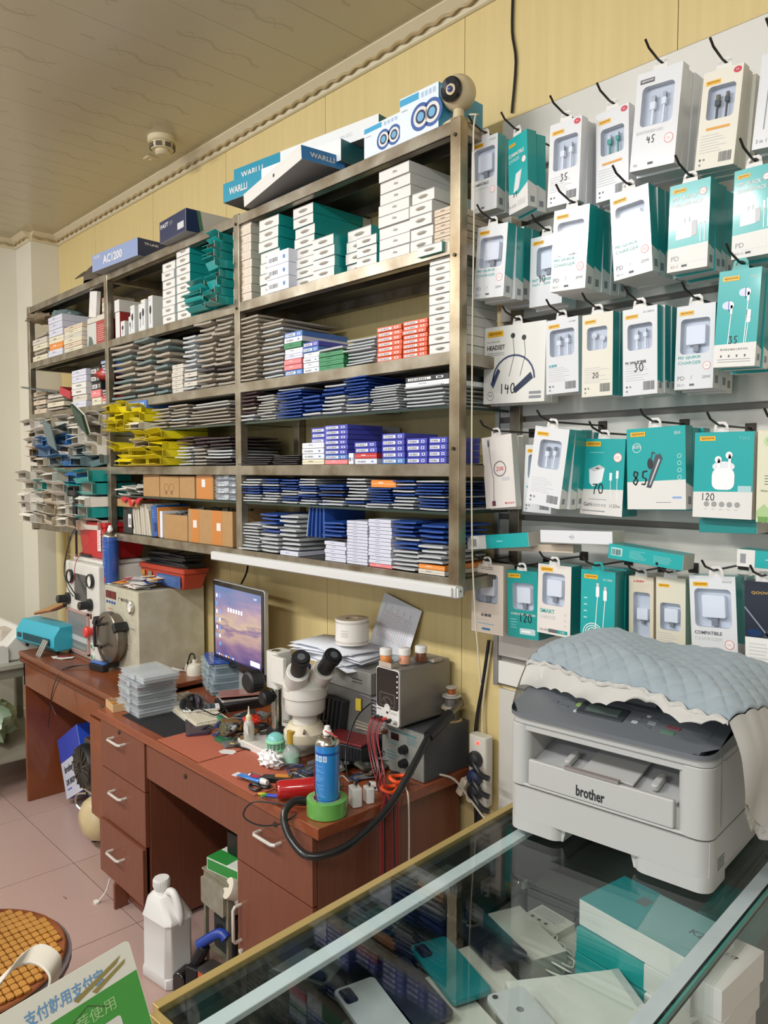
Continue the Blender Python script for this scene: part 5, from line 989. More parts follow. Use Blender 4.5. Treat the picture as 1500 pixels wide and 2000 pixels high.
for a0, z0, c in ((-170, .145, '#cfd8e6'), (-168, .115, '#a9c0de'), (-160, .02, '#dfe6ef'), (-110, .01, '#a8404a')): wrap(a0, a0+42, z0, z0+.022, M(c, .4))
for z in [.2-.008*i for i in range(20)]: wrap(-105, -105+rnd.uniform(20, 50), z, z+.002, M('#6e8cc6', .4))
wrap(-150, -112, .178, .195, M('#d88a3c', .4)); g.build('label_print', t)
ac.location.z = OZ
# blue and black handle tool on the old desk
t = thing('glue_gun', 'blue and black hot-air handle lying before the autoclave', 'tool', (-3.395, 1.424, OZ+.001), 10); g = G(); g.rbox((-.06, -.02, 0), (.05, .02, .03), .012, m_mk); g.rbox((-.055, -.014, .0301), (.05, .014, .04), .01, M('#3f6bb5', .3)); g.build('handle', t, bevel=.003)
g = G(); g.tube([(-.06, 0, .015), (-.12, -.03, .01), (-.14, -.10, .0), (-.14, -.14, -.06), (-.15, -.15, -.14), (-.11, -.15, -.19)], .0022, m_mk, 6, smooth=5); g.tube([(-.06, .005, .015), (-.11, -.02, .01), (-.125, -.09, .0), (-.125, -.14, -.07), (-.15, -.155, -.16), (-.17, -.155, -.26)], .0018, m_mk, 6, smooth=5); g.build('cord', t, smooth=60)
# cyan heating machine with wooden board
cy = thing('heating_station', 'turquoise vented heating station at left end of old desk', 'machine', (-4.03, 1.35, OZ+.022), 8)
mc = M('#36a9c0', .35, noise=.08, scale=8); g = G(); prof = [(-.0, 0), (.115, 0), (.125, .03), (.120, .105), (.105, .12), (.015, .12), (-.018, .07), (-.02, .02)]
g.prism([(a, b) for a, b in prof], -.14, .24, mc, 'x'); g.build('casing', cy, bevel=.006, seg=3)
g = G(); g.face((-.141, 0, 0), (0, -1, 0), (0, 0, 1)); g.rect(-.10, .04, -.03, .10, M('#26343a', .3), 0, .012); g.rect(-.085, .055, -.055, .085, M('#7d9497', .3), 1); g.build('end_display', cy)
dg = G(); nx, nz = -.05, .05; dg.face((-.13, -.0215, .028), (1, 0, 0), (0, -.0, 1)); 
for i in range(22): dg.rect(.07+.0125*i, -.002, .077+.0125*i, .035, M('#123b45', .6), 1)
dg.rect(.01, .005, .05, .03, M('#26343a', .3), 1, .006); dg.build('vent_slots', cy)
bd = thing('wooden_board', 'small tan wooden board propped on the turquoise station', 'board', (-4.10, 1.40, OZ+.175), 6, rot=(14, -12, 6)); g = G(); g.box((0, -.02, 0), (.19, .11, .006), M('#b98d58', .6, noise=.15)); g.box((0, -.02, -.008), (.19, .11, -.0005), M('#7c3f28', .6)); g.build('board', bd, bevel=.001)
g = G(); g.box((.01, 0, -.012), (.2, .1, -.0085), m_steelb)
for x in (.19, .205, .23): g.tube([(x, .05, -.012), (x, .05, .012)], .003, m_mk, 6)
g.build('clamp_bracket', bd)
for i in range(3): t = thing('aluminium_bar', f'short aluminium bar leaning on turquoise station, {["left", "middle", "right"][i]} one', 'bar', (-3.88+.022*i, 1.315, OZ+.001), 0, 'aluminium bars', rot=(-22, 12, 0)); g = G(); g.box((-.007, -.002, 0), (.007, .002, .085), m_alu); g.build('bar', t)
for i, (dx, dy, c, l) in enumerate(((0, 0, '#e4e2dc', 'white'), (.05, .01, '#d8d6d2', 'grey'), (.02, .03, '#8c2f35', 'dark red'), (.07, .03, '#dcdad4', 'pale'))): t = thing('paper_scrap', f'{l} scrap lying on the old desk before the clear door', 'paper', (-3.78+dx, 1.37+dy, OZ+.0006+.0015*i), i*25, 'scraps on the old desk'); g = G(); g.prism([(-.03, -.01), (.02, -.018), (.035, .012), (-.02, .016)], 0, .001, M(c, .5)); g.build('scrap', t)
# white machine on steel table
wm = thing('cutting_machine', 'white wide-format cutting machine lying on the steel side table', 'machine', (-4.50, 1.14, .691), 0)
g = G(); g.prism([(0, 0), (.30, 0), (.30, .14), (.22, .17), (.10, .05), (0, .03)], -.32, .30, M('#d5d3cb', .35), 'x'); g.build('casing', wm, bevel=.012, seg=3); g = G(); g.box((.05, .02, .048), (.25, .10, .062), M('#2f6aa8', .4)); g.build('blue_tray', wm); g = G(); g.rbox((.30, .02, -.05), (.315, .14, .09), .03, m_mw, 'x'); g.build('end_cap', wm)
g = G(); g.box((.08, .14, .06), (.20, .20, .15), M('#c8bcae', .5)); g.build('connector_block', wm, bevel=.006)
# microphone-like black stand behind red box
t = thing('phone_holder', 'black jointed phone holder rising behind the red box', 'stand', (-3.80, 1.49, OZ+sh+.0205), 0); g = G(); g.tube([(0, 0, 0), (0, 0, .16)], .006, m_mk, 8); g.tube([(0, 0, .16), (.0, 0, .27)], .015, m_mk, 10); g.tube([(0, 0, .27), (-.01, -.005, .31)], .007, m_mk, 8); g.build('pole', t, smooth=40)
g = G(); g.rbox((-.06, -.02, .305), (.05, .012, .33), .008, m_mk); g.box((-.05, -.022, .30), (-.035, .012, .345), m_mk); g.box((.03, -.022, .30), (.045, .012, .345), m_mk); g.build('clamp', t, bevel=.002)
t = thing('test_lead', 'thin red and black test lead looping over the machine gauges', 'cable', (-3.62, 1.455, OZ+sh)); g = G(); g.tube([(-.16, .06, .19), (-.19, .02, .14), (-.21, 0, .05), (-.20, -.02, -.06), (-.12, -.02, -.12), (-.06, -.02, -.15)], .003, m_mk, 6, smooth=5); g.tube([(-.16, .05, .19), (-.17, .0, .1), (-.20, -.02, -.03), (-.15, -.025, -.12), (-.09, -.02, -.16)], .0025, m_mk, 6, smooth=5); g.build('black_lead', t, smooth=50)
g = G(); g.tube([(.02, .03, .12), (-.04, -.02, .02), (-.08, -.02, -.08), (-.12, -.02, -.10)], .0018, M('#b2303c', .4), 6, smooth=5); g.build('red_lead', t, smooth=50)
# things in the old desk's knee hole
t = thing('cardboard_box', 'tall brown cardboard box standing deep under the old desk', 'box', (-3.78, 1.60, 0)); g = G(); g.box((-.12, 0, 0), (.28, .18, .56), m_cardb); g.build('carton', t, bevel=.003); g = G(); g.face((-.12, 0, 0), (1, 0, 0), (0, 0, 1)); g.rect(.02, .34, .09, .46, m_white, 0); g.lines(.03, .36, .05, .08, 4, m_tx); g.build('shipping_label', t)
t = thing('toner_box', 'blue and white toner carton leaning under the old desk', 'box', (-3.84, 1.42, .175), 0, rot=(0, -28, -4)); mb = M('#2d4fc0', .35, coat=.3)
g = G(); g.box((0, 0, 0), (.36, .145, .30), mb, {2: M('#cfd6e6', .35)}); g.box((.002, -.001, .18), (.358, 0, .30), mb); g.build('carton', t, bevel=.002); g = G(); g.face((0, -.0012, 0), (1, 0, 0), (0, 0, 1)); g.text('brother', .05, .12, .035, m_ink, .15, 1, bold=True); g.text('DR B020', .05, .06, .028, m_ink, .14, 1, bold=True); g.lines(.05, .03, .12, .02, 1, M('#2d4fc0', .4)); g.build('front_print', t)
t.rotation_euler = (0, R(-28), R(-4)); t.location = (-3.865, 1.44, .02); t.rotation_euler = (0, R(28)*-1, R(-4))
cp = thing('air_compressor', 'blue and cream air compressor half under the old desk cabinet', 'compressor', (-3.37, 1.30, 0)); mcr = M('#cdbb8f', .3, noise=.1, coat=.3); mbl = M('#1f5c8e', .35, noise=.2)
g = G(); g.lathe([(0, -.0), (.05, .006), (.085, .03), (.102, .07), (.105, .10), (.105, .36), (.09, .40), (.05, .425), (0, .43)], mcr, 28, (.04, 0, .128), 'y'); g.build('tank', cp, smooth=60)
g = G(); g.box((-.09, .05, .235), (.12, .34, .245), mcr); g.build('saddle_plate', cp, bevel=.003)
g = G(); g.lathe([(0, 0), (.05, 0), (.075, .02), (.08, .06), (.08, .22), (.05, .25), (0, .25)], mbl, 22, (-.11, .10, .22), 'y'); g.build('motor', cp, smooth=40)
for i in range(9): g = G(); g.lathe([(.086, 0), (.086, .005)], M('#174a75', .4), 22, (-.11, .15+.018*i, .22), 'y'); g.lathe([(.078, 0), (.086, 0.0001)], M('#174a75', .4), 22, (-.11, .15+.018*i, .22), 'y'); g.build('cooling_fin', cp)
g = G(); g.lathe([(0, 0), (.09, 0), (.10, .02), (.10, .04), (0, .042)], m_mk, 28, (0, .02, .36), 'y'); g.build('fan_housing', cp, smooth=35)
for i in range(16): g = G().at((0, .018, .36), (0, i*22.5, 0)); g.box((.025, -.004, -.003), (.092, .002, .003), M('#56514a', .4, .4)); g.build('fan_guard_bar', cp)
g = G(); g.box((-.05, .06, .44), (.07, .22, .475), m_steelb); 
for i in range(5): g.box((-.053, .057, .444+.006*i), (.073, .223, .447+.006*i), m_steelb)
g.build('cylinder_head', cp, bevel=.002); g = G(); g.box((-.03, .08, .245), (.06, .2, .439), m_steelb); g.build('crankcase', cp, bevel=.004)
for x in (-.01, .09):
    for y in (.08, .32): g = G(); g.tube([(x, y, .0), (x, y, .05)], .014, m_mk, 8); g.build('foot', cp)
g = G(); g.tube([(-.04, .06, .22), (-.10, .04, .20), (-.11, .04, .15), (-.06, .05, .13)], .006, m_chrome, 8, smooth=4); g.build('pipe', cp, smooth=40)
t = thing('charging_cable', 'white cable end hanging by the desk foot', 'cable', (-2.84, 1.215, 0)); g = G(); g.tube([(0, 0.0, .10), (-.01, -.012, .05), (-.04, -.03, .006)], .003, M('#dddbd5', .4), 6, smooth=4); g.rbox((-.055, -.045, .001), (-.03, -.03, .008), .003, M('#e8e6e0', .3)); g.build('plug', t, smooth=40)

# ================================================================ things on the main desk
def slab(name, label, cat, loc, rz, w_, d_, h_, m, bevel=.001, part='body', group=None, rot=None):
    t = thing(name, label, cat, loc, rz, group, rot=rot); g = G(); g.box((-w_/2, -d_/2, 0), (w_/2, d_/2, h_), m); g.build(part, t, bevel=bevel, seg=2); return t
T0 = DZ + .0006
slab('mouse_mat', 'black fabric work mat at the desk front left', 'mat', (-2.625, 1.345, T0), 0, .36, .17, .002, M('#1d1e22', .85, noise=.2, scale=90), part='mat')
slab('leatherette_mat', 'brick-red desk mat, left of the two', 'mat', (-2.315, 1.325, T0), 0, .285, .19, .0022, M('#b5654d', .6, noise=.10, scale=60, bump=.1, bscale=300), part='mat')
slab('leatherette_mat', 'brick-red desk mat, right of the two, under the tools', 'mat', (-2.00, 1.325, T0), -1, .33, .21, .0022, M('#b5654d', .6, noise=.10, scale=60, bump=.1, bscale=300), part='mat')
# all-in-one computer
mon = thing('desktop_computer', 'silver-edged all-in-one computer showing a sunset sky desktop', 'computer', (-2.675, 1.70, T0), -4)
mm_ = M('#c9c9c6', .3, metal=.6); g = G(); g.rbox((-.215, 0, .115), (.215, .018, .475), .014, mm_, 'y'); g.build('housing', mon, bevel=.003)
g = G(); g.rbox((-.211, -.0025, .119), (.211, -.0002, .471), .012, M('#0c0d10', .12, coat=.6), 'y'); bz = g.build('bezel', mon)
# screen picture: procedural sunset beach
sm_ = bpy.data.materials.new('mat_screen'); sm_.use_nodes = True; nt = sm_.node_tree; b = nt.nodes['Principled BSDF']; tc = nt.nodes.new('ShaderNodeTexCoord'); mp = nt.nodes.new('ShaderNodeMapping'); nt.links.new(tc.outputs['Object'], mp.inputs[0])
mp.inputs['Rotation'].default_value = (0, R(18), 0); mp.inputs['Scale'].default_value = (2.2, 1, 9)
n = nt.nodes.new('ShaderNodeTexNoise'); n.inputs['Scale'].default_value = 2.6; n.inputs['Detail'].default_value = 5; nt.links.new(mp.outputs[0], n.inputs[0])
sp = nt.nodes.new('ShaderNodeSeparateXYZ'); nt.links.new(tc.outputs['Object'], sp.inputs[0])
def mth2(op, a, b_=0): 
    k = nt.nodes.new('ShaderNodeMath'); k.operation = op
    for i, q_ in enumerate((a, b_)):
        if isinstance(q_, (int, float)): k.inputs[i].default_value = q_
        else: nt.links.new(q_, k.inputs[i])
    return k.outputs[0]
hh_ = mth2('ADD', mth2('MULTIPLY', mth2('SUBTRACT', sp.outputs[2], .13), 3.1), mth2('ADD', mth2('MULTIPLY', mth2('SUBTRACT', n.outputs[0], .5), .55), mth2('MULTIPLY', sp.outputs[0], -.25)))
cr = nt.nodes.new('ShaderNodeValToRGB'); nt.links.new(hh_, cr.inputs[0]); e = cr.color_ramp.elements; e[0].position = 0; e[0].color = lin('#4d4585'); e[1].position = 1; e[1].color = lin('#7f97cc')
for p_, c in ((.12, '#7a65a0'), (.28, '#b08aaa'), (.42, '#e4bfae'), (.49, '#9a7aaa'), (.55, '#f3d4b4'), (.68, '#dcb8c2'), (.84, '#a79cc8')): k = e.new(p_); k.color = lin(c)
nt.links.new(cr.outputs[0], b.inputs['Emission Color']); b.inputs['Emission Strength'].default_value = .62; b.inputs['Base Color'].default_value = lin('#101010'); b.inputs['Roughness'].default_value = .15
g = G(); g.box((-.193, -.0032, .148), (.193, -.0027, .452), sm_); g.build('screen', mon)
g = G(); g.face((-.193, -.0034, .148), (1, 0, 0), (0, 0, 1)); mi = M('#e8ecf6', .4, emit=.7); mib = M('#4f8fe0', .4, emit=.7)
for r_ in range(7):
    for c in range(2): 
        if (r_*3+c) % 7 != 4: g.rect(.012+.026*c, .255-.034*r_, .024+.026*c, .270-.034*r_, [mi, mib][(r_+c) % 2], 1)
for c in range(6): g.rect(.115+.022*c, .205, .128+.022*c, .222, mi, 1, .003)
for c in range(8): g.rect(.012+.02*c, .010, .022+.02*c, .017, [mib, mi, M('#e0a040', .4, emit=.6)][c % 3], 1)
g.rect(.30, .015, .375, .035, mi, 1, .003); g.rect(0, 0, .386, .008, M('#2a2540', .3), 0); g.text('16:08', .33, .28, .008, mi, None, 1); g.build('desktop_icons', mon)
g = G(); g.prism([(-.10, 0), (.10, 0), (.10, .008), (-.10, .008)], 0, .14, mm_, 'y') if False else g.rbox((-.10, -.06, 0), (.10, .10, .008), .02, mm_); g.box((-.03, .018, .008), (.03, .05, .16), mm_); g.build('stand', mon, bevel=.002)
# keyboard with keys
kb = thing('keyboard', 'off-white keyboard lying diagonally under the black mouse', 'keyboard', (-2.66, 1.475, T0+.0005), -9)
mk_ = M('#d9d3bf', .5); g = G(); g.rbox((-.215, -.062, 0), (.215, .075, .014), .01, M('#cdc7b4', .5)); g.build('base', kb, bevel=.002)
g = G()
for r_ in range(5):
    for c in range(18): g.box((-.205+.0229*c, -.055+.0245*r_, .0142), (-.205+.0229*c+.0195, -.055+.0245*r_+.0205, .021), mk_)
o = g.build('keys', kb); o['kind'] = 'stuff'
ms = thing('computer_mouse', 'glossy black mouse resting on the keyboard', 'mouse', (-2.655, 1.475, T0+.0235), -30); g = G()
g.grid(lambda u, v: ((u-.5)*.13*(1), (math.sin(math.pi*u)**.5)*.038*math.cos(math.pi*v), .004+(math.sin(math.pi*u)**.6)*.040*math.sin(math.pi*v)*(1.15-.5*u)), 18, 12, M('#17181b', .16, coat=.6)); ms.scale = (1.25, 1.25, 1.15); g.build('shell', ms, smooth=60); g = G(); g.lathe([(.008, -.004), (.008, .004)], M('#3a3c40', .4), 12, (.03, 0, .034), 'y'); g.build('scroll_wheel', ms)
g = G(); g.tube([(.06, 0, .012), (.10, .03, .02), (.12, .07, .005), (.07, .10, .004), (.13, .11, .01), (.18, .16, .01)], .0022, m_mk, 6, smooth=5); g.build('cord', ms, smooth=50)
def phone(label, loc, rz, w_=.072, l=.150, h_=.009, back='#222', face='#0d0e11', rot=None, cam=None, frame=None, up='face', logo=False, name='phone', group=None, screen_in=.004, home=False):
    t = thing(name, label, 'phone', loc, rz, group, rot=rot); mb = M(back, .22, coat=.6); g = G(); g.rbox((-w_/2, -l/2, 0), (w_/2, l/2, h_), w_*.12, M(frame, .25, .5) if frame else mb); g.build('body', t, bevel=.0022)
    if up == 'face': 
        g = G(); g.rbox((-w_/2+.002, -l/2+.002, h_), (w_/2-.002, l/2-.002, h_+.0006), w_*.1, M(frame, .3) if home else M(face, .1, coat=.8)); g.build('front_glass', t)
        if home: g = G(); g.box((-w_/2+screen_in, -l/2+.018, h_+.0006), (w_/2-screen_in, l/2-.018, h_+.0010), M('#15171c', .1, coat=.8)); g.build('screen', t); g = G(); g.lathe([(.006, h_+.0006), (.006, h_+.0009), (0, h_+.0009)], m_lgrey, 14, (0, -l/2+.009, 0)); g.build('home_button', t)
    else:
        g = G(); g.rbox((-w_/2+.001, -l/2+.001, h_), (w_/2-.001, l/2-.001, h_+.0005), w_*.11, mb); g.build('back_cover', t)
        if cam == 'rect': g = G(); g.rbox((-w_/2+.006, l/2-.044, h_+.0005), (-w_/2+.028, l/2-.008, h_+.0022), .005, M('#15161a', .2, coat=.5)); cm_ = g.build('camera_module', t); g = G(); [g.lathe([(.0058, h_+.0022), (.0058, h_+.0032), (.004, h_+.0034), (0, h_+.003)], M('#2b3038', .12, coat=.8), 14, (-w_/2+.017, l/2-.015-.011*i, 0)) for i in range(3)]; g.build('lens', cm_, smooth=40)
        if cam == 'sq': g = G(); g.rbox((-w_/2+.006, l/2-.036, h_+.0005), (-w_/2+.036, l/2-.006, h_+.0022), .008, M('#1a1b20', .2, coat=.5)); cm_ = g.build('camera_module', t); g = G(); [g.lathe([(.0058, h_+.0022), (.0058, h_+.0034), (0, h_+.003)], M('#0d1016', .1, coat=.8), 14, (-w_/2+.0135+.015*(i % 2), l/2-.0135-.015*(i//2), 0)) for i in range(4)]; g.build('lens', cm_, smooth=40)
        if cam == 'round': g = G(); g.lathe([(.020, h_+.0005), (.020, h_+.002), (.017, h_+.0024), (0, h_+.0024)], M('#101116', .15, coat=.8), 28, (0, l/2-.030, 0)); g.lathe([(.0205, h_+.0005), (.0205, h_+.0024), (.0190, h_+.0026)], m_chrome, 28, (0, l/2-.030, 0)); cm_ = g.build('camera_module', t, smooth=40)
        if cam == 'one': g = G(); g.lathe([(.0045, h_+.0005), (.0045, h_+.0015), (0, h_+.0015)], m_mk, 14, (-w_/2+.012, l/2-.010, 0)); g.build('camera_module', t)
        if logo: g = G(); g.lathe([(.006, h_+.0006), (.006, h_+.0008), (0, h_+.0008)], M('#8a8d92', .3, .5), 16, (0, l*.16, 0)); g.poly([(0, 0), (.001, 0), (0, .001)], m_mk) if False else None; g.build('logo', t)
    return t
phone('dark purple phone held with a rubber band on the work mat', (-2.466, 1.392, T0+.0024), 62, .085, .17, .011, back='#3a2f44', up='back')
g = G(); 
for s_ in (-.03, -.018): g.tube([(-.047, s_, .002), (-.045, s_, .0135), (.045, s_+.002, .0135), (.047, s_, .002)], .0009, M('#b79a86', .5), 5)
pt = [o for o in bpy.data.objects if o.name.startswith('phone') and o.parent is None][-1]; g.build('rubber_band', pt)
phone('white framed phone lying under the black mouse', (-2.60, 1.485, T0+.0225), -28, .07, .14, .008, back='#6b4234', frame='#e6e4e0', home=True)
phone('rose-gold phone on the pile right of the keyboard', (-2.603, 1.658, T0+.047), -28, .082, .16, .007, back='#a8746c', up='back')
phone('black phone with pale rim under the rose-gold one', (-2.586, 1.656, T0+.034), -20, .085, .17, .009, back='#17181a', frame='#c9c7c2')
for i in range(3): slab('black_tray', f'dark phone tray under the black phone, {["bottom", "middle", "top"][i]} one', 'tray', (-2.593+.004*i, 1.650, T0+.001+.011*i), -16+i*4, .11, .17, .0105, M('#222326', .4), .002, 'tray')
# stacks of clear parts cases
def clear_case(label, loc, rz, w_, d_, h_, tint='#dfe6ea', inside=('#6f6a72',), grp='clear plastic cases'):
    t = thing('parts_case', label, 'case', loc, rz, grp); m = milky(tint, .26, .15); me = milky('#c9d3d8', .6, .2); g = G()
    g.box((-w_/2, -d_/2, 0), (w_/2, d_/2, h_-.004), m); g.build('case', t, bevel=.003); g = G(); g.box((-w_/2-.002, -d_/2-.002, h_-.0038), (w_/2+.002, d_/2+.002, h_), m); g.box((-w_/2-.003, -d_/2-.003, h_*.52), (w_/2+.003, d_/2+.003, h_*.60), me); g.build('lid', t, bevel=.001)
    g = G(); g.box((w_*.02, -d_/2-.006, h_*.3), (w_*.02+.03, -d_/2-.003, h_*.85), me); g.build('latch', t)
    g = G(); q = random.Random(int(w_*1e4)+int(loc[2]*1e4))
    for c in range(5): x = -w_/2+.01+c*(w_-.02)/5; g.box((x, -d_/2+.006, .002), (x+(w_-.02)/5-.004, d_/2-.006, h_*q.uniform(.3, .75)), M(q.choice(inside), .5))
    g.build('contents', t); return t
bx_, by_ = -2.825, 1.372
for i, (w_, d_, h_, dx, rz, ins) in enumerate(((.215, .165, .034, .0, -3, ('#aab4bd', '#c9ced2')), (.20, .155, .03, .0, -5, ('#5e7078', '#7d8c92', '#33414a')), (.205, .155, .034, -.005, -4, ('#39424b', '#6d7d80', '#9aa5a0')), (.20, .155, .03, -.002, -5, ('#5d4550', '#6b5a60', '#8b7a80')), (.21, .145, .03, .022, -2, ('#b9c0c5', '#c8cdd0')))):
    clear_case(f'clear plastic parts case, {["bottom", "second", "third", "fourth", "top"][i]} of the pile at the desk left', (bx_+dx+.012, by_-.001, T0+.001+sum((.034, .03, .034, .03)[:i])+.0008*i), rz, w_, d_, h_, inside=ins)
cx2, cy2 = -2.853, 1.725
for i in range(4): clear_case(f'pale blue parts case, {["bottom", "second", "third", "top"][i]} of the pile before the monitor', (cx2+.003*i, cy2, T0+.0008+.0335*i), -18+2*i, .19, .12, .033, '#c4dbe8', ('#7f97a5', '#9fb3be', '#5b7280'))
t = thing('blue_sleeve', 'blue printed plastic sleeve lying on the pale blue cases', 'sleeve', (cx2-.005, cy2, T0+.1365), -24); g = G(); g.box((-.10, -.06, 0), (.11, .065, .003), M('#1f56b4', .25, coat=.5)); g.build('sleeve', t, bevel=.001); g = G(); g.face((-.1, -.06, .0032), (1, 0, 0), (0, 1, 0)); w1 = M('#dfe8f5', .4); g.line([(.07, .02), (.17, .02), (.17, .10), (.07, .10), (.07, .02)], .002, w1); g.lines(.02, .02, .04, .04, 3, w1); g.lines(.09, .05, .05, .02, 2, w1); g.build('print', t)
t = thing('squeeze_bottle', 'cream plastic bottle with black hose behind the mouse', 'bottle', (-3.037, 1.706, T0)); g = G(); g.lathe([(.035, 0), (.037, .004), (.037, .06), (.028, .078), (.012, .084), (.012, .10), (0, .10)], M('#d9d4c4', .4), 20); g.build('body', t, smooth=40); g = G(); g.tube([(0, 0, .1), (-.01, 0, .12), (-.04, 0, .115), (-.05, -.01, .07)], .004, m_mk, 8, smooth=4); g.build('hose', t, smooth=50)
t = thing('coiled_cable', 'white and red coiled cable beside the cream bottle', 'cable', (-3.162, 1.699, T0)); g = G(); g.tube([(.05*math.cos(a/4), .04*math.sin(a/4), .03+.02*math.sin(a/9)+.03*(math.sin(a/4) > 0)) for a in range(0, 60)], .004, M('#dcdad4', .4), 6); g.build('white_coil', t, smooth=50); g = G(); g.box((-.03, -.03, 0), (.03, .02, .02), m_mk); g.box((-.02, -.034, .021), (.02, .0, .03), M('#b02a33', .4)); g.build('plug_block', t, bevel=.003)
t = thing('card_tray', 'little cardboard tray with orange scraps at the desk left corner', 'tray', (-2.902, 1.290, T0), -8); g = G(); mcb = M('#c8a478', .7)
for a, b in (((-.05, -.035, 0), (.05, .035, .003)), ((-.05, -.035, .003), (.05, -.032, .03)), ((-.05, .032, .003), (.05, .035, .03)), ((-.05, -.032, .003), (-.047, .032, .03)), ((.047, -.032, .003), (.05, .032, .03))): g.box(a, b, mcb)
g.build('tray', t); g = G(); q = random.Random(2)
for i in range(9): g.at((q.uniform(-.03, .03), q.uniform(-.02, .02), .006+.002*i), (q.uniform(-15, 15), 0, q.uniform(0, 90))); g.box((-.02, -.003, 0), (.02, .003, .003), M('#d9962e', .5))
g.build('orange_strips', t)
# ---------------------------------------------------------------- microscope
MX, MY = -2.10, 1.50
mi_w = M('#dcdad3', .3, noise=.05, coat=.2); mi_k = M('#1b1c1e', .5)
ms_ = thing('stereo_microscope', 'white stereo microscope with black eyepieces on a chrome column', 'microscope', (0, 0, 0))
g = G(); g.rbox((-2.235, 1.405, DZ+.001), (-1.98, 1.60, DZ+.026), .02, mi_w); g.build('base', ms_, bevel=.004)
g = G(); g.lathe([(.033, 0), (.033, .036), (.026, .04), (0, .04)], mi_k, 24, (-2.125, 1.50, DZ+.026)); g.build('column_collar', ms_, smooth=40)
g = G(); g.lathe([(.0185, .04), (.0185, .30), (.016, .305), (0, .305)], m_chrome, 24, (-2.125, 1.50, DZ+.026)); g.build('column', ms_, smooth=40)
g = G(); g.rbox((-2.155, 1.475, DZ+.205), (-2.09, 1.545, DZ+.33), .014, mi_w); g.box((-2.10, 1.46, DZ+.235), (-2.03, 1.475, DZ+.325), mi_w); g.build('focus_housing', ms_, bevel=.003)
for (x, z, r, l) in ((-2.185, DZ+.223, .036, .055), (-2.12, DZ+.178, .022, .04)):
    g = G(); g.lathe([(0, 0), (r*.8, 0), (r, .006), (r, l-.006), (r*.85, l), (0, l)], mi_k, 20, (x, 1.475-l, z), 'y')
    for i in range(20): a = 2*math.pi*i/20; g.box((x+r*math.cos(a)-.0015, 1.475-l+.008, z+r*math.sin(a)-.0015), (x+r*math.cos(a)+.0015, 1.475-.008, z+r*math.sin(a)+.0015), mi_k)
    g.tube([(x, 1.47, z), (x, 1.50, z)], .012, mi_k, 8); g.build('focus_knob', ms_, smooth=35)
HX, HY = -1.965, 1.50
g = G(); g.lathe([(0, .10), (.040, .10), (.042, .135), (.062, .14), (.066, .15), (.066, .188), (.072, .192), (.072, .225), (.060, .235), (.045, .25), (0, .255)], mi_w, 36, (HX, HY, DZ+.02)); g.build('zoom_body', ms_, smooth=35)
g = G(); g.box((-2.10, 1.478, DZ+.215), (HX-.04, 1.522, DZ+.255), mi_w); g.build('support_arm', ms_, bevel=.006)
g = G(); g.lathe([(0, .085), (.036, .085), (.037, .121), (0, .121)], mi_k, 28, (HX, HY, DZ+.02)); g.build('lens_barrel', ms_, smooth=40)
g = G(); g.lathe([(.040, .045), (.066, .048), (.070, .055), (.070, .078), (.060, .090), (.052, .104), (.040, .104)], M('#d9cfb6', .45, noise=.1), 36, (HX, HY, DZ+.02)); g.build('ring_lamp', ms_, smooth=35)
for a in (200, 320, 80): g = G(); x, y = math.cos(R(a)), math.sin(R(a)); g.tube([(HX+.04*x, HY+.04*y, DZ+.113), (HX+.085*x, HY+.085*y, DZ+.113)], .004, m_steelb, 8); g.build('clamp_screw', ms_, smooth=50)
# prism heads and eyepieces, leaning towards the user (-y) and up
for i, sx in enumerate((-1, 1)):
    sv = Vector((.42, .90, 0)); bx0 = Vector((HX+.026, HY-.012, DZ+.268)) + sv*(sx*.036); ax = (Vector((.60, -.20, .62)) + sv*(sx*.10)).normalized()
    g = G(); p1 = bx0; p2 = bx0+ax*.062; g.tube([tuple(p1-ax*.03), tuple(p1+ax*.003), tuple(p2)], .037, mi_w, 20); g.tube([tuple(bx0-Vector((.02, 0, .02))), tuple(p1)], .034, mi_w, 16); g.build('prism_housing', ms_, bevel=.003)
    g = G(); p3 = p2+ax*.001; p4 = p2+ax*.055; g.tube([tuple(p3), tuple(p4)], .0255, mi_k, 18); g.tube([tuple(p4), tuple(p4+ax*.004)], .0245, mi_k, 18); g.tube([tuple(p4+ax*.003), tuple(p4+ax*.024)], .029, mi_k, 20); g.tube([tuple(p4+ax*.024), tuple(p4+ax*.030)], .022, mi_k, 18); ep = g.build('eyepiece', ms_, smooth=35)
    g = G(); g.tube([tuple(p4+ax*.0302), tuple(p4+ax*.0308)], .012, M('#5a6068', .05, coat=1), 16); g.build('eye_lens', ep)
# bottles and cleaning bits around it
t = thing('flux_bottle', 'clear soft bottle with cream nozzle and paper tag', 'bottle', (-2.163-.0, 1.425, DZ+.027)); g = G(); g.lathe([(.017, 0), (.018, .003), (.018, .05), (.012, .065), (.008, .07), (0, .07)], milky('#d8dcd2', .6), 18); g.build('body', t, smooth=40); g = G(); g.lathe([(.010, .07), (.010, .082), (.004, .088), (.0015, .115), (0, .115)], M('#ddd6ab', .4), 14); g.build('nozzle', t, smooth=40); g = G().at((.012, -.02, .035), (12, 20, 0)); g.prism([(-.016, 0), (.016, -.004), (.012, .03), (-.012, .034)], 0, .001, m_white, 'y'); g.build('paper_tag', t)
t.location.x = -2.18
t = thing('fragrance_ball', 'mint green domed air freshener beside the microscope column', 'air freshener', (-2.035, 1.432, DZ+.027)); mg = M('#8fd0a6', .35); g = G(); g.lathe([(.030, 0), (.032, .003), (.032, .008), (.028, .010)], mg, 24); g.lathe([(.026, .012), (.026, .030)], M('#8d9a92', .4), 24); g.build('base', t, smooth=40)
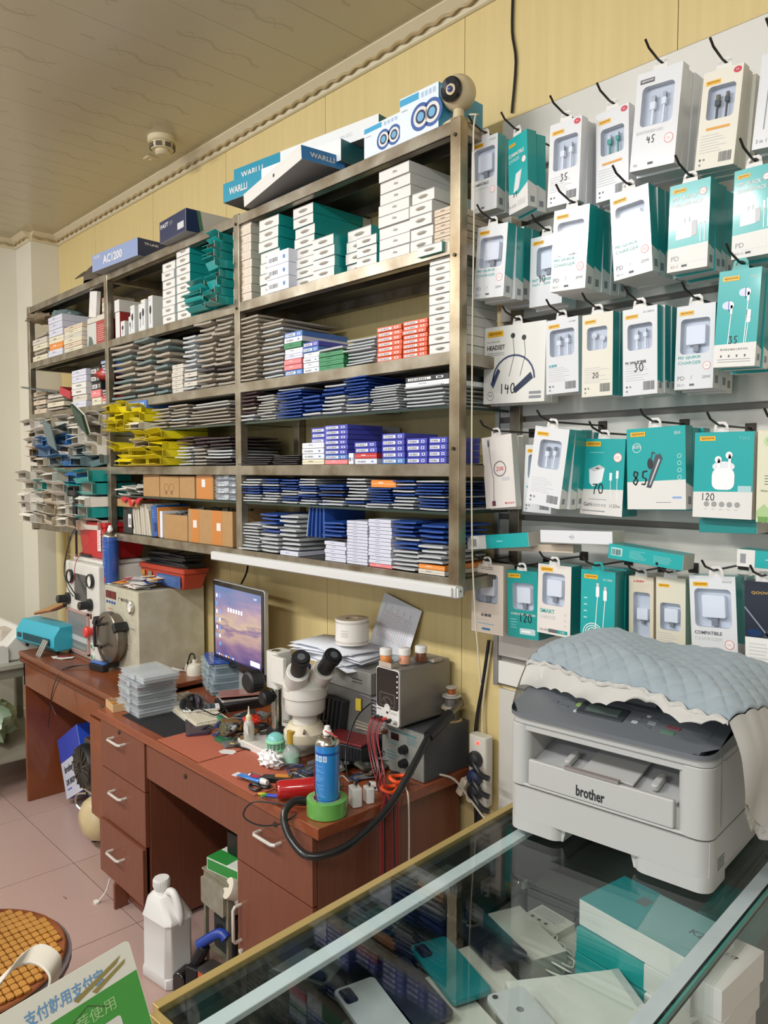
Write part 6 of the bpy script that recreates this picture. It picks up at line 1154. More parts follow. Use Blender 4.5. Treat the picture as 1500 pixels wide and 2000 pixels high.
for i in range(14): a = 2*math.pi*i/14; g = G(); g.box((.028*math.cos(a)-.0015, .028*math.sin(a)-.0015, .010), (.028*math.cos(a)+.0015, .028*math.sin(a)+.0015, .030), mg); g.build('rib', t)
g = G(); g.lathe([(.033, .030), (.034, .034), (.031, .038)], mg, 24); g.lathe([(.029, .038), (.025, .050), (.012, .058), (0, .059)], M('#7cc4c0', .3), 24); g.build('dome', t, smooth=60)
t = thing('glass_bottle', 'small clear glass bottle with mint label and amber neck', 'bottle', (-1.955, 1.435, DZ+.001)); g = G(); g.lathe([(.024, 0), (.026, .004), (.026, .045), (.016, .058), (.012, .062), (.012, .07)], milky('#bfc9c4', .45, .1), 22); g.build('body', t, smooth=40); g = G(); g.lathe([(.0265, .008), (.0265, .030)], M('#a9d9c0', .5), 22); g.build('label', t, smooth=60); g = G(); g.lathe([(.013, .07), (.013, .11), (0, .11)], M('#b89636', .35), 16); g.build('amber_neck', t, smooth=40)
o = crumple(.10, .055, .05, M('#e6e6e6', .6), 11, 'tissue', n=10, amp=.28); o.location = (-1.985, 1.375, T0+.003); tag(o, 'crumpled white tissue in front of the microscope', 'tissue')
t = thing('paper_scrap', 'torn white paper scrap on the right brick-red mat', 'paper', (-2.185, 1.345, T0+.003), 20); g = G(); g.prism([(-.03, -.01), (-.01, -.022), (.03, -.012), (.028, .01), (.01, .022), (-.025, .012)], 0, .001, m_white); g.build('scrap', t)
t = thing('yellow_pliers', 'small black pliers with yellow jaw grip beside paper scrap', 'pliers', (-2.21, 1.39, T0+.003), 15); g = G(); g.box((-.03, -.008, 0), (.01, .008, .006), m_mk); g.build('grip', t, bevel=.002); g = G(); g.ring(0, 0, 0, 0, m_mk) if False else g.lathe([(.010, .007), (.012, .010), (.010, .013), (.008, .010), (.010, .007)], M('#e0c21f', .4), 14, (-.01, 0, 0)); g.build('yellow_grip', t, smooth=50); g = G(); g.box((.01, -.004, 0), (.07, .002, .004), m_mk); g.build('jaw', t)
# tools at the front right
t = thing('ointment_tube', 'blue and white squeezed tube lying at the desk front', 'tube', (-1.915, 1.255, T0+.013), 12); g = G(); g.grid(lambda u, v: (-.045+.09*u, (.013)*math.cos(2*math.pi*v), .008+(.001+.007*u)*math.sin(2*math.pi*v)), 6, 12, M('#3a7fcf', .3, coat=.4)); g.build('tube', t, smooth=60); g = G(); g.lathe([(.009, .045), (.010, .05), (.008, .07), (0, .07)], m_white, 14, (0, 0, .008), 'x'); g.build('cap', t, smooth=40); g = G(); g.box((-.065, -.013, .004), (-.045, .013, .006), m_white); g.build('crimp', t); g = G(); g.box((.005, -.009, .0165), (.035, .009, .0175), M('#b9324a', .4)); g.build('red_print', t)
t = thing('screwdriver_handle', 'thick glossy red cylinder lying beside the blue can', 'tool', (-1.735, 1.315, T0+.0285), 0, rot=(0, 0, -57)); g = G(); g.lathe([(0, -.075), (.022, -.075), (.0265, -.068), (.0265, .07), (.022, .076), (0, .076)], M('#b01c20', .18, coat=.6), 28, (0, 0, 0), 'x'); g.build('body', t, smooth=35); g = G(); g.lathe([(.004, -.0755), (0, -.0756)], m_mk, 10, (0, 0, 0), 'x'); g.build('end_hole', t)
t.rotation_euler = (0, 0, R(62))
t = thing('utility_knife', 'orange and black folding knife on the brick-red mat', 'knife', (-1.86, 1.33, T0+.004), 40); g = G(); g.rbox((-.06, -.014, 0), (.05, .014, .016), .008, m_mk); g.build('handle', t, bevel=.003); g = G(); g.rbox((-.02, -.009, .0162), (.03, .009, .019), .006, M('#d98a2e', .4)); g.build('orange_inlay', t); g = G(); g.tube([(-.06, 0, .01), (-.09, -.01, .025), (-.10, -.02, .01)], .004, m_chrome, 8, smooth=4); g.build('clip', t, smooth=50)
t = thing('black_scissors', 'black-handled scissors lying under the blue tube', 'scissors', (-1.90, 1.262, T0+.003), -8); g = G()
for s_ in (-1, 1):
    g.tube([(.03+.024*math.cos(a*math.pi/8), s_*.016+.013*math.sin(a*math.pi/8), .005) for a in range(17)], .004, m_mk, 6)
g.build('finger_loops', t, smooth=50); g = G(); g.box((-.07, -.006, .001), (.01, .0, .004), M('#b59a6a', .4, .6)); g.box((-.07, .001, .003), (.01, .006, .006), M('#b59a6a', .4, .6)); g.build('blade', t)
t = thing('test_clip', 'tiny blue, yellow and green probe clip at the desk edge', 'clip', (-1.80, 1.238, T0+.002), 25); 
for (x0, x1, c, nm) in ((-.03, -.008, '#c7a92d', 'yellow_part'), (-.008, .03, '#2f4fc7', 'blue_part'), (-.015, -.004, '#58a848', 'green_part')): g = G(); g.tube([(x0, 0 if c != '#58a848' else -.012, .005), (x1, .002, .007)], .0045, M(c, .4), 8); g.build(nm, t, smooth=40)
# black machine and clutter behind the can
dm = M('#232528', .35, noise=.2, scale=20)
def clut(seed, n, cx, cy, rx, ry, h, cols, name, label, cat='part', grp=None, sz=(.012, .04)):
    q = random.Random(seed)
    for i in range(n):
        x, y = cx+q.uniform(-rx, rx), cy+q.uniform(-ry, ry); s = q.uniform(*sz); s2 = s*q.uniform(.3, .8); zz = h*q.random()*(1-abs(x-cx)/rx*.6)
        c = q.choice(cols); t = thing(name, f'{c[1]} {label.split(" in the ")[0]}, {qpos(x, y, cx, cy, rx, ry)} of the {label.split(" in the ")[1]}' if ' in the ' in label else f'{c[1]} {label}, {qpos(x, y, cx, cy, rx, ry)}', cat, (x, y, T0+zz), 0, grp, rot=(q.uniform(-25, 25)*min(1, zz*40), q.uniform(-25, 25)*min(1, zz*40), q.uniform(0, 180))); g = G(); k = q.randrange(3); m = M(c[0], .4)
        if k == 0: g.box((-s, -s2, 0), (s, s2, .004), m); g.box((-s*.6, -s2*.6, .0042), (s*.1, s2*.3, .007), M('#8d8f8a', .4, .5)); g.box((s*.2, -s2*.5, .0042), (s*.8, s2*.4, .006), m_mk)
        elif k == 1: g.tube([(-s, 0, .004), (-s*.3, s2, .012), (s*.4, -s2, .008), (s, s2*.5, .004), (s*.5, s2*1.4, .006)], .0022, m, 6, smooth=4)
        else: g.rbox((-s, -s2, 0), (s, s2, .010), s2*.4, m); g.lathe([(s2*.4, .0101), (s2*.4, .013), (0, .013)], M('#6f7274', .4, .5), 10)
        g.build('body', t, bevel=.0008 if k != 1 else 0, seg=1, smooth=None if k != 1 else 50)
DC = [('#26282b', 'black'), ('#3a3d40', 'dark grey'), ('#4a4d42', 'olive grey'), ('#6b6e70', 'grey'), ('#1c2b24', 'dark green'), ('#5a4a3a', 'brown'), ('#9a9c9c', 'silver'), ('#2f3f6e', 'dark blue')]
clut(21, 60, -2.30, 1.50, .13, .11, .05, DC + [('#2e7a58', 'green'), ('#7a5a2e', 'bronze')], 'circuit_scrap', 'circuit scrap in the heap left of the microscope', 'part', 'circuit scraps left of the microscope')
clut(22, 44, -1.80, 1.47, .11, .11, .03, DC, 'phone_part', 'repair part in the clutter behind the blue can', 'part', 'repair parts behind the blue can', (.015, .05))
clut(24, 14, -1.77, 1.60, .05, .04, .05, DC, 'phone_part', 'repair part before the meter boxes', 'part', 'repair parts before the meters', (.015, .045))
t = thing('magnifier_clip', 'green stand with round dark lens left of microscope', 'stand', (-2.285, 1.395, T0)); g = G(); g.rbox((-.035, -.025, 0), (.035, .025, .012), .01, M('#2f6b4b', .4)); g.build('base', t, bevel=.002); g = G(); g.lathe([(0, -.003), (.022, -.003), (.024, 0), (.022, .003), (0, .003)], M('#5d6248', .25), 20, (-.01, 0, .04), 'y'); g.build('lens', t, smooth=40)
t = slab('black_battery', 'ribbed black battery pack with red stripe in the clutter', 'battery', (-1.83, 1.575, T0+.030), 12, .16, .09, .05, dm, .004); g = G(); [g.box((-.078+.013*i, -.0465, .004), (-.072+.013*i, -.0452, .046), m_mk) for i in range(12)]; g.build('ribs', t); g = G(); g.box((-.08, -.047, .052), (.08, .045, .060), M('#6b2427', .4)); g.build('red_lid', t, bevel=.002)
t = thing('cd_rack', 'black rack holding a row of dark thin cases', 'rack', (-1.985, 1.64, T0), 4); g = G(); g.box((-.09, -.05, 0), (.09, .05, .07), M('#17181b', .5)); g.build('tray', t, bevel=.003)
for i in range(8): g = G().at((-.07+.019*i, 0, .071), (0, 9, 0)); g.box((-.006, -.045, 0), (.006, .045, .11), M('#2d3033', .35)); g.build('case', t, bevel=.001, seg=1)
t = thing('scissor_stand', 'desk stand with dark blue handles standing behind the microscope', 'tool stand', (-2.24, 1.70, T0)); g = G(); g.lathe([(.04, 0), (.045, .10), (.041, .10), (.037, .004), (0, .004)], m_mk, 20); g.build('cup', t, smooth=40)
for i, (dx, tp, c) in enumerate(((-.05, .20, '#1f2f63'), (-.01, .24, '#27408c'), (.035, .23, '#203a86'), (.06, .19, '#17181b'), (-.08, .17, '#1b2a55'), (.01, .18, '#17181b'), (.05, .22, '#22357a'))): g = G(); g.tube([(dx*.3, 0, .05), (dx*.6, -.004, .12), (dx*1.0, -.01, tp), (dx*1.05, -.01, tp+.012)], [.004, .0085], M(c, .4), 8, smooth=3); g.build('tool_handle', t, smooth=50)
# ---------------------------------------------------------------- meter power supply (silver) and grey power supply
ps = thing('grey_power_supply', 'dark grey bench power supply under the silver meter box', 'power supply', (-1.745, 1.64, T0), 0)
g = G(); g.box((0, 0, 0), (.185, .20, .150), M('#4b4f52', .45, noise=.15, scale=20)); g.build('casing', ps, bevel=.002)
g = G(); g.box((.002, -.004, .002), (.183, -.0004, .148), M('#8f918b', .45, noise=.2, scale=20)); fp = g.build('front_panel', ps); g = G(); g.face((.002, -.0045, .002), (1, 0, 0), (0, 0, 1)); tl = M('#3f7f88', .5)
g.rect(.04, .10, .075, .122, M('#2b1414', .3), 1); g.rect(.035, .128, .15, .132, tl, 1); g.lines(.025, .085, .05, .012, 2, tl); g.lines(.11, .10, .06, .025, 4, tl); g.lines(.02, .035, .06, .03, 3, tl); g.rect(.12, .015, .14, .03, m_mk, 1); g.build('printed_scale', ps)
for x, z, r in ((.105, .085, .014), (.105, .042, .014), (.022, .12, .007)): g = G(); g.lathe([(r, -.004), (r, -.014), (r*.8, -.026), (0, -.026)], m_mk if r > .01 else M('#7a4238', .4), 18, (x, 0, z), 'y'); g.build('knob', ps, smooth=35)
mb_ = thing('silver_meter_supply', 'silver meter power supply with black display face and round dial', 'power supply', (-1.735, 1.605, T0+.1512), 0)
W_, H_, D_ = .105, .185, .225; m_sil = M('#8b8781', .38, metal=.35, noise=.08, scale=10)
g = G(); g.rbox((0, 0, .006), (W_, D_, H_), .012, m_sil, 'y', 6); g.build('casing', mb_, bevel=.0015)
g = G(); g.rbox((.002, -.0035, .008), (W_-.002, -.0004, H_-.002), .011, M('#e4e3df', .35), 'y', 6); g.build('faceplate', mb_); g = G(); g.rbox((.004, -.0045, .058), (W_-.004, -.0037, H_-.005), .010, M('#14161a', .12, coat=.6), 'y', 6); g.build('display_glass', mb_)
g = G(); g.face((0, -.0046, 0), (1, 0, 0), (0, 0, 1)); dl = M('#9a9a96', .5); g.line([(.02, .066), (.085, .066), (.085, .105), (.02, .105), (.02, .066)], .0008, dl)
for i in range(11): a = R(20+i*14); g.line([(.052+.020*math.cos(a), .070+.020*math.sin(a)), (.052+.026*math.cos(a), .070+.026*math.sin(a))], .0008, dl)
g.line([(.052, .07), (.035, .09)], .001, dl); g.disc(.052, .060, .013, M('#e4e3df', .4), 1); g.disc(.052, .046, .004, m_mk, 2)
for i in range(5): g.disc(.096, .165-.016*i, .003, M('#f2f0ea', .4), 2, 10)
g.text('Repair Tools', .006, .050, .006, m_ink, .03, 1, bold=True) if False else g.lines(.006, .047, .03, .008, 1, m_ink); g.lines(.065, .044, .03, .008, 2, dl); g.build('dial_print', mb_)
for x, c in ((.012, '#1a1a1c'), (.028, '#1a1a1c'), (.046, '#c6402e'), (.066, '#1a1a1c'), (.088, '#c9c7c0')): g = G(); g.lathe([(.006, -.004), (.007, -.010), (.005, -.020), (0, -.020)], M(c, .35), 12, (x, 0, .024), 'y'); g.build('terminal', mb_, smooth=35)
for x in (.012, .09):
    for y in (.02, .2): g = G(); g.lathe([(.006, -.0), (.006, .0062)], m_mk, 10, (x, y, 0)); g.build('foot', mb_)
# bundle of red and black leads
q = random.Random(3)
for i in range(9):
    x0 = -1.728+.006*i; red = i not in (2, 6)
    t = thing('test_lead', ('red' if red else 'black') + f' thin lead hanging over the desk end, {NTH[i]} of the bundle', 'cable', (0, 0, 0), 0, 'test leads'); g = G(); e = q.uniform(-.01, .01)
    ex = -1.536+.0005*i; g.tube([(x0, 1.592, T0+.175), (x0, 1.575, T0+.172), (x0+.004, 1.555, T0+.13), (x0+.045+e, 1.54, T0+.05), (-1.60+e, 1.50+e, T0+.016), (-1.545, 1.455+.006*i, T0+.004), (ex, 1.435+.008*i, T0-.03), (ex+.003, 1.43+.009*i, .50), (ex+.002, 1.42+.01*i, .30), (ex+.002, 1.42+.01*i, .16+.02*(i % 3))], .0021, M('#8f2227', .4) if red else m_mk, 6, smooth=4); g.build('wire', t, smooth=50)
t = thing('white_lead', 'cream lead hanging among the red ones over the desk end', 'cable', (0, 0, 0)); g = G(); g.tube([(-1.60, 1.585, T0+.012), (-1.56, 1.56, T0+.006), (-1.535, 1.545, T0-.02), (-1.528, 1.54, .55), (-1.53, 1.535, .36)], .0028, M('#cfc6b4', .5), 6, smooth=5); g.build('wire', t, smooth=50)
# hot air hose draped over the grey supply and desk corner
t = thing('hot_air_hose', 'thick black hot-air hose hooking around the desk corner', 'hose', (0, 0, 0)); g = G()
hp = [(-1.553, 1.74, T0+.185), (-1.56, 1.66, T0+.160), (-1.545, 1.56, T0+.10), (-1.525, 1.47, T0+.015), (-1.505, 1.38, .715), (-1.50, 1.29, .685), (-1.53, 1.215, .672), (-1.60, 1.19, .69), (-1.655, 1.195, .735), (-1.67, 1.215, .775), (-1.66, 1.25, .782)]
hp = [(-1.553, 1.745, T0+.190), (-1.550, 1.66, T0+.158), (-1.530, 1.56, T0+.085), (-1.520, 1.46, T0+.005), (-1.518, 1.36, .700), (-1.520, 1.27, .680), (-1.560, 1.20, .674), (-1.625, 1.190, .700), (-1.668, 1.199, .745), (-1.675, 1.235, .772), (-1.66, 1.27, .770)]
g.tube(hp, .0105, M('#1d1e20', .3, coat=.2), 12, smooth=7); g.build('hose', t, smooth=60)
g = G(); g.tube([(-1.553, 1.745, T0+.190), (-1.551, 1.70, T0+.173), (-1.546, 1.64, T0+.148)], .017, m_mk, 14); g.build('handle_sleeve', t, smooth=40); g = G(); g.tube([(-1.553, 1.745, T0+.190), (-1.557, 1.80, T0+.212)], .011, m_steelb, 12); g.build('nozzle', t, smooth=40)
g = G(); g.tube([(-1.66, 1.27, .757), (-1.72, 1.235, .750), (-1.80, 1.190, .745), (-1.83, 1.175, .70), (-1.77, 1.185, .69), (-1.69, 1.20, .715), (-1.64, 1.22, .752)], .0025, m_mk, 6, smooth=6); g.build('thin_cord', t, smooth=50)
# green tape roll
t = thing('tape_roll', 'green adhesive tape roll lying at the desk front corner', 'tape', (-1.607, 1.300, T0)); g = G(); n_ = 48; g.lathe([(.052, 0), (.056, .0015), (.056, .044), (.052, .0455), (.040, .0455), (.040, .001), (.052, 0)], M('#6fb257', .3, coat=.5, noise=.2, scale=30, h2='#5b9c48'), n_); g.build('tape', t, smooth=35); g = G(); g.lathe([(.0398, 0), (.0398, .045), (.037, .045), (.037, 0), (.0398, 0)], M('#c9a57a', .7), n_); g.build('core', t, smooth=35)
sc = [o for o in bpy.data.objects if o.name.startswith('spray_can') and o.parent is None][0]; sc.location = (-1.607, 1.302, T0); sc.scale = (1, 1, .93); sc.rotation_euler = (0, 0, R(-30))
# white phone chargers
for i, (x, y, s) in enumerate(((-1.592, 1.390, 1.15), (-1.582, 1.432, .95))):
    t = thing('phone_charger', ['larger white plug charger standing prongs up beside the green tape', 'smaller white plug charger behind the larger one'][i], 'charger', (x, y, T0), -20); g = G(); g.rbox((-.018*s, -.013*s, 0), (.018*s, .013*s, .046*s), .006*s, M('#eeedea', .25, coat=.3)); g.build('body', t, bevel=.0025)
    for dx in (-.006, .006): g = G(); g.box((dx*s-.0008, -.003*s, .046*s), (dx*s+.0008, .003*s, .060*s), m_chrome); g.build('prong', t)
t = thing('white_block', 'small white connector block lying behind the chargers', 'connector', (-1.635, 1.50, T0), 30); g = G(); g.rbox((-.018, -.01, 0), (.018, .01, .02), .004, M('#d6d2ca', .35)); g.build('body', t, bevel=.002); g = G(); g.box((-.01, -.0105, .005), (.01, -.0101, .012), m_mk); g.build('port', t)
t = thing('orange_grips', 'bright orange rubber tool loops at the desk end', 'tool', (-1.585, 1.52, T0), 0); mo_ = M('#e8531f', .35)
for k, (a, b, c) in enumerate(((0, 0, .012), (.004, .03, .036))): g = G(); g.tube([(a+.022*math.cos(x*math.pi/10), b+.028*math.sin(x*math.pi/10), c+.004*math.sin(x*.6)) for x in range(21)], .0065, mo_, 8); g.build('loop', t, smooth=60)
g = G(); g.tube([(.0, .03, .02), (-.03, .06, .03), (-.06, .06, .02)], .007, m_mk, 8, smooth=3); g.build('shaft', t, smooth=60)
t = thing('usb_cord', 'thin black cord looping down from the clutter to chargers', 'cable', (0, 0, 0)); g = G(); g.tube([(-1.78, 1.62, T0+.20), (-1.80, 1.58, T0+.16), (-1.78, 1.52, T0+.09), (-1.72, 1.47, T0+.03), (-1.65, 1.44, T0+.035), (-1.63, 1.425, T0+.01)], .0022, m_mk, 6, smooth=6); g.build('cord', t, smooth=60)
# pill jars on the meter
for i, (x, y, c, lab) in enumerate(((-1.715, 1.625, '#d98a4a', 'white-capped orange jar in a card tray, leftmost on the meter'), (-1.668, 1.66, '#d89a7c', 'white-capped jar marked with a cross, middle on the meter'), (-1.655, 1.72, '#6e3d24', 'white-capped dark amber jar, rightmost on the meter'))):
    t = thing('pill_jar', lab, 'jar', (x, y, T0+.1512+.187+(.004 if i else .002))); g = G(); g.lathe([(.017, 0), (.018, .002), (.018, .024), (.016, .028)], M(c, .3, coat=.3), 22); g.build('jar', t, smooth=40); g = G(); g.lathe([(.0195, .028), (.0195, .046), (.017, .048), (0, .048)], M('#e9e7e2', .35), 22); g.build('cap', t, smooth=40)
    if i == 1: g = G(); g.face((-.006, -.0185, .008), (1, 0, 0), (0, 0, 1)); g.line([(0, 0), (.01, .012)], .001, m_ink); g.line([(0, .012), (.01, 0)], .001, m_ink); g.build('cross_mark', t)
t = slab('card_tray', 'small grey card tray under the orange jar on the meter', 'tray', (-1.69, 1.618-.006, T0+.1512+.1857), 0, .055, .03, .0015, M('#b7a99a', .7), .0005); g = G(); g.box((-.0275, -.015, .0016), (.0275, -.0135, .016), M('#b7a99a', .7)); g.box((.026, -.0134, .0016), (.0275, .015, .014), M('#b7a99a', .7)); g.build('side', t)
t = slab('card_box', 'flat grey card box behind the middle jar on the meter', 'box', (-1.648, 1.765, T0+.1512+.1857), 0, .05, .04, .010, M('#b3a79a', .7), .001)
t = thing('glass_vial', 'clear glass stopper vial at left rear of the meter top', 'vial', (-1.722, 1.68, T0+.1512+.1857), 20); g = G(); g.lathe([(0, -.03), (.009, -.028), (.009, .0), (.005, .012), (.005, .02), (.009, .024), (.009, .034), (0, .036)], film('#e8f0f0', .15, .05, 'vial'), 14, (0, 0, .0095), 'x'); g.build('vial', t, smooth=40)
# solder reels in a pile beside the meter
z = T0+.151
for i, (r, h_, c, lab) in enumerate(((.034, .042, '#6b6a68', 'large dark solder reel, bottom of the pile by meter'), (.030, .036, '#77736c', 'grey solder reel, middle of the pile by meter'), (.018, .026, '#b2643a', 'small copper wire reel on top of the solder reels'))):
    t = thing('solder_reel', lab, 'reel', (-1.596, 1.795, z), 0, 'solder reels'); t.location = (-1.594, 1.797, z); g = G(); mf = M('#b59b70' if i < 1 else '#a9a8a2', .4); g.lathe([(r, 0), (r, .003), (r*.7, .004)], mf, 24); g.lathe([(r*.7, h_-.004), (r, h_-.003), (r, h_), (0, h_)], mf, 24); g.build('flanges', t, smooth=30); g = G(); g.lathe([(r*.72, .004), (r*.72, h_-.004)], M(c, .35, .5), 24); g.build('wire', t, smooth=50); z += h_+.001
# papers, roll of labels behind the microscope
PXc, PYc, PZ = -2.00, 1.69, 0
pb = thing('printer_paper_box', 'grey box file holding the pile of white papers', 'box', (-1.93, 1.70, T0), 0); g = G(); g.box((-.09, -.07, .22), (.14, .10, .29), M('#8b8a86', .5)); g.box((-.085, -.065, 0), (.135, .095, .219), M('#6e6c68', .6)); g.build('box', pb, bevel=.002)
g = G(); g.face((.02, -.0705, .225), (1, 0, 0), (0, 0, 1)); g.lines(.03, .02, .05, .02, 2, m_ink); g.build('print', pb)
q = random.Random(8)
for i in range(12):
    t = thing('paper_sheet', f'white paper sheet, {ORD[i] if i else "bottom"}{" one up" if 0 < i < 11 else ""} in the pile under the paper roll' if i < 11 else 'topmost white paper sheet under the paper roll', 'paper', (-2.02+q.uniform(-.03, .03), 1.69, T0+.292+.0045*i), 0, 'paper sheets under the roll'); t.rotation_euler = (R(q.uniform(-2, 2)), R(q.uniform(-1, 3)), R(q.uniform(-22, 14)))
    g = G(); a1, a2 = q.uniform(0, 3), q.uniform(.004, .010); w_, d_ = .14, .088; g.grid(lambda u, v: ((u-.5)*2*w_, (v-.5)*2*d_, a2*math.sin(2.5*u+a1)*.6 - .012*max(0, abs(u-.5)*2-.6)), 10, 2, M('#dde0e8', .6)); o = g.build('sheet', t, smooth=60); s_ = o.modifiers.new('s', 'SOLIDIFY'); s_.thickness = .0006
t = thing('paper_roll', 'round roll of white price labels standing on the papers', 'roll', (-1.962, 1.70, T0+.352)); g = G(); g.lathe([(0, .0), (.056, 0), (.0575, .001), (.0575, .084), (.056, .085), (.022, .085), (.022, .080), (0, .08)], M('#e4dfd8', .4, coat=.2), 40, ms=[M('#e4dfd8', .4, coat=.2)]*4+[M('#9a8a72', .6)]*3); g.build('roll', t, smooth=35)
g = G()
for z0, h_ in ((.072, .007), (.006, .007)):
    for i in range(40): a = R(-200+i*6); x, y = .0579*math.cos(a), .0579*math.sin(a); x2, y2 = .0579*math.cos(a+.05), .0579*math.sin(a+.05); g.add([(x, y, z0), (x2, y2, z0), (x2, y2, z0+h_), (x, y, z0+h_)], [(0, 1, 2, 3)], M('#b9b0a6', .6))
for zz in (.03, .036, .042, .05): a0 = R(-80); pts = [(.058*math.cos(a0+.05*k), .058*math.sin(a0+.05*k)) for k in range(10)]; g.add([(x, y, zz) for x, y in pts]+[(x, y, zz+.0015) for x, y in pts], [(k, k+1, 11+k, 10+k) for k in range(9)], M('#a9a4a6', .5))
pts = [(.058*math.cos(R(-150)+.05*k), .058*math.sin(R(-150)+.05*k)) for k in range(7)]; g.add([(x, y, .02) for x, y in pts]+[(x, y, .066) for x, y in pts], [(k, k+1, 8+k, 7+k) for k in range(6)], M('#c99a80', .5)); g.build('printed_edge', t)
t = thing('printed_sheet', 'printed white sheet with red and blue lines against the wall', 'paper', (-1.90, 1.80, T0+.30), 0, rot=(-10, 14, 2)); g = G(); g.box((-.09, 0, 0), (.09, .0012, .20), M('#dcdde3', .55)); g.build('sheet', t)
g = G(); g.face((-.09, -.0002, 0), (1, 0, 0), (0, 0, 1))
for i in range(14): g.lines(.02+.010*i, .05, .006, .10 if i % 3 else .12, 16, M('#b5605f', .6) if i % 4 in (1, 2) else M('#6b6f86', .6))
g.build('printed_text', t)
for i in range(7): slab('magazine', f'grey leaflet sliding off the pile left of the meter, {ORD[i]} one up' if i else 'bottom grey leaflet in the pile left of the meter', 'leaflet', (-1.80+.004*i, 1.70, T0+.145+.011*i), -8+i*3, .15, .12, .003, M(['#9a97a0', '#c3c1c8', '#7d7a80'][i % 3], .5), .0005, 'leaflet', 'grey leaflets', rot=(6, 12-i, -8+i*3))
for i in range(4): slab('magazine', f'tan leaflet under the grey leaflets, {ORD[i]} one up' if i else 'bottom tan leaflet under the grey leaflets', 'leaflet', (-1.80, 1.69, T0+.10+.009*i), 10-i*4, .14, .11, .004, M('#a89d8a', .6), .0005, 'leaflet', 'tan leaflets')
slab('metal_tin', 'black tin under the tan leaflets left of the meter', 'tin', (-1.81, 1.70, T0), 3, .13, .11, .095, M('#2b2a2a', .4), .004)
t = slab('yellow_tag', 'small yellow tag stuck in the leaflets', 'tag', (-1.845, 1.625, T0+.16), 20, .02, .003, .04, M('#d9c23a', .5), .0005)
t = thing('battery_holder', 'white microscope arm block with round hole on the desk', 'part', (-2.19, 1.60, T0), 0); g = G(); g.box((-.04, -.03, 0), (.04, .03, .235), mi_w); g.build('body', t, bevel=.008); g = G(); g.lathe([(.022, .2352), (.022, .238), (.016, .238), (.016, .2355)], m_lgrey, 22); g.build('ring', t, smooth=40); g = G(); g.box((.0, -.045, .13), (.09, -.041, .21), mi_w); g.lathe([(.004, -.0455), (0, -.0456)], m_mk, 10, (.03, 0, .19), 'y'); g.lathe([(.004, -.0455), (0, -.0456)], m_mk, 10, (.065, 0, .19), 'y'); g.build('bracket_plate', t)
o = crumple(.07, .06, .03, M('#c8321f', .4), 17, 'red_cloth', n=8); o.location = (-2.235, 1.475, T0+.055); tag(o, 'small red rag lying on the heap left of the microscope', 'rag')
# wire bracket of monitor cable on the wall
t = thing('monitor_cable', 'black cord running up from the monitor to the shelf', 'cable', (0, 0, 0)); g = G(); g.tube([(-2.72, 1.74, 1.20), (-2.74, 1.79, 1.26), (-2.78, 1.82, 1.33), (-2.80, 1.83, 1.36)], .004, m_mk, 8, smooth=4); g.build('cord', t, smooth=50)

# ================================================================ led batten under the shelves
t = thing('led_batten', 'long white LED batten fixed under the shelf front edge', 'lamp', (-2.60, 1.535, 1.338), 0)
g = G(); g.rbox((0, 0, 0), (1.25, .028, .034), .006, M('#c6c7c4', .4), 'x'); g.build('housing', t, bevel=.001); g = G(); g.rbox((.01, -.006, .004), (1.24, -.0003, .030), .003, M('#d2d3d2', .3), 'x'); g.build('diffuser', t)
g = G(); g.box((1.2502, .004, .004), (1.256, .024, .030), M('#d9dad6', .4)); g.lathe([(.003, 1.2561), (0, 1.2562)], m_mk, 8, (0, .014, .02), 'x'); g.build('end_cap', t)
# ================================================================ goods on top of the unit
TZ = 2.6008
def boxart(name, label, loc, rz, w_, d_, h_, mf, ms, art, rot=None, cat='box', mtop=None):
    t = thing(name, label, cat, loc, rz, None, rot=rot); g = G(); g.box((0, 0, 0), (w_, d_, h_), ms, {2: mf, 1: mtop or mf, 0: M('#8c8f92', .5)}); g.build('carton', t, bevel=.0008, seg=1)
    g = G(); g.face((0, -.0003, 0), (1, 0, 0), (0, 0, 1)); art(g, w_, h_); g.build('front_print', t); return t
mnv = M('#1f2c52', .35, coat=.3)
def art_ac(g, W_, H_): g.rect(0, 0, W_, H_, M('#8c9cc4', .35), 0); g.text('AC1200', W_*.25, H_*.25, H_*.5, m_white, W_*.42, 1, bold=True); g.text('TP-LINK', W_*.03, H_*.75, H_*.16, m_white, None, 1)
t = boxart('router_box', 'large pale blue router box overhanging the unit top at left', (-3.565, 1.50, TZ), 3, .42, .30, .075, mnv, mnv, art_ac)
t.rotation_euler = (0, 0, R(3)); g = G(); g.face((.4203, 0, 0), (0, 1, 0), (0, 0, 1)); g.text('TP-LINK', .03, .05, .010, m_white, .07, 1, bold=True); g.text('AC', .20, .012, .03, M('#d8c22e', .4), .05, 1, bold=True); g.build('side_print', t)
def art_fast(g, W_, H_): g.text('FAST', W_*.05, H_*.62, H_*.2, m_white, W_*.3, 1, bold=True); g.rect(W_*.7, H_*.2, W_*.93, H_*.5, m_lgrey, 1); g.text('迅捷', W_*.38, H_*.62, H_*.18, m_tx, None, 1)
t = boxart('router_box', 'small navy router box with white label on the unit top', (-2.935, 1.515, TZ), -3, .235, .22, .085, mnv, M('#c9c5ba', .5), art_fast, mtop=mnv); g = G(); g.face((.2353, 0, 0), (0, 1, 0), (0, 0, 1)); g.poly([(0, 0), (.06, 0), (.045, .085), (0, .085)], mnv, 1); g.poly([(.06, 0), (.075, 0), (.06, .085), (.045, .085)], M('#4d7a5c', .4), 1); g.build('side_print', t)
mw1 = M('#2190ae', .3, coat=.3); 
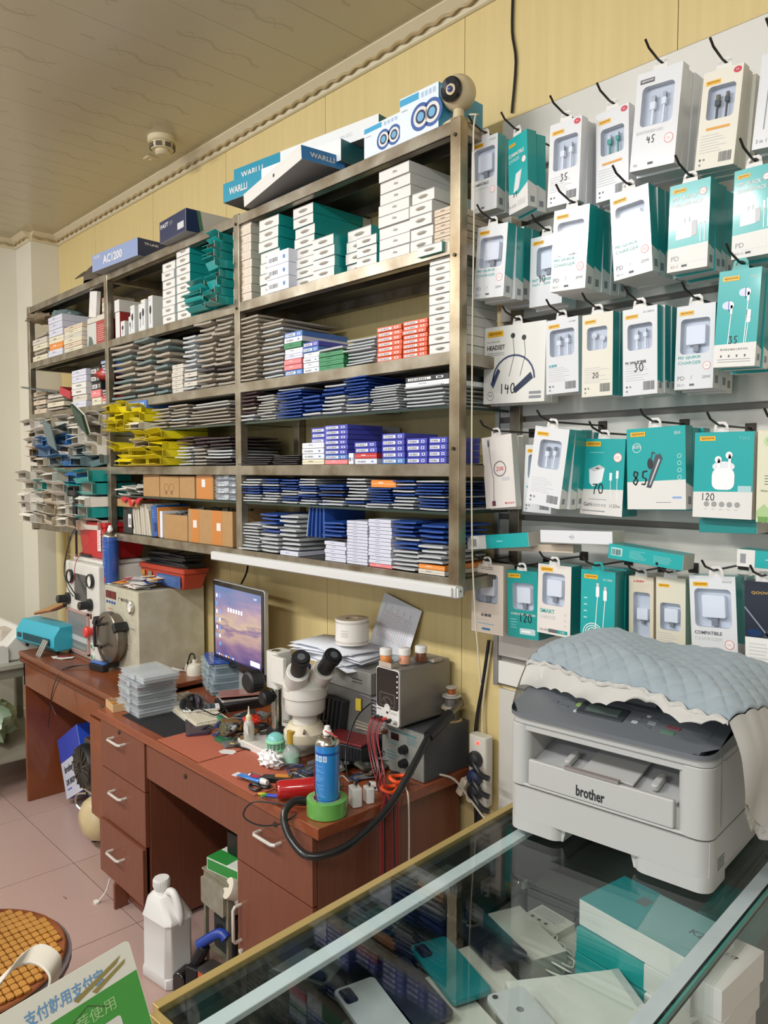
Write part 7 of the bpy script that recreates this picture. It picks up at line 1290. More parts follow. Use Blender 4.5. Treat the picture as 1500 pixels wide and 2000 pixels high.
def art_war(g, W_, H_): g.rect(W_*.36, 0, W_, H_, M('#e9ebec', .35), 0); g.text('WARLLI', W_*.06, H_*.3, H_*.36, m_white, W_*.17, 1, bold=True); g.text('HM-SEO', W_*.76, H_*.35, H_*.2, M('#b9bfc6', .5), None, 1)
t = boxart('light_box', 'long teal-ended white box, upper one of the long pair', (-2.49, 1.585, TZ+.132), 7, .70, .12, .058, mw1, M('#1f6673', .4), art_war)
t = boxart('light_box', 'long teal-ended white box, lower one of the long pair', (-2.50, 1.545, TZ+.062), 6, .60, .15, .068, mw1, M('#1f6673', .4), art_war)
def art_bl(g, W_, H_): g.rect(0, 0, W_, H_, m_white, 0); g.disc(W_*.55, H_*.5, .006, m_ink, 1)
t = boxart('light_box', 'blue and white long box lying crosswise before the teal ones', (-2.22, 1.535, TZ), -33, .40, .16, .045, M('#2177b8', .3, coat=.3), M('#2177b8', .3, coat=.3), art_bl, mtop=m_white)
t.location = (-2.33, 1.525, TZ+.001); t.rotation_euler = (0, R(-5.5), R(-7)); sb_ = slab('support_carton', 'dull grey carton under the long teal boxes', 'box', (-2.20, 1.76, TZ), 0, .40, .10, .060, M('#8e9294', .5), .001); g = G(); g.face((.4003, 0, 0), (0, 1, 0), (0, 0, 1)); g.text('WARLLI', .03, .014, .016, m_white, .09, 1, bold=True); g.build('side_print', t)
mlb = M('#4aa3cf', .35)
def art_spk(g, W_, H_):
    g.rect(0, 0, W_, H_, M('#dfe8f0', .35), 0); g.rect(0, H_*.82, W_*.5, H_*.97, mlb, 1); 
    for u in (.55, .84): g.disc(W_*u, H_*.42, H_*.30, M('#3c5fa0', .4), 1, 22); g.disc(W_*u, H_*.42, H_*.22, m_white, 2, 20); g.disc(W_*u, H_*.42, H_*.15, M('#2a3350', .4), 3, 18); g.disc(W_*u, H_*.42, H_*.10, M('#6fa9d0', .4), 4, 16)
    for i in range(4): g.rect(W_*(.56+.1*i), H_*.82, W_*(.63+.1*i), H_*.93, M('#a9c3dc', .4), 1)
    g.lines(W_*.05, H_*.66, W_*.25, H_*.08, 1, m_tx)
boxart('speaker_box', 'white and blue speaker box, left of two on unit top', (-1.745, 1.565, TZ), 0, .152, .20, .095, m_white, mlb, art_spk); boxart('speaker_box', 'white and blue speaker box beside the round camera', (-1.588, 1.56, TZ), 1, .145, .19, .125, m_white, mlb, art_spk)
t = thing('work_cap', 'crumpled dark khaki cap lying on the unit top', 'cap', (-3.74, 1.62, TZ)); mc_ = M('#5b5142', .8, noise=.35, scale=25, bump=.4, bscale=40)
g = G(); g.grid(lambda u, v: (.10*math.cos(2*math.pi*u)*math.cos(v*1.4)*(1+.16*math.sin(7*u*6.28+v*5)), .085*math.sin(2*math.pi*u)*math.cos(v*1.4), .075*math.sin(v*1.5)*(1+.2*math.sin(3*u*6.28))+.001), 28, 8, mc_); g.build('crown', t, smooth=60); g = G(); g.grid(lambda u, v: (-.06-.10*v+.02*math.sin(5*u), -.07+.14*u, .03+.05*v*math.sin(3.1*u)+.01), 10, 5, mc_); o = g.build('brim', t, smooth=60); s_ = o.modifiers.new('s', 'SOLIDIFY'); s_.thickness = .004
t = thing('security_camera', 'round cream security camera with black lens on the unit corner', 'camera', (-1.405, 1.60, TZ)); mcm = M('#cdbd9c', .4)
g = G(); g.lathe([(.045, 0), (.045, .006), (.030, .018), (.016, .026), (.014, .05), (0, .05)], mcm, 26); g.build('base', t, smooth=50)
g = G(); n_ = 14; g.lathe([(.047*math.sin(math.pi*i/n_), .047*math.cos(math.pi*i/n_)) for i in range(n_+1)], mcm, 28, (0, 0, .092)); g.build('head', t, smooth=60)
g = G().at((0, 0, .092), (8, 0, 12)); g.lathe([(.031, -.033), (.032, -.044), (.028, -.048), (.012, -.044), (0, -.042)], M('#101114', .12, coat=.7), 28, (0, 0, 0), 'y'); lz = g.build('lens_face', t, smooth=40); g = G().at((0, 0, .092), (8, 0, 12)); g.lathe([(.008, -.045), (.008, -.0485), (0, -.047)], M('#2a3a6a', .05, coat=1), 16, (0, 0, 0), 'y'); g.build('lens', lz)
g = G(); g.tube([(.03, .01, .03), (.06, .01, .02), (.075, -.02, 0), (.078, -.03, -.06), (.074, -.02, -.20), (.07, -.02, -.6), (.075, -.02, -1.15), (.09, .0, -1.5)], .0022, M('#cfc6ae', .5), 6, smooth=6); g.build('cable', t, smooth=60)

# ================================================================ middle bay boxes, far bay goods
def card(label, x0, x1, z, h, y=1.57, d=.2, tape=True, flaps=False, sticker=None, seed=0, mark=None, tapes=None):
    t = thing('cardboard_box', label, 'box', ((x0+x1)/2, y, z), random.Random(seed).uniform(-2, 2), 'brown cardboard boxes'); w_ = x1-x0; g = G()
    if not flaps: g.box((-w_/2, 0, 0), (w_/2, d, h), m_cardb); g.build('carton', t, bevel=.0015, seg=1)
    else:
        k = .002; g.box((-w_/2, 0, 0), (w_/2, d, k), m_cardb); g.box((-w_/2, 0, k), (w_/2, k, h), m_cardb); g.box((-w_/2, d-k, k), (w_/2, d, h), m_cardb); g.box((-w_/2, k, k), (-w_/2+k, d-k, h), m_cardb); g.box((w_/2-k, k, k), (w_/2, d-k, h), m_cardb); g.build('carton', t)
        g = G(); q = random.Random(seed+5)
        for i in range(8): x = -w_/2+.015+q.random()*(w_-.03); g.at((x, q.uniform(.03, d-.05), h-.06), (q.uniform(-20, 20), q.uniform(-20, 20), q.uniform(0, 90))); g.box((-.02, -.006, 0), (.02, .006, .065), M(q.choice(['#3a3634', '#8a8378', '#5b5048', '#2a2a2c']), .5))
        g.build('jumble', t)
    if tape or tapes:
        g = G(); g.face((-w_/2, 0, 0), (1, 0, 0), (0, 0, 1)); mt_ = M('#c2792f', .3, coat=.5)
        for a, b in (tapes or ((.35, .65),)): g.rect(w_*a, .001, w_*b, h-.001, mt_, 0)
        g.build('packing_tape', t)
    if sticker: g = G(); g.face((-w_/2, 0, 0), (1, 0, 0), (0, 0, 1)); [(g.rect(w_*a, h*b, w_*a+.028, h*b+.03, m_white, 2), g.lines(w_*a+.003, h*b+.005, .02, .02, 3, m_dtx)) for a, b in sticker]; g.build('sticker', t)
    if mark: g = G(); g.face((-w_/2, 0, 0), (1, 0, 0), (0, 0, 1)); g.ring(w_*.35, h*.45, .018, .0015, M('#5b4630', .7), 1); g.ring(w_*.62, h*.45, .018, .0015, M('#5b4630', .7), 1); g.text('品', w_*.3, h*.15, .014, M('#5b4630', .7), None, 1); g.text('品', w_*.58, h*.15, .014, M('#5b4630', .7), None, 1); g.build('printed_mark', t)
card('brown cardboard box, leftmost on the middle bay upper glass shelf', -3.236, -3.078, 1.5675, .105, tape=False, seed=1)
card('brown cardboard box with ring marks beside the leftmost one', -3.070, -2.912, 1.5675, .092, tape=False, mark=True, seed=2)
card('small brown cardboard box right of the ring-marked one', -2.905, -2.778, 1.5675, .092, tape=False, seed=3)
card('brown cardboard box with orange tape and sticker by organizers', -2.770, -2.635, 1.5675, .098, sticker=[(.35, .5)], tapes=((.05, .95),), seed=4)
for i in range(4): clear_case(f'clear organizer case, {["bottom", "second", "third", "top"][i]} of the pile at the middle bay post', (-2.548, 1.64, 1.568+.026*i), 0, .145, .14, .025, '#dde6ee', ('#b9c2cc', '#cfd6de', '#9fa9b5'))
card('open brown cardboard box full of scraps, middle bay bottom shelf', -3.040, -2.842, 1.391, .105, tape=False, flaps=True, seed=5)
card('wide open cardboard box with two tape strips and stickers', -2.828, -2.505, 1.391, .135, tapes=((.08, .26), (.55, .78)), flaps=True, sticker=[(.12, .45), (.66, .42)], seed=6)
q = random.Random(4)
for i in range(16):
    x = -3.36+.0125*i; c = ['#d9d4c6', '#c7c0af', '#e2ddd0', '#b7ad98'][i % 4]
    t = thing('paper_packet', f'cream paper packet standing on edge, {NTH[i] if i < 12 else ["thirteenth", "fourteenth", "fifteenth", "sixteenth"][i-12]} from left, middle bay bottom', 'packet', (x, 1.575, 1.392), 0, 'paper packets on edge', rot=(0, -12+q.uniform(-3, 5), q.uniform(-5, 5))); g = G(); g.box((-.003, 0, 0), (.003, .17, .135+q.uniform(-.02, .01)), M(c, .6)); g.build('packet', t, bevel=.001, seg=1)
for i, (x, c, w_, h_, lab) in enumerate(((-3.150, '#2c5aa0', .05, .135, 'blue booklet standing beside the cream packets'), (-3.095, '#d88a3c', .008, .13, 'thin orange booklet standing beside the blue one'), (-3.080, '#dfe3ea', .022, .115, 'white booklet standing beside the open cardboard box'), (-3.40, '#2a2b2e', .05, .12, 'dark box with barcode label at the middle bay left end'))):
    t = thing('booklet', lab, 'booklet', (x, 1.57, 1.392), 0, rot=(0, -5 if i < 2 else 0, 0)); g = G(); g.box((0, 0, 0), (w_, .16, h_), M(c, .4)); g.build('cover', t, bevel=.0008, seg=1)
    g = G(); g.face((0, 0, 0), (1, 0, 0), (0, 0, 1))
    if i == 0: g.rect(.022, .02, .045, .06, M('#1d2f5c', .4), 1); g.lines(.008, .08, .03, .04, 4, M('#7fa0d6', .4)); g.build('print', t)
    if i == 3: g.rect(.012, .03, .045, .09, m_white, 1); g.barcode(.016, .04, .025, .03, m_ink, 8); g.build('barcode_label', t)
t = thing('cardboard_tray', 'low brown card tray with red cloth over papers, middle bay', 'tray', (-3.40, 1.56, 1.515), 0); g = G(); g.box((-.08, 0, 0), (.12, .18, .035), m_cardb); g.build('tray', t, bevel=.001); 
g = G(); g.grid(lambda u, v: (-.02+.20*u, -.012+.12*v, .042+.010*math.sin(8*u+5*v)+(-.03 if v < .01 else 0)*abs(math.sin(9*u))), 14, 6, M('#c02a33', .6)); o = g.build('red_cloth', t, smooth=60); s_ = o.modifiers.new('s', 'SOLIDIFY'); s_.thickness = .002
for x in (-3.47, -3.31): t = slab('support_block', f'dark box under the card tray, {"left" if x < -3.4 else "right"} one', 'box', (x+.03, 1.66, 1.391), 0, .07, .15, .1215, M('#3f3d3a', .5), .001)
for i in range(12):
    x, y = -3.50+.018*(i % 6)*1.6, 1.58+.03*(i % 3); t = thing('paper_packet', f'crumpled white packet in the heap left of cardboard boxes, {NTH[i]}', 'packet', (x+.03, y, 1.568+.008*(i//2)), 0, 'white packets on the glass shelf', rot=(q.uniform(-8, 8), q.uniform(-10, 10), q.uniform(-30, 30))); g = G(); g.box((-.04, -.01, 0), (.04, .10, .006), M(['#d5d2c8', '#c9c6bd', '#e2dfd6', '#7f8a80'][i % 4], .5)); g.build('packet', t, bevel=.001, seg=1)
stack(-3.50, -3.30, 1.655, 1.567, 'kwktk', 'the dark pile behind, middle bay glass shelf', 'packets on the middle bay glass shelf', y=1.70, d=.12)
# middle bay top row: red book, white carton, blister packs
def uprt(name, label, x, w_, h_, d_, mf, ms, z=2.2908, y=1.575, art=None, rot=None, cat='box', grp=None):
    t = thing(name, label, cat, (x, y, z), 0, grp, rot=rot); g = G(); g.box((0, 0, 0), (w_, d_, h_), ms, {2: mf}); g.build('carton', t, bevel=.0008, seg=1)
    if art: g = G(); g.face((0, 0, 0), (1, 0, 0), (0, 0, 1)); art(g, w_, h_); g.build('front_print', t)
    return t
uprt('card_box', 'white-spined box with dark red side, middle bay first shelf', -3.498, .048, .125, .20, m_white, M('#8f2a2c', .4))
uprt('card_box', 'white carton lying on top of the red-sided box', -3.505, .05, .055, .24, m_white, M('#c9c7c2', .5), z=2.418)
for i, x in enumerate((-3.43, -3.375, -3.33, -3.275, -3.225, -3.18)):
    h_ = (.075, .09, .13, .13, .14, .15)[i]; 
    def ab(g, W_, H_): g.rect(W_*.1, H_*.1, W_*.9, H_*.9, m_whiteg, 0); g.disc(W_*.5, H_*.6, W_*.25, m_bk, 1, 12, H_*.13); g.line([(W_*.5, H_*.55), (W_*.5, H_*.2)], .004, m_bk, 1); g.lines(W_*.15, H_*.85, W_*.6, H_*.06, 1, m_tx)
    t = uprt('blister_pack', f'white accessory pack with black device picture, {NTH[i]} from left, middle bay', x, .040, h_, .05, M('#dcdcd8', .25, coat=.5), M('#cfcfca', .4), y=1.57+.012*(i % 2), art=ab, grp='white accessory packs')
# far bay
uprt('accessory_box', 'white box standing tilted on top in the far bay', -3.80, .085, .125, .02, m_white, M('#d0cfc9', .5), z=2.440, y=1.575, rot=(0, 9, 0), art=lambda g, W_, H_: (g.line([(W_*.3, H_*.5), (W_*.6, H_*.3)], .003, m_lgrey)))
t = uprt('manual_box', 'dark red box with white lettering at the far bay post', -3.715, .145, .115, .16, M('#a8413c', .4), M('#8f2f2c', .4), y=1.575, art=lambda g, W_, H_: g.lines(W_*.1, H_*.15, W_*.8, H_*.7, 8, M('#e0b7ad', .5)))
t = uprt('manual_box', 'white box with dark waves left of the red box', -3.835, .115, .115, .16, M('#c9cac4', .4), M('#c9cac4', .4), y=1.58, art=lambda g, W_, H_: (g.poly([(W_*.1, 0), (W_*.7, 0), (W_*.5, H_*.4), (W_*.2, H_*.5)], M('#5d6a66', .4), 1)))
t = uprt('support_box', 'pale box under the tilted white box, far bay', -3.83, .22, .026, .15, M('#cfcabd', .5), M('#c9c3b5', .5), z=2.4085, y=1.58)
for i in range(5): uprt('small_carton', f'small cream carton, {ORD[i]+" one up" if i else "bottom one"} in the pile right of tilted box', -3.70, .10, .022, .12, M(['#cfc3ac', '#b58f83', '#d6cdb8'][i % 3], .5), M('#b8ab94', .5), z=2.4075+.0225*i, y=1.60, grp='small cartons')
o = crumple(.26, .16, .05, M('#8b7b62', .7, noise=.3, scale=20), 31, 'brown_wrap', n=12, amp=.22); o.location = (-4.46, 1.60, 2.505); tag(o, 'brown crumpled paper wrap on top of the far bay boxes', 'wrapping')
o = crumple(.20, .16, .06, M('#7d8f8c', .5, bump=.8, bscale=120), 32, 'bubble_roll', n=12, amp=.12); o.location = (-4.28, 1.66, 2.50); tag(o, 'grey-green bubble wrap bundle on top of far bay boxes', 'wrapping')
t = thing('document_folder', 'dark clear document folder sticking out of the far bay', 'folder', (-4.36, 1.545, 2.118), 0, rot=(0, 8, 12)); g = G(); g.box((-.15, -.04, 0), (.20, .20, .003), M('#2c3436', .25, coat=.4)); g.box((-.145, -.035, .0032), (.195, .195, .006), M('#b9bcb8', .4)); g.box((-.15, -.04, .0062), (.20, .20, .009), M('#343c3e', .25, coat=.4)); g.build('folder', t)
uprt('card_box', 'bright red box tilted in the far bay second shelf', -4.14, .15, .04, .14, M('#b52a38', .35), M('#94202c', .4), z=2.085, y=1.55, rot=(0, 14, 0))
o = crumple(.10, .12, .06, M('#b8382f', .3, coat=.5), 33, 'red_bag', n=10, amp=.35); o.location = (-3.62, 1.60, 2.113); tag(o, 'crumpled red plastic bag beside the far bay post', 'bag')
t = thing('green_book', 'dark green book leaning above the white cartons, far bay', 'book', (-3.80, 1.50, 1.915), 0, rot=(20, 20, -6)); g = G(); g.box((0, 0, 0), (.19, .012, .10), M('#1f4036', .4)); g.box((.002, .0122, .002), (.188, .02, .098), M('#e3dfd4', .5)); g.build('book', t)
t = thing('grey_folder', 'grey-blue folded sheet leaning on far bay cartons', 'folder', (-4.10, 1.47, 1.82), 0, rot=(18, 18, 0)); g = G(); g.box((0, 0, 0), (.13, .006, .14), M('#5f7378', .4)); g.build('sheet', t)
# ================================================================ wall cables and sockets right of the desk
t = thing('wall_cable', 'black cable running down the yellow wall from the ceiling', 'cable', (0, 0, 0)); g = G(); g.tube([(-1.412, 1.843, 3.07), (-1.414, 1.843, 2.95), (-1.40, 1.843, 2.86), (-1.413, 1.843, 2.72)], .004, m_mk, 6, smooth=4); g.build('cable', t, smooth=50)
t = thing('power_cables', 'black and cream cables hanging down the wall beside the desk', 'cable', (0, 0, 0)); g = G(); g.tube([(-1.478, 1.838, 1.16), (-1.50, 1.836, 1.02), (-1.525, 1.838, .90), (-1.535, 1.838, .76), (-1.525, 1.838, .55), (-1.53, 1.838, .2)], .006, m_mk, 8, smooth=5); g.tube([(-1.50, 1.838, .72), (-1.512, 1.835, .60), (-1.53, 1.838, .40), (-1.53, 1.838, .1)], .007, m_mk, 8, smooth=5); g.build('black_cables', t, smooth=50)
g = G(); g.tube([(-1.47, 1.84, 1.16), (-1.50, 1.836, .95), (-1.495, 1.828, .80), (-1.525, 1.80, .72), (-1.52, 1.79, .66), (-1.48, 1.79, .68), (-1.47, 1.80, .76)], .0035, M('#cdbf9c', .5), 6, smooth=5); g.build('cream_cable', t, smooth=50)
t = thing('white_cable', 'cream cord drooping from the desk end to the showcase', 'cable', (0, 0, 0)); g = G(); g.tube([(-1.556, 1.70, .755), (-1.53, 1.74, .735), (-1.50, 1.78, .67), (-1.44, 1.79, .62), (-1.36, 1.80, .605), (-1.2, 1.81, .6), (-1.08, 1.82, .6)], .0035, M('#c9c0b3', .5), 6, smooth=5); g.build('cord', t, smooth=50)
t = thing('power_strip', 'white socket strip with red light and black plugs on the wall', 'socket', (-1.485, 1.79, .655)); g = G(); g.rbox((-.035, .0, 0), (.035, .04, .215), .01, M('#d3cfc3', .4)); g.build('housing', t, bevel=.003)
g = G(); g.lathe([(.005, -.001), (.004, -.004), (0, -.005)], M('#ff3b30', .3, emit=2.5), 10, (.005, 0, .195), 'y'); g.build('indicator_light', t)
for i, z in enumerate((.145, .09, .045)): g = G(); g.lathe([(.024, 0), (.026, -.006), (.022, -.022), (.010, -.028), (0, -.028)], m_mk if i != 1 else M('#1f2a48', .4), 16, (.0, 0, z), 'y'); g.tube([(0, -.02, z), (.02, -.03, z-.012), (.045, -.03, z-.03), (.07, -.025, z-.035)], .008, m_mk, 8, smooth=4); g.build('plug', t, smooth=45)
t = thing('plug_adapter', 'cream plug adapter hanging left of the socket strip', 'adapter', (-1.535, 1.775, .70), 0, rot=(0, 25, 0)); g = G(); g.rbox((-.012, 0, -.03), (.012, .03, .03), .005, M('#cfc3ab', .5), 'y'); g.build('body', t, bevel=.002)

# ================================================================ glass showcase
m_gold = M('#cdb374', .32, metal=.5, noise=.1, scale=10); m_gdark = M('#23282a', .35); m_glass = film('#f6faf9', .012, .02, 'counterglass'); m_shin = M('#59605c', .5, noise=.15, scale=8)
CR = thing('glass_showcase', 'glass-topped showcase counter with gold frame, holding phones and boxes', 'showcase', (-.943, .467, 0), 3.5)
CW, CL, CT = .497, 1.340, .950
def cb(nm, a, b, m, bv=0, par=CR): g = G(); g.box(a, b, m); return g.build(nm, par, bevel=bv, seg=1)
cb('frame_rail', (-.016, 0, CT-.024), (0, CL, CT+.001), m_gold, .0015); cb('frame_rail', (CW, 0, CT-.024), (CW+.009, CL, CT-.0085), m_gdark, .0015); cb('frame_rail', (0, -.014, CT-.024), (CW, 0, CT+.0), m_gold, .0015); cb('frame_rail', (0, CL, CT-.024), (CW, CL+.012, CT-.001), m_gdark)
cb('glass_top', (.0006, .0006, CT-.008), (CW+.010, CL-.0006, CT), m_glass); 
cb('seal_strip', (.002, .002, CT-.022), (.020, CL-.002, CT-.0085), m_gdark)
cb('light_bar', (.052, .01, CT-.019), (.080, CL-.01, CT-.0085), M('#d3d9de', .35), .002)
cb('edge_tape', (CW-.018, .002, CT+.0002), (CW+.006, CL-.002, CT+.0012), M('#b3c0c4', .3, noise=.15, scale=20)); cb('glass_rim', (CW+.0101, .001, CT-.008), (CW+.014, CL-.001, CT), M('#2f7f74', .2, coat=.5))
for x, y in ((-.016, -.014), (-.016, CL-.012), (CW-.006, -.014), (CW-.006, CL-.012)): cb('corner_post', (x, y, .02), (x+.022, y+.026, CT-.025), m_gold, .001)
cb('end_glass', (.006, -.006, .40), (CW-.006, -.001, CT-.025), m_glass); cb('mirror_door', (-.008, .012, .40), (-.004, CL*.5, CT-.025), M('#6c7472', .06, metal=.9)); cb('mirror_door', (-.012, CL*.5-.02, .40), (-.0085, CL-.012, CT-.025), M('#6c7472', .06, metal=.9)); cb('front_glass', (CW+.002, .012, .30), (CW+.007, CL-.012, CT-.025), m_glass)
cb('display_board', (-.003, .0, .728), (CW+.001, CL, .740), M('#676c6a', .45, noise=.12, scale=8)); cb('lower_board', (-.003, .0, .40), (CW+.001, CL, .412), m_shin); cb('base_cabinet', (-.012, .0, .02), (CW+.008, CL, .399), M('#b5aa92', .5), .002); cb('back_board', (-.003, CL-.010, .412), (CW, CL-.002, CT-.025), m_shin)
for y in (.45, .9): cb('glass_joint', (.08, y, CT-.0095), (CW-.03, y+.004, CT-.0083), m_glass)
c2 = clone(CR, 'second glass showcase continuing the counter towards the street', (-.943+.0854, .467-1.395, 0), (0, 0, 3.5)); c2.location = (-.943+.061*1.36*1.0, .467-1.372, 0)
SHZ = .7405
def inbox(label, xy, rz, w_, d_, h_, top, sides, z=SHZ, art=None, teal=None, grp='boxes in the showcase', name='accessory_box'):
    t = thing(name, label, 'box', (*xy, z), rz, grp); g = G()
    if teal: g.box((-w_/2, -d_/2, 0), (-w_/2+w_*teal, d_/2, h_), m_teal, {1: m_teald}); g.box((-w_/2+w_*teal, -d_/2, 0), (w_/2, d_/2, h_), m_white)
    else: g.box((-w_/2, -d_/2, 0), (w_/2, d_/2, h_), sides, {1: top})
    g.build('carton', t, bevel=.0008, seg=1)
    if art: g = G(); g.face((-w_/2, -d_/2, h_), (1, 0, 0), (0, 1, 0)); art(g, w_, d_); g.build('top_print', t)
    return t
# teal boxes pile under the printer
tb_ = (-0.609,1.215)
for i, (dx, dy, w_) in enumerate(((-.0, -.02, .235), (.0, -.010, .225), (-.006, -.004, .215))):
    inbox(f'teal and white box, {["bottom", "second", "third"][i]} of the pile under the printer', (tb_[0]+dx, tb_[1]+dy), -8+2*i, w_, .13, .044, None, None, SHZ+.0445*i, teal=.62)
inbox('white box with teal printed lid, top of pile under the printer', (tb_[0]-.004, tb_[1]), -7, .215, .13, .046, M('#7fa7a8', .4), m_white, SHZ+.1336, art=lambda g, W_, H_: (g.poly([(0, 0), (W_*.55, 0), (W_*.35, H_), (0, H_)], M('#2b8d92', .35), 0), g.rect(W_*.30, H_*.55, W_*.40, H_*.75, M('#5d6a6c', .4), 1), g.text('K200', W_*.8, H_*.5, H_*.12, m_dtx, None, 1)))
wb = (-0.510,1.221)
for i in range(3): inbox(f'small white box, {["bottom", "middle", "top"][i]} of the pile by the showcase right edge', (wb[0]+.002*i, wb[1]), 4-3*i, .085, .15, .05, m_white, m_white, SHZ+.0505*i, art=(lambda g, W_, H_: (g.text('TWS 17', W_*.3, H_*.6, .009, m_ink, None, 1, bold=True), g.disc(W_*.5, H_*.35, .003, m_mk, 1, 8))) if i == 2 else None)
inbox('dark teal box lying deep behind the white box pile', (-0.617,1.575), 3, .10, .14, .05, m_teald, m_teal, teal=None)
inbox('white printed box with round marks in the showcase middle', (-0.859,1.262), -6, .085, .06, .045, M('#dcd8cc', .5), M('#cfcabd', .5), art=lambda g, W_, H_: (g.lines(W_*.08, H_*.4, W_*.8, H_*.5, 5, m_dtx), [g.disc(W_*(.2+.2*i), H_*.2, .004, m_dtx, 1, 10) for i in range(3)]))
inbox('large plain white box lying in the showcase front', (-0.635,1.024), -34, .15, .20, .10, M('#d6d5cf', .4), M('#c9c7bf', .4), art=lambda g, W_, H_: g.rect(W_*.0, H_*.93, W_, H_, M('#b5b8b6', .4), 0))
for i, (p, far, l, w_, lab) in enumerate(((((-0.852,1.177,0.800),69), 0, .16, .075, 'white phone box beside the round-camera phone'), (((-0.826,1.026,0.800),74), 0, .16, .075, 'white phone box between the teal and black phones'), (((-0.813,0.925,0.800),74), 0, .16, .075, 'white phone box left of the teal phone'), (((-0.813,0.843,0.800),78), 0, .16, .07, 'white phone box beside the clear-cased phone'))):
    (pos, rz) = p; inbox(lab, (pos[0], pos[1]), rz, w_, l, .058, M('#d3d0c6', .4), M('#bdb9ad', .45), z=.7408, name='phone_box')
def PP(label, p, **k): pos, rz = p; return phone(label, pos, rz, **k)
PP('black phone with round camera ring lying in the showcase', ((-0.881,1.092,0.806),72), w_=.078, l=.165, back='#262a33', up='back', cam='round', group='phones in the showcase')
PP('teal phone lying glossy side up in the showcase', ((-0.866,0.973,0.806),71), w_=.077, l=.165, back='#147f86', up='back', cam='rect', group='phones in the showcase')
PP('dark phone in a clear case, left of the teal phone', ((-0.872,0.880,0.806),74), w_=.078, l=.165, back='#2c3040', up='back', cam='sq', group='phones in the showcase')
PP('white phone with black camera block at the bottom left', ((-0.869,0.803,0.806),76), w_=.078, l=.165, back='#d5d8de', up='back', cam='rect', frame='#d9dade', group='phones in the showcase')
PP('silver phone with dark round emblem, bottom middle', ((-0.659,0.918,0.850),68), w_=.068, l=.14, back='#bfc0c2', up='back', cam='one', logo=True, group='phones in the showcase')
PP('white phone edge at the bottom right of the showcase', ((-0.489,1.046,0.850),49), w_=.068, l=.14, back='#d7d3cc', up='back', cam='one', group='phones in the showcase')
PP('black phone in place of a mirror reflection, far back beneath the light bar', ((-1.121,1.213,0.745),-198), w_=.076, l=.155, back='#202328', up='back', cam='rect', group='phones in the showcase')  # this row is modelled phones standing in for reflections in the mirror doors
PP('teal-edged phone in place of a mirror reflection, beneath the light bar', ((-1.103,1.064,0.745),-198), w_=.076, l=.155, back='#2c6f78', up='back', cam='sq', group='phones in the showcase')
PP('silver phone in place of a mirror reflection, beneath the light bar, left part', ((-1.103,0.887,0.745),-198), w_=.076, l=.155, back='#b9bcbe', up='back', cam='rect', group='phones in the showcase')
PP('dark phone in place of a mirror reflection, at the showcase left corner', ((-1.085,0.774,0.745),-195), w_=.076, l=.155, back='#33404a', up='back', cam='sq', group='phones in the showcase')
t = thing('bagged_charger', 'clear bag with white charging parts near printed box', 'bag', (*(-1.031,1.368), .741), 10); o = crumple(.10, .08, .035, film('#eef2f2', .12, .08, 'bag'), 51, 'clear_bag', t, n=8, amp=.3); g = G(); [g.box((-.03+.022*i, -.02+.01*i, .004), (-.012+.022*i, .0+.01*i, .018), M('#dcdad2', .4)) for i in range(3)]; g.build('white_parts', t)
t = thing('earphone_cable', 'tangle of white earphone cable in the showcase middle', 'cable', (*(-0.789,1.216), .775)); g = G(); g.tube([(.05*math.cos(a*.9)*(.4+.02*a)+.003*a-.04, .025*math.sin(a*.9)*(.5+.02*a)-.0022*a, .004+.008*math.sin(a*1.7)) for a in range(30)], .0016, M('#dedbd2', .4), 6, smooth=3); g.build('cable', t, smooth=60); g = G(); g.lathe([(0, -.004), (.008, -.003), (.008, .003), (0, .004)], m_mk, 12, (.05, -.065, .004)); g.build('black_plug', t)
slab('card_pack', 'low pale card pad under the earphone cable', 'pad', (*(-0.796,1.235), .7408), -30, .10, .09, .0305, M('#cfccc2', .5), .001)
# ================================================================ printer
pr = thing('laser_printer', 'light grey laser printer with dark control panel on the showcase', 'printer', (-.942, 1.236, CT+.0065), 4.9)
mp1 = M('#b4b4b2', .42, noise=.02, scale=60); mp2 = M('#666b70', .42); mp3 = M('#aeb0b1', .45); mpd = M('#1a1b1d', .6)
W_, D_ = .400, .355
def rr(x0, x1, y0, y1, r=.028, n=6): return rrect(x0, y0, x1, y1, r, n)
# lower cassette body with the notch
g = G(); g.prism([(x, z) for x, z in [(.004, .012), (.012, 0), (.118, 0), (.125, .026), (.255, .026), (.262, 0), (.388, 0), (.396, .012), (.396, .088), (.004, .088)]], .012, D_-.02, mp1, 'y'); 
g.build('paper_cassette', pr)
g = G(); g.prism(rr(0, W_, 0, D_-.01), .0285, .090, mp1, 'z'); 
for a, b in ((0.0, .118), (.262, W_)): g.prism(rr(a, b, 0.0, .10, .024), .001, .0284, mp1, 'z')
g.build('lower_front', pr, smooth=40)
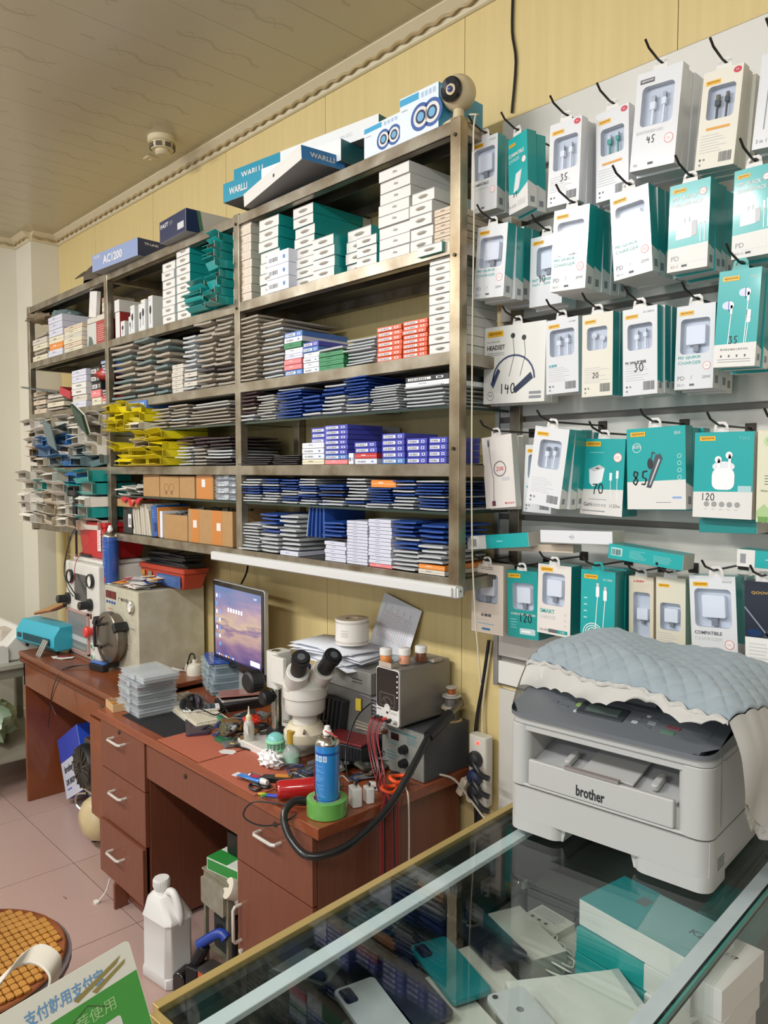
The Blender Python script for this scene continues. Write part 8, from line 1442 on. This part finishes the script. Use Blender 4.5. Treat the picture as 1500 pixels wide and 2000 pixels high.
# main body: side cheeks, lower fascia, top bridge
g = G(); z0, z1 = .0925, .218
g.prism(rr(0, .045, .0, D_-.01, .02), z0, z1, mp1, 'z'); g.prism(rr(W_-.062, W_, .0, D_-.01, .026), z0, z1, mp1, 'z'); g.box((.03, .012, z0), (W_-.04, D_-.012, .135), mp1); g.box((.03, .20, .135), (W_-.04, D_-.012, z1), mp1); g.box((.03, .002, z0), (W_-.04, .0114, .098), mp1); g.build('body', pr, bevel=.002)
g = G(); g.prism(rr(0, W_, .0, D_-.01, .028), .2185, .234, mp1, 'z'); g.box((.03, .004, .205), (W_-.04, .02, .2184), mp1); g.build('top_bridge', pr, bevel=.002)
g = G(); g.box((.046, .0, .0985), (W_-.063, .0115, .150), mp1); fd = g.build('front_door', pr, bevel=.003); g = G(); g.face((.046, -.0002, .0985), (1, 0, 0), (0, 0, 1)); g.text('brother', .105, .008, .021, M('#26282b', .4), .058, 1, bold=True); g.build('lettering', fd)
g = G(); g.box((.125, -.001, .1505), (.235, .010, .156), M('#8d8583', .5)); g.build('door_grip', pr)
g = G(); g.prism([(.012, .138), (.20, .186), (.20, .182), (.012, .134)], .046, W_-.063, mp3, 'x'); g.build('output_tray', pr); g = G(); g.box((.046, .196, .18), (W_-.063, .1995, .2045), mpd); g.build('paper_slot', pr)
g = G().at((.205, .06, .158), (14, 0, 0)); g.box((-.052, -.045, -.001), (.052, .05, .004), mp1); g.build('paper_stop', pr, bevel=.0015)
for x in (.118, .292): g = G().at((x, .05, .151), (14, 0, 0)); g.rbox((-.007, -.025, 0), (.007, .02, .013), .006, mp1); g.build('tray_rib', pr, bevel=.003)
# scanner / control panel
g = G(); g.prism([(.0, .2345), (-.004, .243), (.10, .275), (.10, .2345)], .02, W_-.02, mp2, 'x'); 
g.build('panel_core', pr)
g = G(); pts = rrect(-.003, 0, W_+.003, 1, .05, 8)
V = []; 
def pz(y): return .2365 + .034*min(1, max(0, y/.11))
outl = rrect(-.004, -.008, W_+.004, D_-.03, .035, 8)
V = [(x, y, .2345) for x, y in outl] + [(x, y, pz(y)+.006) for x, y in outl]; n_ = len(outl)
# slanted top cut into strips so that it follows the slope
g.add(V, [tuple(range(n_-1, -1, -1))] + [(i, (i+1) % n_, n_+(i+1) % n_, n_+i) for i in range(n_)], mp2)
g.grid(lambda u, v: (-.004+.0+(W_+.008)*u*(1), -.008+(.118)*v, pz(-.008+.118*v)+.0062), 1, 1, mp2) if False else g.add([(.031-.004, -.008, pz(-.008)+.006), (W_+.004-.035, -.008, pz(-.008)+.006), (W_+.004, .027, pz(.027)+.006), (W_+.004, .11, pz(.11)+.006), (-.004, .11, pz(.11)+.006), (-.004, .027, pz(.027)+.006)], [(0, 1, 2, 3, 4, 5)], mp2)
g.add([(W_+.004, .11, pz(.11)+.006), (W_+.004, D_-.065, pz(1)+.006), (W_+.004-.035, D_-.03, pz(1)+.006), (-.004+.035, D_-.03, pz(1)+.006), (-.004, D_-.065, pz(1)+.006), (-.004, .11, pz(.11)+.006)], [(0, 1, 2, 3, 4, 5)], mp2)
g.build('control_panel', pr, smooth=40)
sl = math.degrees(math.atan2(.034, .11))
def on_panel(x, y): return (x, y, pz(y)+.0064)
g = G().at(on_panel(.19, .055), (sl, 0, 0)); g.rbox((-.060, -.022, 0), (.035, .020, .004), .004, M('#3a3e42', .4)); lc = g.build('display_frame', pr, bevel=.001); g = G().at(on_panel(.19, .055), (sl, 0, 0)); g.box((-.045, -.012, .0041), (.022, .010, .005), M('#56645e', .2)); g.build('display', lc)
for i, (x, y, c, a, b) in enumerate(((.075, .052, '#5f656b', .008, .005), (.10, .045, '#5f656b', .009, .004), (.105, .066, '#5f656b', .011, .005), (.125, .060, '#8fae5a', .006, .006), (.128, .038, '#b9bcc0', .004, .004), (.245, .060, '#5f656b', .007, .005), (.245, .045, '#b9bcc0', .006, .004), (.278, .066, '#5f656b', .006, .004), (.275, .052, '#8d9196', .008, .005), (.272, .038, '#5f656b', .006, .004), (.315, .052, '#7c4a50', .013, .005), (.310, .036, '#5a7a68', .013, .005), (.262, .070, '#b9bcc0', .004, .003))):
    g = G().at(on_panel(x, y), (sl, 0, 0)); g.rbox((-a, -b, 0), (a, b, .0025), min(a, b)*.6, M(c, .4)); g.build('button', pr, bevel=.0006, seg=1)
g = G().at(on_panel(0, .09), (sl, 0, 0)); g.face((0, 0, 0), (1, 0, 0), (0, 1, 0)); g.text('DCP-B7530DN', .03, 0, .004, m_lgrey, None, 1); g.ring(.3, -.04, .001, .0003, m_lgrey) if False else None; g.build('model_text', pr)
# lid
g = G(); g.prism(rr(.01, W_-.01, .10, D_-.03, .02), .2775, .306, M('#44484c', .45), 'z'); g.build('scanner_lid', pr, bevel=.006, seg=3)
g = G(); g.box((.15, .085, .2775), (.27, .0995, .300), M('#3b3e42', .45)); g.build('lid_grip', pr, bevel=.003)
g = G(); g.face((W_+.0002, 0, 0), (0, 1, 0), (0, 0, 1)); g.rect(.05, .165, .058, .232, M('#a9adb2', .4), 0); g.poly([(.05, .163), (.062, .163), (.060, .115), (.050, .105)], M('#a9adb2', .4), 0); 
for i in range(4): 
    for j in range(6): g.rect(.04+.006*j, .03+.006*i, .043+.006*j, .034+.006*i, m_dtx, 0)
g.build('side_vents', pr)
for x, y in ((.03, .03), (W_-.04, .03), (.03, D_-.05), (W_-.04, D_-.05)): g = G(); g.box((x, y, -.006), (x+.02, y+.02, .0005), m_mk); g.build('rubber_foot', pr)
g = G(); g.prism(rr(.02, W_-.02, .02, D_-.03), .0, .012, M('#a9abad', .5), 'z') if False else g.box((.13, .11, .002), (.25, .3, .028), mpd); g.build('tray_cavity', pr)
# quilted cover and its sheer lace layer
mq = bpy.data.materials.new('mat_quilt'); mq.use_nodes = True; nt = mq.node_tree; b = nt.nodes['Principled BSDF']; b.inputs['Base Color'].default_value = lin('#98a6ae'); b.inputs['Roughness'].default_value = .75; b.inputs['Sheen Weight'].default_value = .3
tc = nt.nodes.new('ShaderNodeTexCoord'); nz = nt.nodes.new('ShaderNodeTexNoise'); nz.inputs['Scale'].default_value = 28; nt.links.new(tc.outputs['Object'], nz.inputs[0]); mx = nt.nodes.new('ShaderNodeMix'); mx.data_type = 'RGBA'; mx.inputs[6].default_value = lin('#7f8d97'); mx.inputs[7].default_value = lin('#96a2a9'); nt.links.new(nz.outputs[0], mx.inputs[0]); nt.links.new(mx.outputs[2], b.inputs['Base Color'])
qt = thing('quilted_cover', 'blue-grey diamond-quilted cover with white lace draped over the printer', 'cover', (0, 0, 0))
P00, P10, P01, P11 = Vector((-.962, 1.325, 1.275)), Vector((-.500, 1.235, 1.262)), Vector((-1.01, 1.62, 1.285)), Vector((-.43, 1.56, 1.28))
ZB = CT+.0065+.322
def qsurf(u, v):
    p = P00.lerp(P10, u).lerp(P01.lerp(P11, u), v); 
    e = min(u, 1-u, v, 1-v); lift = .030*min(1, e*5)**.6 + .014*math.sin(3.0*u+.6)*math.sin(2.6*v+.4) - .012*max(0, .12-v)/.12
    a, c = (u*24+v*20), (u*24-v*20); d = abs(math.sin(math.pi*a/1.0*.5))*abs(math.sin(math.pi*c/1.0*.5)); 
    z = ZB + .004 + lift + .005*(d**.5) + .004*math.sin(13*u+7*v)
    return (p.x + .006*math.sin(9*v), p.y+.006*math.sin(11*u), z + .012*(u*(1-v)))
g = G(); g.grid(qsurf, 240, 190, mq); o = g.build('quilt', qt, smooth=80); s_ = o.modifiers.new('s', 'SOLIDIFY'); s_.thickness = .005; s_.offset = -1
ml = bpy.data.materials.new('mat_lace'); ml.use_nodes = True; b = ml.node_tree.nodes['Principled BSDF']; b.inputs['Base Color'].default_value = lin('#c6c4bf'); b.inputs['Roughness'].default_value = .8; b.inputs['Alpha'].default_value = .84
ml2 = M('#c4c2bd', .85, bump=1.0, bscale=90, noise=.25, scale=70)
def hang(n, a_u, fn, m, name, nu=60, nv=10): g = G(); g.grid(fn, nu, nv, m); o = g.build(name, qt, smooth=80); return o
# front sheer flounce: along the front edge u:0..1, drops v
def f1(u, v):
    x, y, z = qsurf(u, 0.0); drop = (.034 + .012*math.sin(4*u+1) + .006*math.sin(17*u) - .012*u)*(1 if u < .9 else 1); w = .006*math.sin(22*u+2*v)
    return (x - .006*v, y - .012*math.sin(1.5*v) - w*v - .0005, z-.001 - drop*v)
hang(0, 0, f1, ml, 'front_flounce')
def f1b(u, v): x, y, z = qsurf(u, 0.0); return (x, y-.0045-.002*math.sin(60*u), z+.003-.008*v+.002*math.sin(80*u))
hang(0, 0, f1b, ml2, 'stitched_edging', 120, 2)
# left side flounce, with the lace corner drooping
def f2(u, v): x, y, z = qsurf(0, u); drop = .055+.035*math.exp(-((u-.05)/.12)**2)+.012*math.sin(9*u); return (x-.014*math.sin(1.4*v)-.006*math.sin(18*u)*v-.004-.012*v*math.exp(-(u/.15)**2), y-.010*v*(1-u), z-.003-drop*v)
hang(0, 0, f2, ml, 'left_flounce', 40)
def f2b(u, v): x, y, z = f2(u, 1); return (x-.002*math.sin(50*u), y, z-.016*v+.003*math.sin(60*u)*v)
hang(0, 0, f2b, ml2, 'left_lace_trim', 80, 3)
# right side: long drop down the printer's side
def f3(u, v):
    x, y, z = qsurf(1, u); drop = .12+.13*min(1, u*2.2)+.015*math.sin(12*u); s_ = math.sin(1.57*min(1, v*2)); return (x+.050*s_*(.35+.65*u)+.014*math.sin(16*u+2*v)*v, y-.006*v, z-.003-drop*v)
hang(0, 0, f3, ml, 'right_drop', 60, 14)
def f3b(u, v): x, y, z = f3(u, 1); return (x-.003*math.sin(40*u), y, z-.02*v+.004*math.sin(50*u)*v)
hang(0, 0, f3b, ml2, 'right_lace_trim', 90, 3)
def f4(u, v): x, y, z = qsurf(u, 1); return (x, y+.03*math.sin(1.5*v), z-.003-.08*v)
hang(0, 0, f4, ml, 'rear_drop', 40, 4)

# ================================================================ payment sign, chair, jug and knee-hole clutter
sg = thing('payment_sign', 'green and white payment sign with blue lettering on the counter', 'sign', (-.905, .385, CT+.0045), 0)
A_ = Vector((-0.950, 0.430, 1.06)); B_ = Vector((-0.915, 0.260, 1.06)); C_ = Vector((-0.903, 0.435, .965))
sg.location = (0, 0, 0); du = (A_-B_).normalized(); dv = (A_-C_); dv = (dv - du*dv.dot(du)).normalized(); nn = du.cross(dv)
SW, SH = .30, .115; O = A_ - du*SW - dv*SH
def sgp(a, b, c=0): return tuple(O + du*a + dv*b + nn*c)
g = G(); rp = rrect(0, 0, SW, SH, .006, 4); n_ = len(rp); g.add([sgp(a, b, -.003) for a, b in rp] + [sgp(a, b, 0) for a, b in rp], [tuple(range(n_-1, -1, -1)), tuple(range(n_, 2*n_))] + [(i, (i+1) % n_, n_+(i+1) % n_, n_+i) for i in range(n_)], M('#e6e6dc', .2, coat=.4)); g.build('panel', sg)
g = G(); g.face(O, du, dv); gg = M('#3f9a3a', .35, coat=.3); g.poly([(.115, 0), (SW-.001, 0), (SW-.001, SH*.67), (.115, SH*.67)], gg, 0); g.rect(.06, 0, .115, SH*.67, M('#2f62b8', .35, coat=.3), 0); g.rect(.175, 0, .262, SH*.36, m_white, 1, .004)
g.text('支付就用支付宝', .150, SH*.74, SH*.15, M('#6f9dcc', .4), .105, 1, bold=True); g.text('推荐使用', .185, SH*.44, SH*.13, M('#a7cf94', .4), .075, 2); g.text('支付宝', .02, SH*.30, SH*.15, m_tx, .04, 1); 
st = M('#9a8a52', .6); g.poly([(.215, SH*.70), (.275, SH*.84), (.283, SH*.90), (.21, SH*.74)], st, 3); g.poly([(.24, SH*.68), (.285, SH*.80), (.288, SH*.84), (.235, SH*.72)], st, 3); g.line([(.19, SH*.5), (.225, SH*.62), (.25, SH*.5)], .0012, M('#4c5a34', .6), 3); g.build('sign_print', sg)
g = G(); g.add([sgp(.05, 0, -.003), sgp(.25, 0, -.003), sgp(.25, .06, -.003), sgp(.05, .06, -.003), (*sgp(.05, 0, -.06)[:2], CT+.001), (*sgp(.25, 0, -.06)[:2], CT+.001), (*sgp(.25, 0, -.058)[:2], CT+.001), (*sgp(.05, 0, -.058)[:2], CT+.001)], [(0, 1, 2, 3), (2, 3, 4, 5), (0, 1, 5, 4)], M('#dcdcd2', .3)); g.build('rear_strut', sg)
mc = bpy.data.materials.new('x'); bpy.data.materials.remove(mc)
ch = thing('armchair', 'white plastic armchair with bamboo tile seat mat', 'chair', (-2.08, .50, 0), -18); mcw = M('#d9d3c5', .4)
g = G(); g.lathe([(0, .41), (.24, .41), (.262, .418), (.262, .432), (.24, .44), (0, .44)], M('#7a6f72', .8), 40); g.build('seat', ch, smooth=35)
mb1 = M('#c48a3c', .38, noise=.2, scale=30, coat=.2)
tile = None; P_ = []
for iy in range(-13, 14):
    for ix in range(-9, 10):
        x, y = ix*.026, iy*.0185
        if math.hypot(abs(x)+.012, abs(y)+.008) < .245: P_.append((x, y))
P_.sort(key=lambda p: -p[0]+p[1]); P_ = P_
lim = 299
for i, (x, y) in enumerate(P_):
    if i >= lim: break
    if tile is None: g = G(); g.rbox((-.0118, -.0085, .4412), (.0118, .0085, .449), .004, mb1, 'z', 2); tile = g.build('bamboo_tile', ch, bevel=.002, seg=1, loc=(x, y, 0))
    else: o = tile.copy(); C.objects.link(o); o.location = (x, y, 0)
if len(P_) > lim:
    g = G(); [g.rbox((x-.0118, y-.0085, .4412), (x+.0118, y+.0085, .449), .004, mb1, 'z', 2) for x, y in P_[lim:]]; o = g.build('bamboo_tiles_rest', ch); o['kind'] = 'stuff'
g = G(); g.lathe([(.0, .4402), (.246, .4402), (.250, .444), (.246, .448), (.244, .4404)], M('#8a4f2a', .6), 40); g.build('mat_border', ch)
for a in (45, 135, 225, 315): x, y = .2*math.cos(R(a)), .2*math.sin(R(a)); g = G(); g.tube([(x*.9, y*.9, .41), (x*1.15, y*1.15, .003)], [.022, .016], mcw, 10); g.build('leg', ch, smooth=50)
def band(pts, w_, th, m):   # flat bent band; pts world-ish local, width across y
    g = G(); V = []; P3 = [Vector(p) for p in pts]; Q = []
    for i in range(len(P3)-1):
        p0, p1, p2, p3 = P3[max(i-1, 0)], P3[i], P3[i+1], P3[min(i+2, len(P3)-1)]
        for k in range(6): t = k/6; Q.append(0.5*((2*p1)+(p2-p0)*t+(2*p0-5*p1+4*p2-p3)*t*t+(3*p1-p0-3*p2+p3)*t**3))
    Q.append(P3[-1]); N = len(Q); wv = Vector(w_)
    for i, p in enumerate(Q):
        tt = (Q[min(i+1, N-1)]-Q[max(i-1, 0)]).normalized(); n_ = tt.cross(wv).normalized()*th; V += [p-wv, p+wv, p+wv+n_, p-wv+n_]
    F = [(4*i+a, 4*i+(a+1) % 4, 4*i+4+(a+1) % 4, 4*i+4+a) for i in range(N-1) for a in range(4)] + [(3, 2, 1, 0), tuple(4*(N-1)+a for a in range(4))]
    g.add([tuple(v) for v in V], F, m); return g
# armrests in world coordinates converted to the chair frame
ch.rotation_euler = (0, 0, 0)
cl = Vector(ch.location)
def L_(p): return tuple(Vector(p) - cl)
for s_, nm in ((1, 'armrest'), (-1, 'armrest')):
    if s_ == 1: pts = [(-1.95,0.455,0.4), (-1.592,0.435,0.66), (-1.651,0.532,0.665), (-1.597,0.563,0.655), (-1.595,0.559,0.61), (-1.645,0.553,0.52), (-1.86, .36, .425)]
    else: pts = [(-2.30, .20, .75), (-2.30, .30, .66), (-2.30, .52, .665), (-2.30, .64, .64), (-2.29, .62, .55), (-2.27, .58, .45)]
    g = band([L_(p) for p in pts] if s_ == 1 else [L_(p) for p in pts], (.024, -.020, 0) if s_ == 1 else (.02, 0, 0), .006, mcw); g.build(nm, ch, bevel=.002)
g = G(); g.grid(lambda u, v: (-.22+.44*u, -.24-.05*math.sin(math.pi*u)-.06*v, .44+.40*v), 12, 8, mcw); o = g.build('backrest', ch, smooth=60); s_ = o.modifiers.new('s', 'SOLIDIFY'); s_.thickness = .006
# white jug
jg = thing('plastic_jug', 'white plastic jug with handle standing before the desk kneehole', 'jug', (-2.295, 1.175, 0), 8); mj = M('#e4e4e2', .35)
def oct_(w_, d_, c): return [(-w_+c, -d_), (w_-c, -d_), (w_, -d_+c), (w_, d_-c), (w_-c, d_), (-w_+c, d_), (-w_, d_-c), (-w_, -d_+c)]
g = G(); L = [(.074, .052, .014, 0), (.078, .056, .016, .008), (.078, .056, .016, .036), (.074, .052, .016, .042), (.074, .052, .016, .205), (.077, .055, .014, .212), (.074, .052, .016, .222), (.052, .040, .016, .262), (.034, .028, .012, .282)]
V = []; F = []
for w_, d_, c, z in L: V += [(x - (.020 if z > .25 else 0), y, z) for x, y in oct_(w_, d_, c)]
for i in range(len(L)-1): F += [(8*i+k, 8*i+(k+1) % 8, 8*i+8+(k+1) % 8, 8*i+8+k) for k in range(8)]
F += [tuple(range(7, -1, -1)), tuple(8*(len(L)-1)+k for k in range(8))]; g.add(V, F, mj); g.build('body', jg, bevel=.004, seg=2)
g = G(); g.lathe([(.022, .280), (.022, .292), (.026, .293), (.027, .298), (.027, .322), (.025, .325), (0, .325)], mj, 26, (-.030, 0, 0)); 
for i in range(24): a = 2*math.pi*i/24; g.box((-.030+.0272*math.cos(a)-.001, .0272*math.sin(a)-.001, .299), (-.030+.0272*math.cos(a)+.001, .0272*math.sin(a)+.001, .320), mj)
g.build('cap', jg, smooth=40)
g = G(); g.tube([(.0, 0, .278), (.016, 0, .294), (.038, 0, .292), (.060, 0, .262), (.070, 0, .228), (.066, 0, .205)], .0125, mj, 12, smooth=5); g.build('handle', jg, smooth=60)
# knee-hole clutter right: frame with meters, boxes, tins
fr_ = thing('old_power_supply', 'dusty beige power unit on legs deep in the kneehole', 'power supply', (-2.135, 1.262, 0), 0); md_ = M('#8c8672', .6, noise=.3, scale=20)
g = G(); g.box((-.075, 0, .26), (.075, .16, .365), md_); g.box((-.080, -.004, .3651), (.080, .165, .372), md_); g.build('casing', fr_, bevel=.002); g = G(); g.rbox((-.072, -.012, .262), (.066, -.0005, .350), .008, M('#a09a8a', .4, noise=.4, scale=30), 'y'); g.build('meter_panel', fr_)
for x in (-.075, .063):
    for y in (0, .148): g = G(); g.box((x, y, 0), (x+.012, y+.012, .2595), md_); g.build('leg', fr_)
g = G(); g.box((-.063, .012, .095), (.063, .148, .10), md_); g.build('shelf', fr_)
t = slab('green_box', 'green and white box lying on the dusty power unit', 'box', (-2.125, 1.335, .3725), 10, .15, .12, .042, M('#d4d8cf', .45), .001); g = G(); g.face((-.075, -.0603, 0), (1, 0, 0), (0, 0, 1)); g.rect(.004, .004, .146, .038, M('#2f8a3e', .4), 0); g.build('green_side', t); g = G(); g.box((-.075, -.06, .0422), (.02, .0, .0427), M('#2f8a3e', .4)); g.build('green_lid', t)
slab('black_tray', 'black plastic crate sitting above the green box', 'crate', (-2.07, 1.41, .4160), 4, .20, .16, .075, M('#141416', .4), .006)
jt = thing('fallen_jug', 'second white jug lying on its side beside the power unit', 'jug', (-2.035, 1.42, .24), 0, rot=(0, -78, -62)); g = G(); g.lathe([(0, -.17), (.05, -.168), (.056, -.15), (.056, .02), (.045, .05), (.03, .065), (0, .065)], M('#cfd2d2', .4), 20); g.build('body', jt, smooth=50); g = G(); g.lathe([(.030, .066), (.032, .07), (.032, .10), (0, .10)], M('#ddd6c6', .4), 22); g.build('cap', jt, smooth=40)
jt.location = (-2.03, 1.345, .318); jt.rotation_euler = (R(62), R(-8), R(-12)); 
g = G(); g.tube([(-.05, 0, .0), (-.09, 0, -.01), (-.10, 0, -.06), (-.09, 0, -.11), (-.05, 0, -.13)], .012, M('#cfd2d2', .4), 10, smooth=5); g.build('handle', jt, smooth=60)
t = slab('cardboard_box', 'brown box under the lying jug against the pedestal', 'box', (-1.978, 1.35, 0), 0, .045, .18, .245, m_cardb, .002)
t = thing('pump_body', 'dark ribbed motor block on the floor under power unit', 'motor', (-2.135, 1.318, .1005), 0); g = G(); g.box((-.06, -.03, 0), (.06, .06, .13), M('#353a3b', .5)); g.build('body', t, bevel=.008); g = G(); g.lathe([(.022, -.030), (.026, -.036), (.016, -.038), (.014, -.031), (0, -.031)], m_mk, 18, (-.01, 0, .07), 'y'); g.build('round_port', t, smooth=40)
t = slab('green_bin', 'dark green bin behind the motor block', 'bin', (-2.22, 1.58, 0), 0, .22, .12, .30, M('#1e3a2c', .5), .01)
t = slab('blue_case', 'dark blue panel standing by the power unit leg', 'panel', (-2.015, 1.55, 0), 0, .03, .15, .30, M('#1c2b66', .4), .003)
sp_ = thing('black_gadget', 'glossy black hinged gadget on the floor beside the jug', 'gadget', (-2.16, 1.185, 0), 20); g = G(); g.rbox((-.055, -.03, .001), (-.005, .03, .075), .018, M('#101012', .1, coat=.8), 'y'); g.build('shiny_shell', sp_, bevel=.008, seg=3); g = G(); g.box((0, -.03, .001), (.05, .03, .11), M('#17181a', .5)); g.tube([(.02, 0, .11), (.05, .01, .17)], .02, M('#17181a', .5), 10); g.build('body', sp_, bevel=.006); g = G(); g.tube([(.03, .0, .17), (.09, .03, .21), (.12, .03, .20)], .016, M('#22409a', .35), 10, smooth=4); g.build('blue_grip', sp_, smooth=50)
t = thing('solvent_tin', 'rectangular rusty-topped tin with orange label by the pedestal', 'tin', (-2.03, 1.195, 0), 10); g = G(); g.prism(rrect(-.05, -.032, .05, .032, .012, 5), 0, .135, M('#c2542f', .4), 'z'); g.build('body', t, smooth=35); g = G(); g.prism(rrect(-.051, -.033, .051, .033, .012, 5), .1352, .139, m_steelb, 'z'); g.lathe([(.018, .139), (.019, .144), (.014, .146), (.013, .141), (0, .141)], m_steelb, 22, (.02, 0, 0)); g.build('lid', t, smooth=35); g = G(); g.face((-.038, -.0323, .01), (1, 0, 0), (0, 0, 1)); g.rect(0, .02, .076, .09, m_white, 0); g.lines(.01, .03, .05, .05, 4, m_red); g.build('label', t)
t = thing('picture_frame', 'black and white edged panel leaning against the pedestal', 'panel', (-2.03, 1.285, 0), 0, rot=(-6, 10, 0)); g = G(); g.box((-.05, 0, 0), (.05, .008, .17), M('#1c1c1e', .4)); g.build('panel', t); g = G(); g.box((-.05, -.001, .171), (.05, .009, .182), m_white); g.build('white_edge', t)
# thin twig and scrap on the floor
t = thing('wood_splinter', 'tiny curved splinter on the floor tile by the desk', 'splinter', (-3.0, 1.10, .002)); g = G(); g.tube([(-.012, 0, 0), (0, .004, 0), (.012, 0, .002)], .0015, M('#8a5a40', .6), 5); g.build('splinter', t)
# white pipe in the wall corner
t = thing('drain_pipe', 'cream pipe standing in the wall corner behind the machines', 'pipe', (-4.83, 1.80, 0)); g = G(); g.tube([(0, 0, .002), (0, 0, 1.36)], .030, M('#cdbf92', .4), 18); g.build('pipe', t, smooth=50)
for x, y in ((-.10, .02), (-.10, .10), (.20, .02), (.20, .10)):
    g = G(); g.lathe([(.008, -.0218), (.010, -.0005)], m_mk, 10, (x, y, 0)); g.build('rubber_foot', cy)
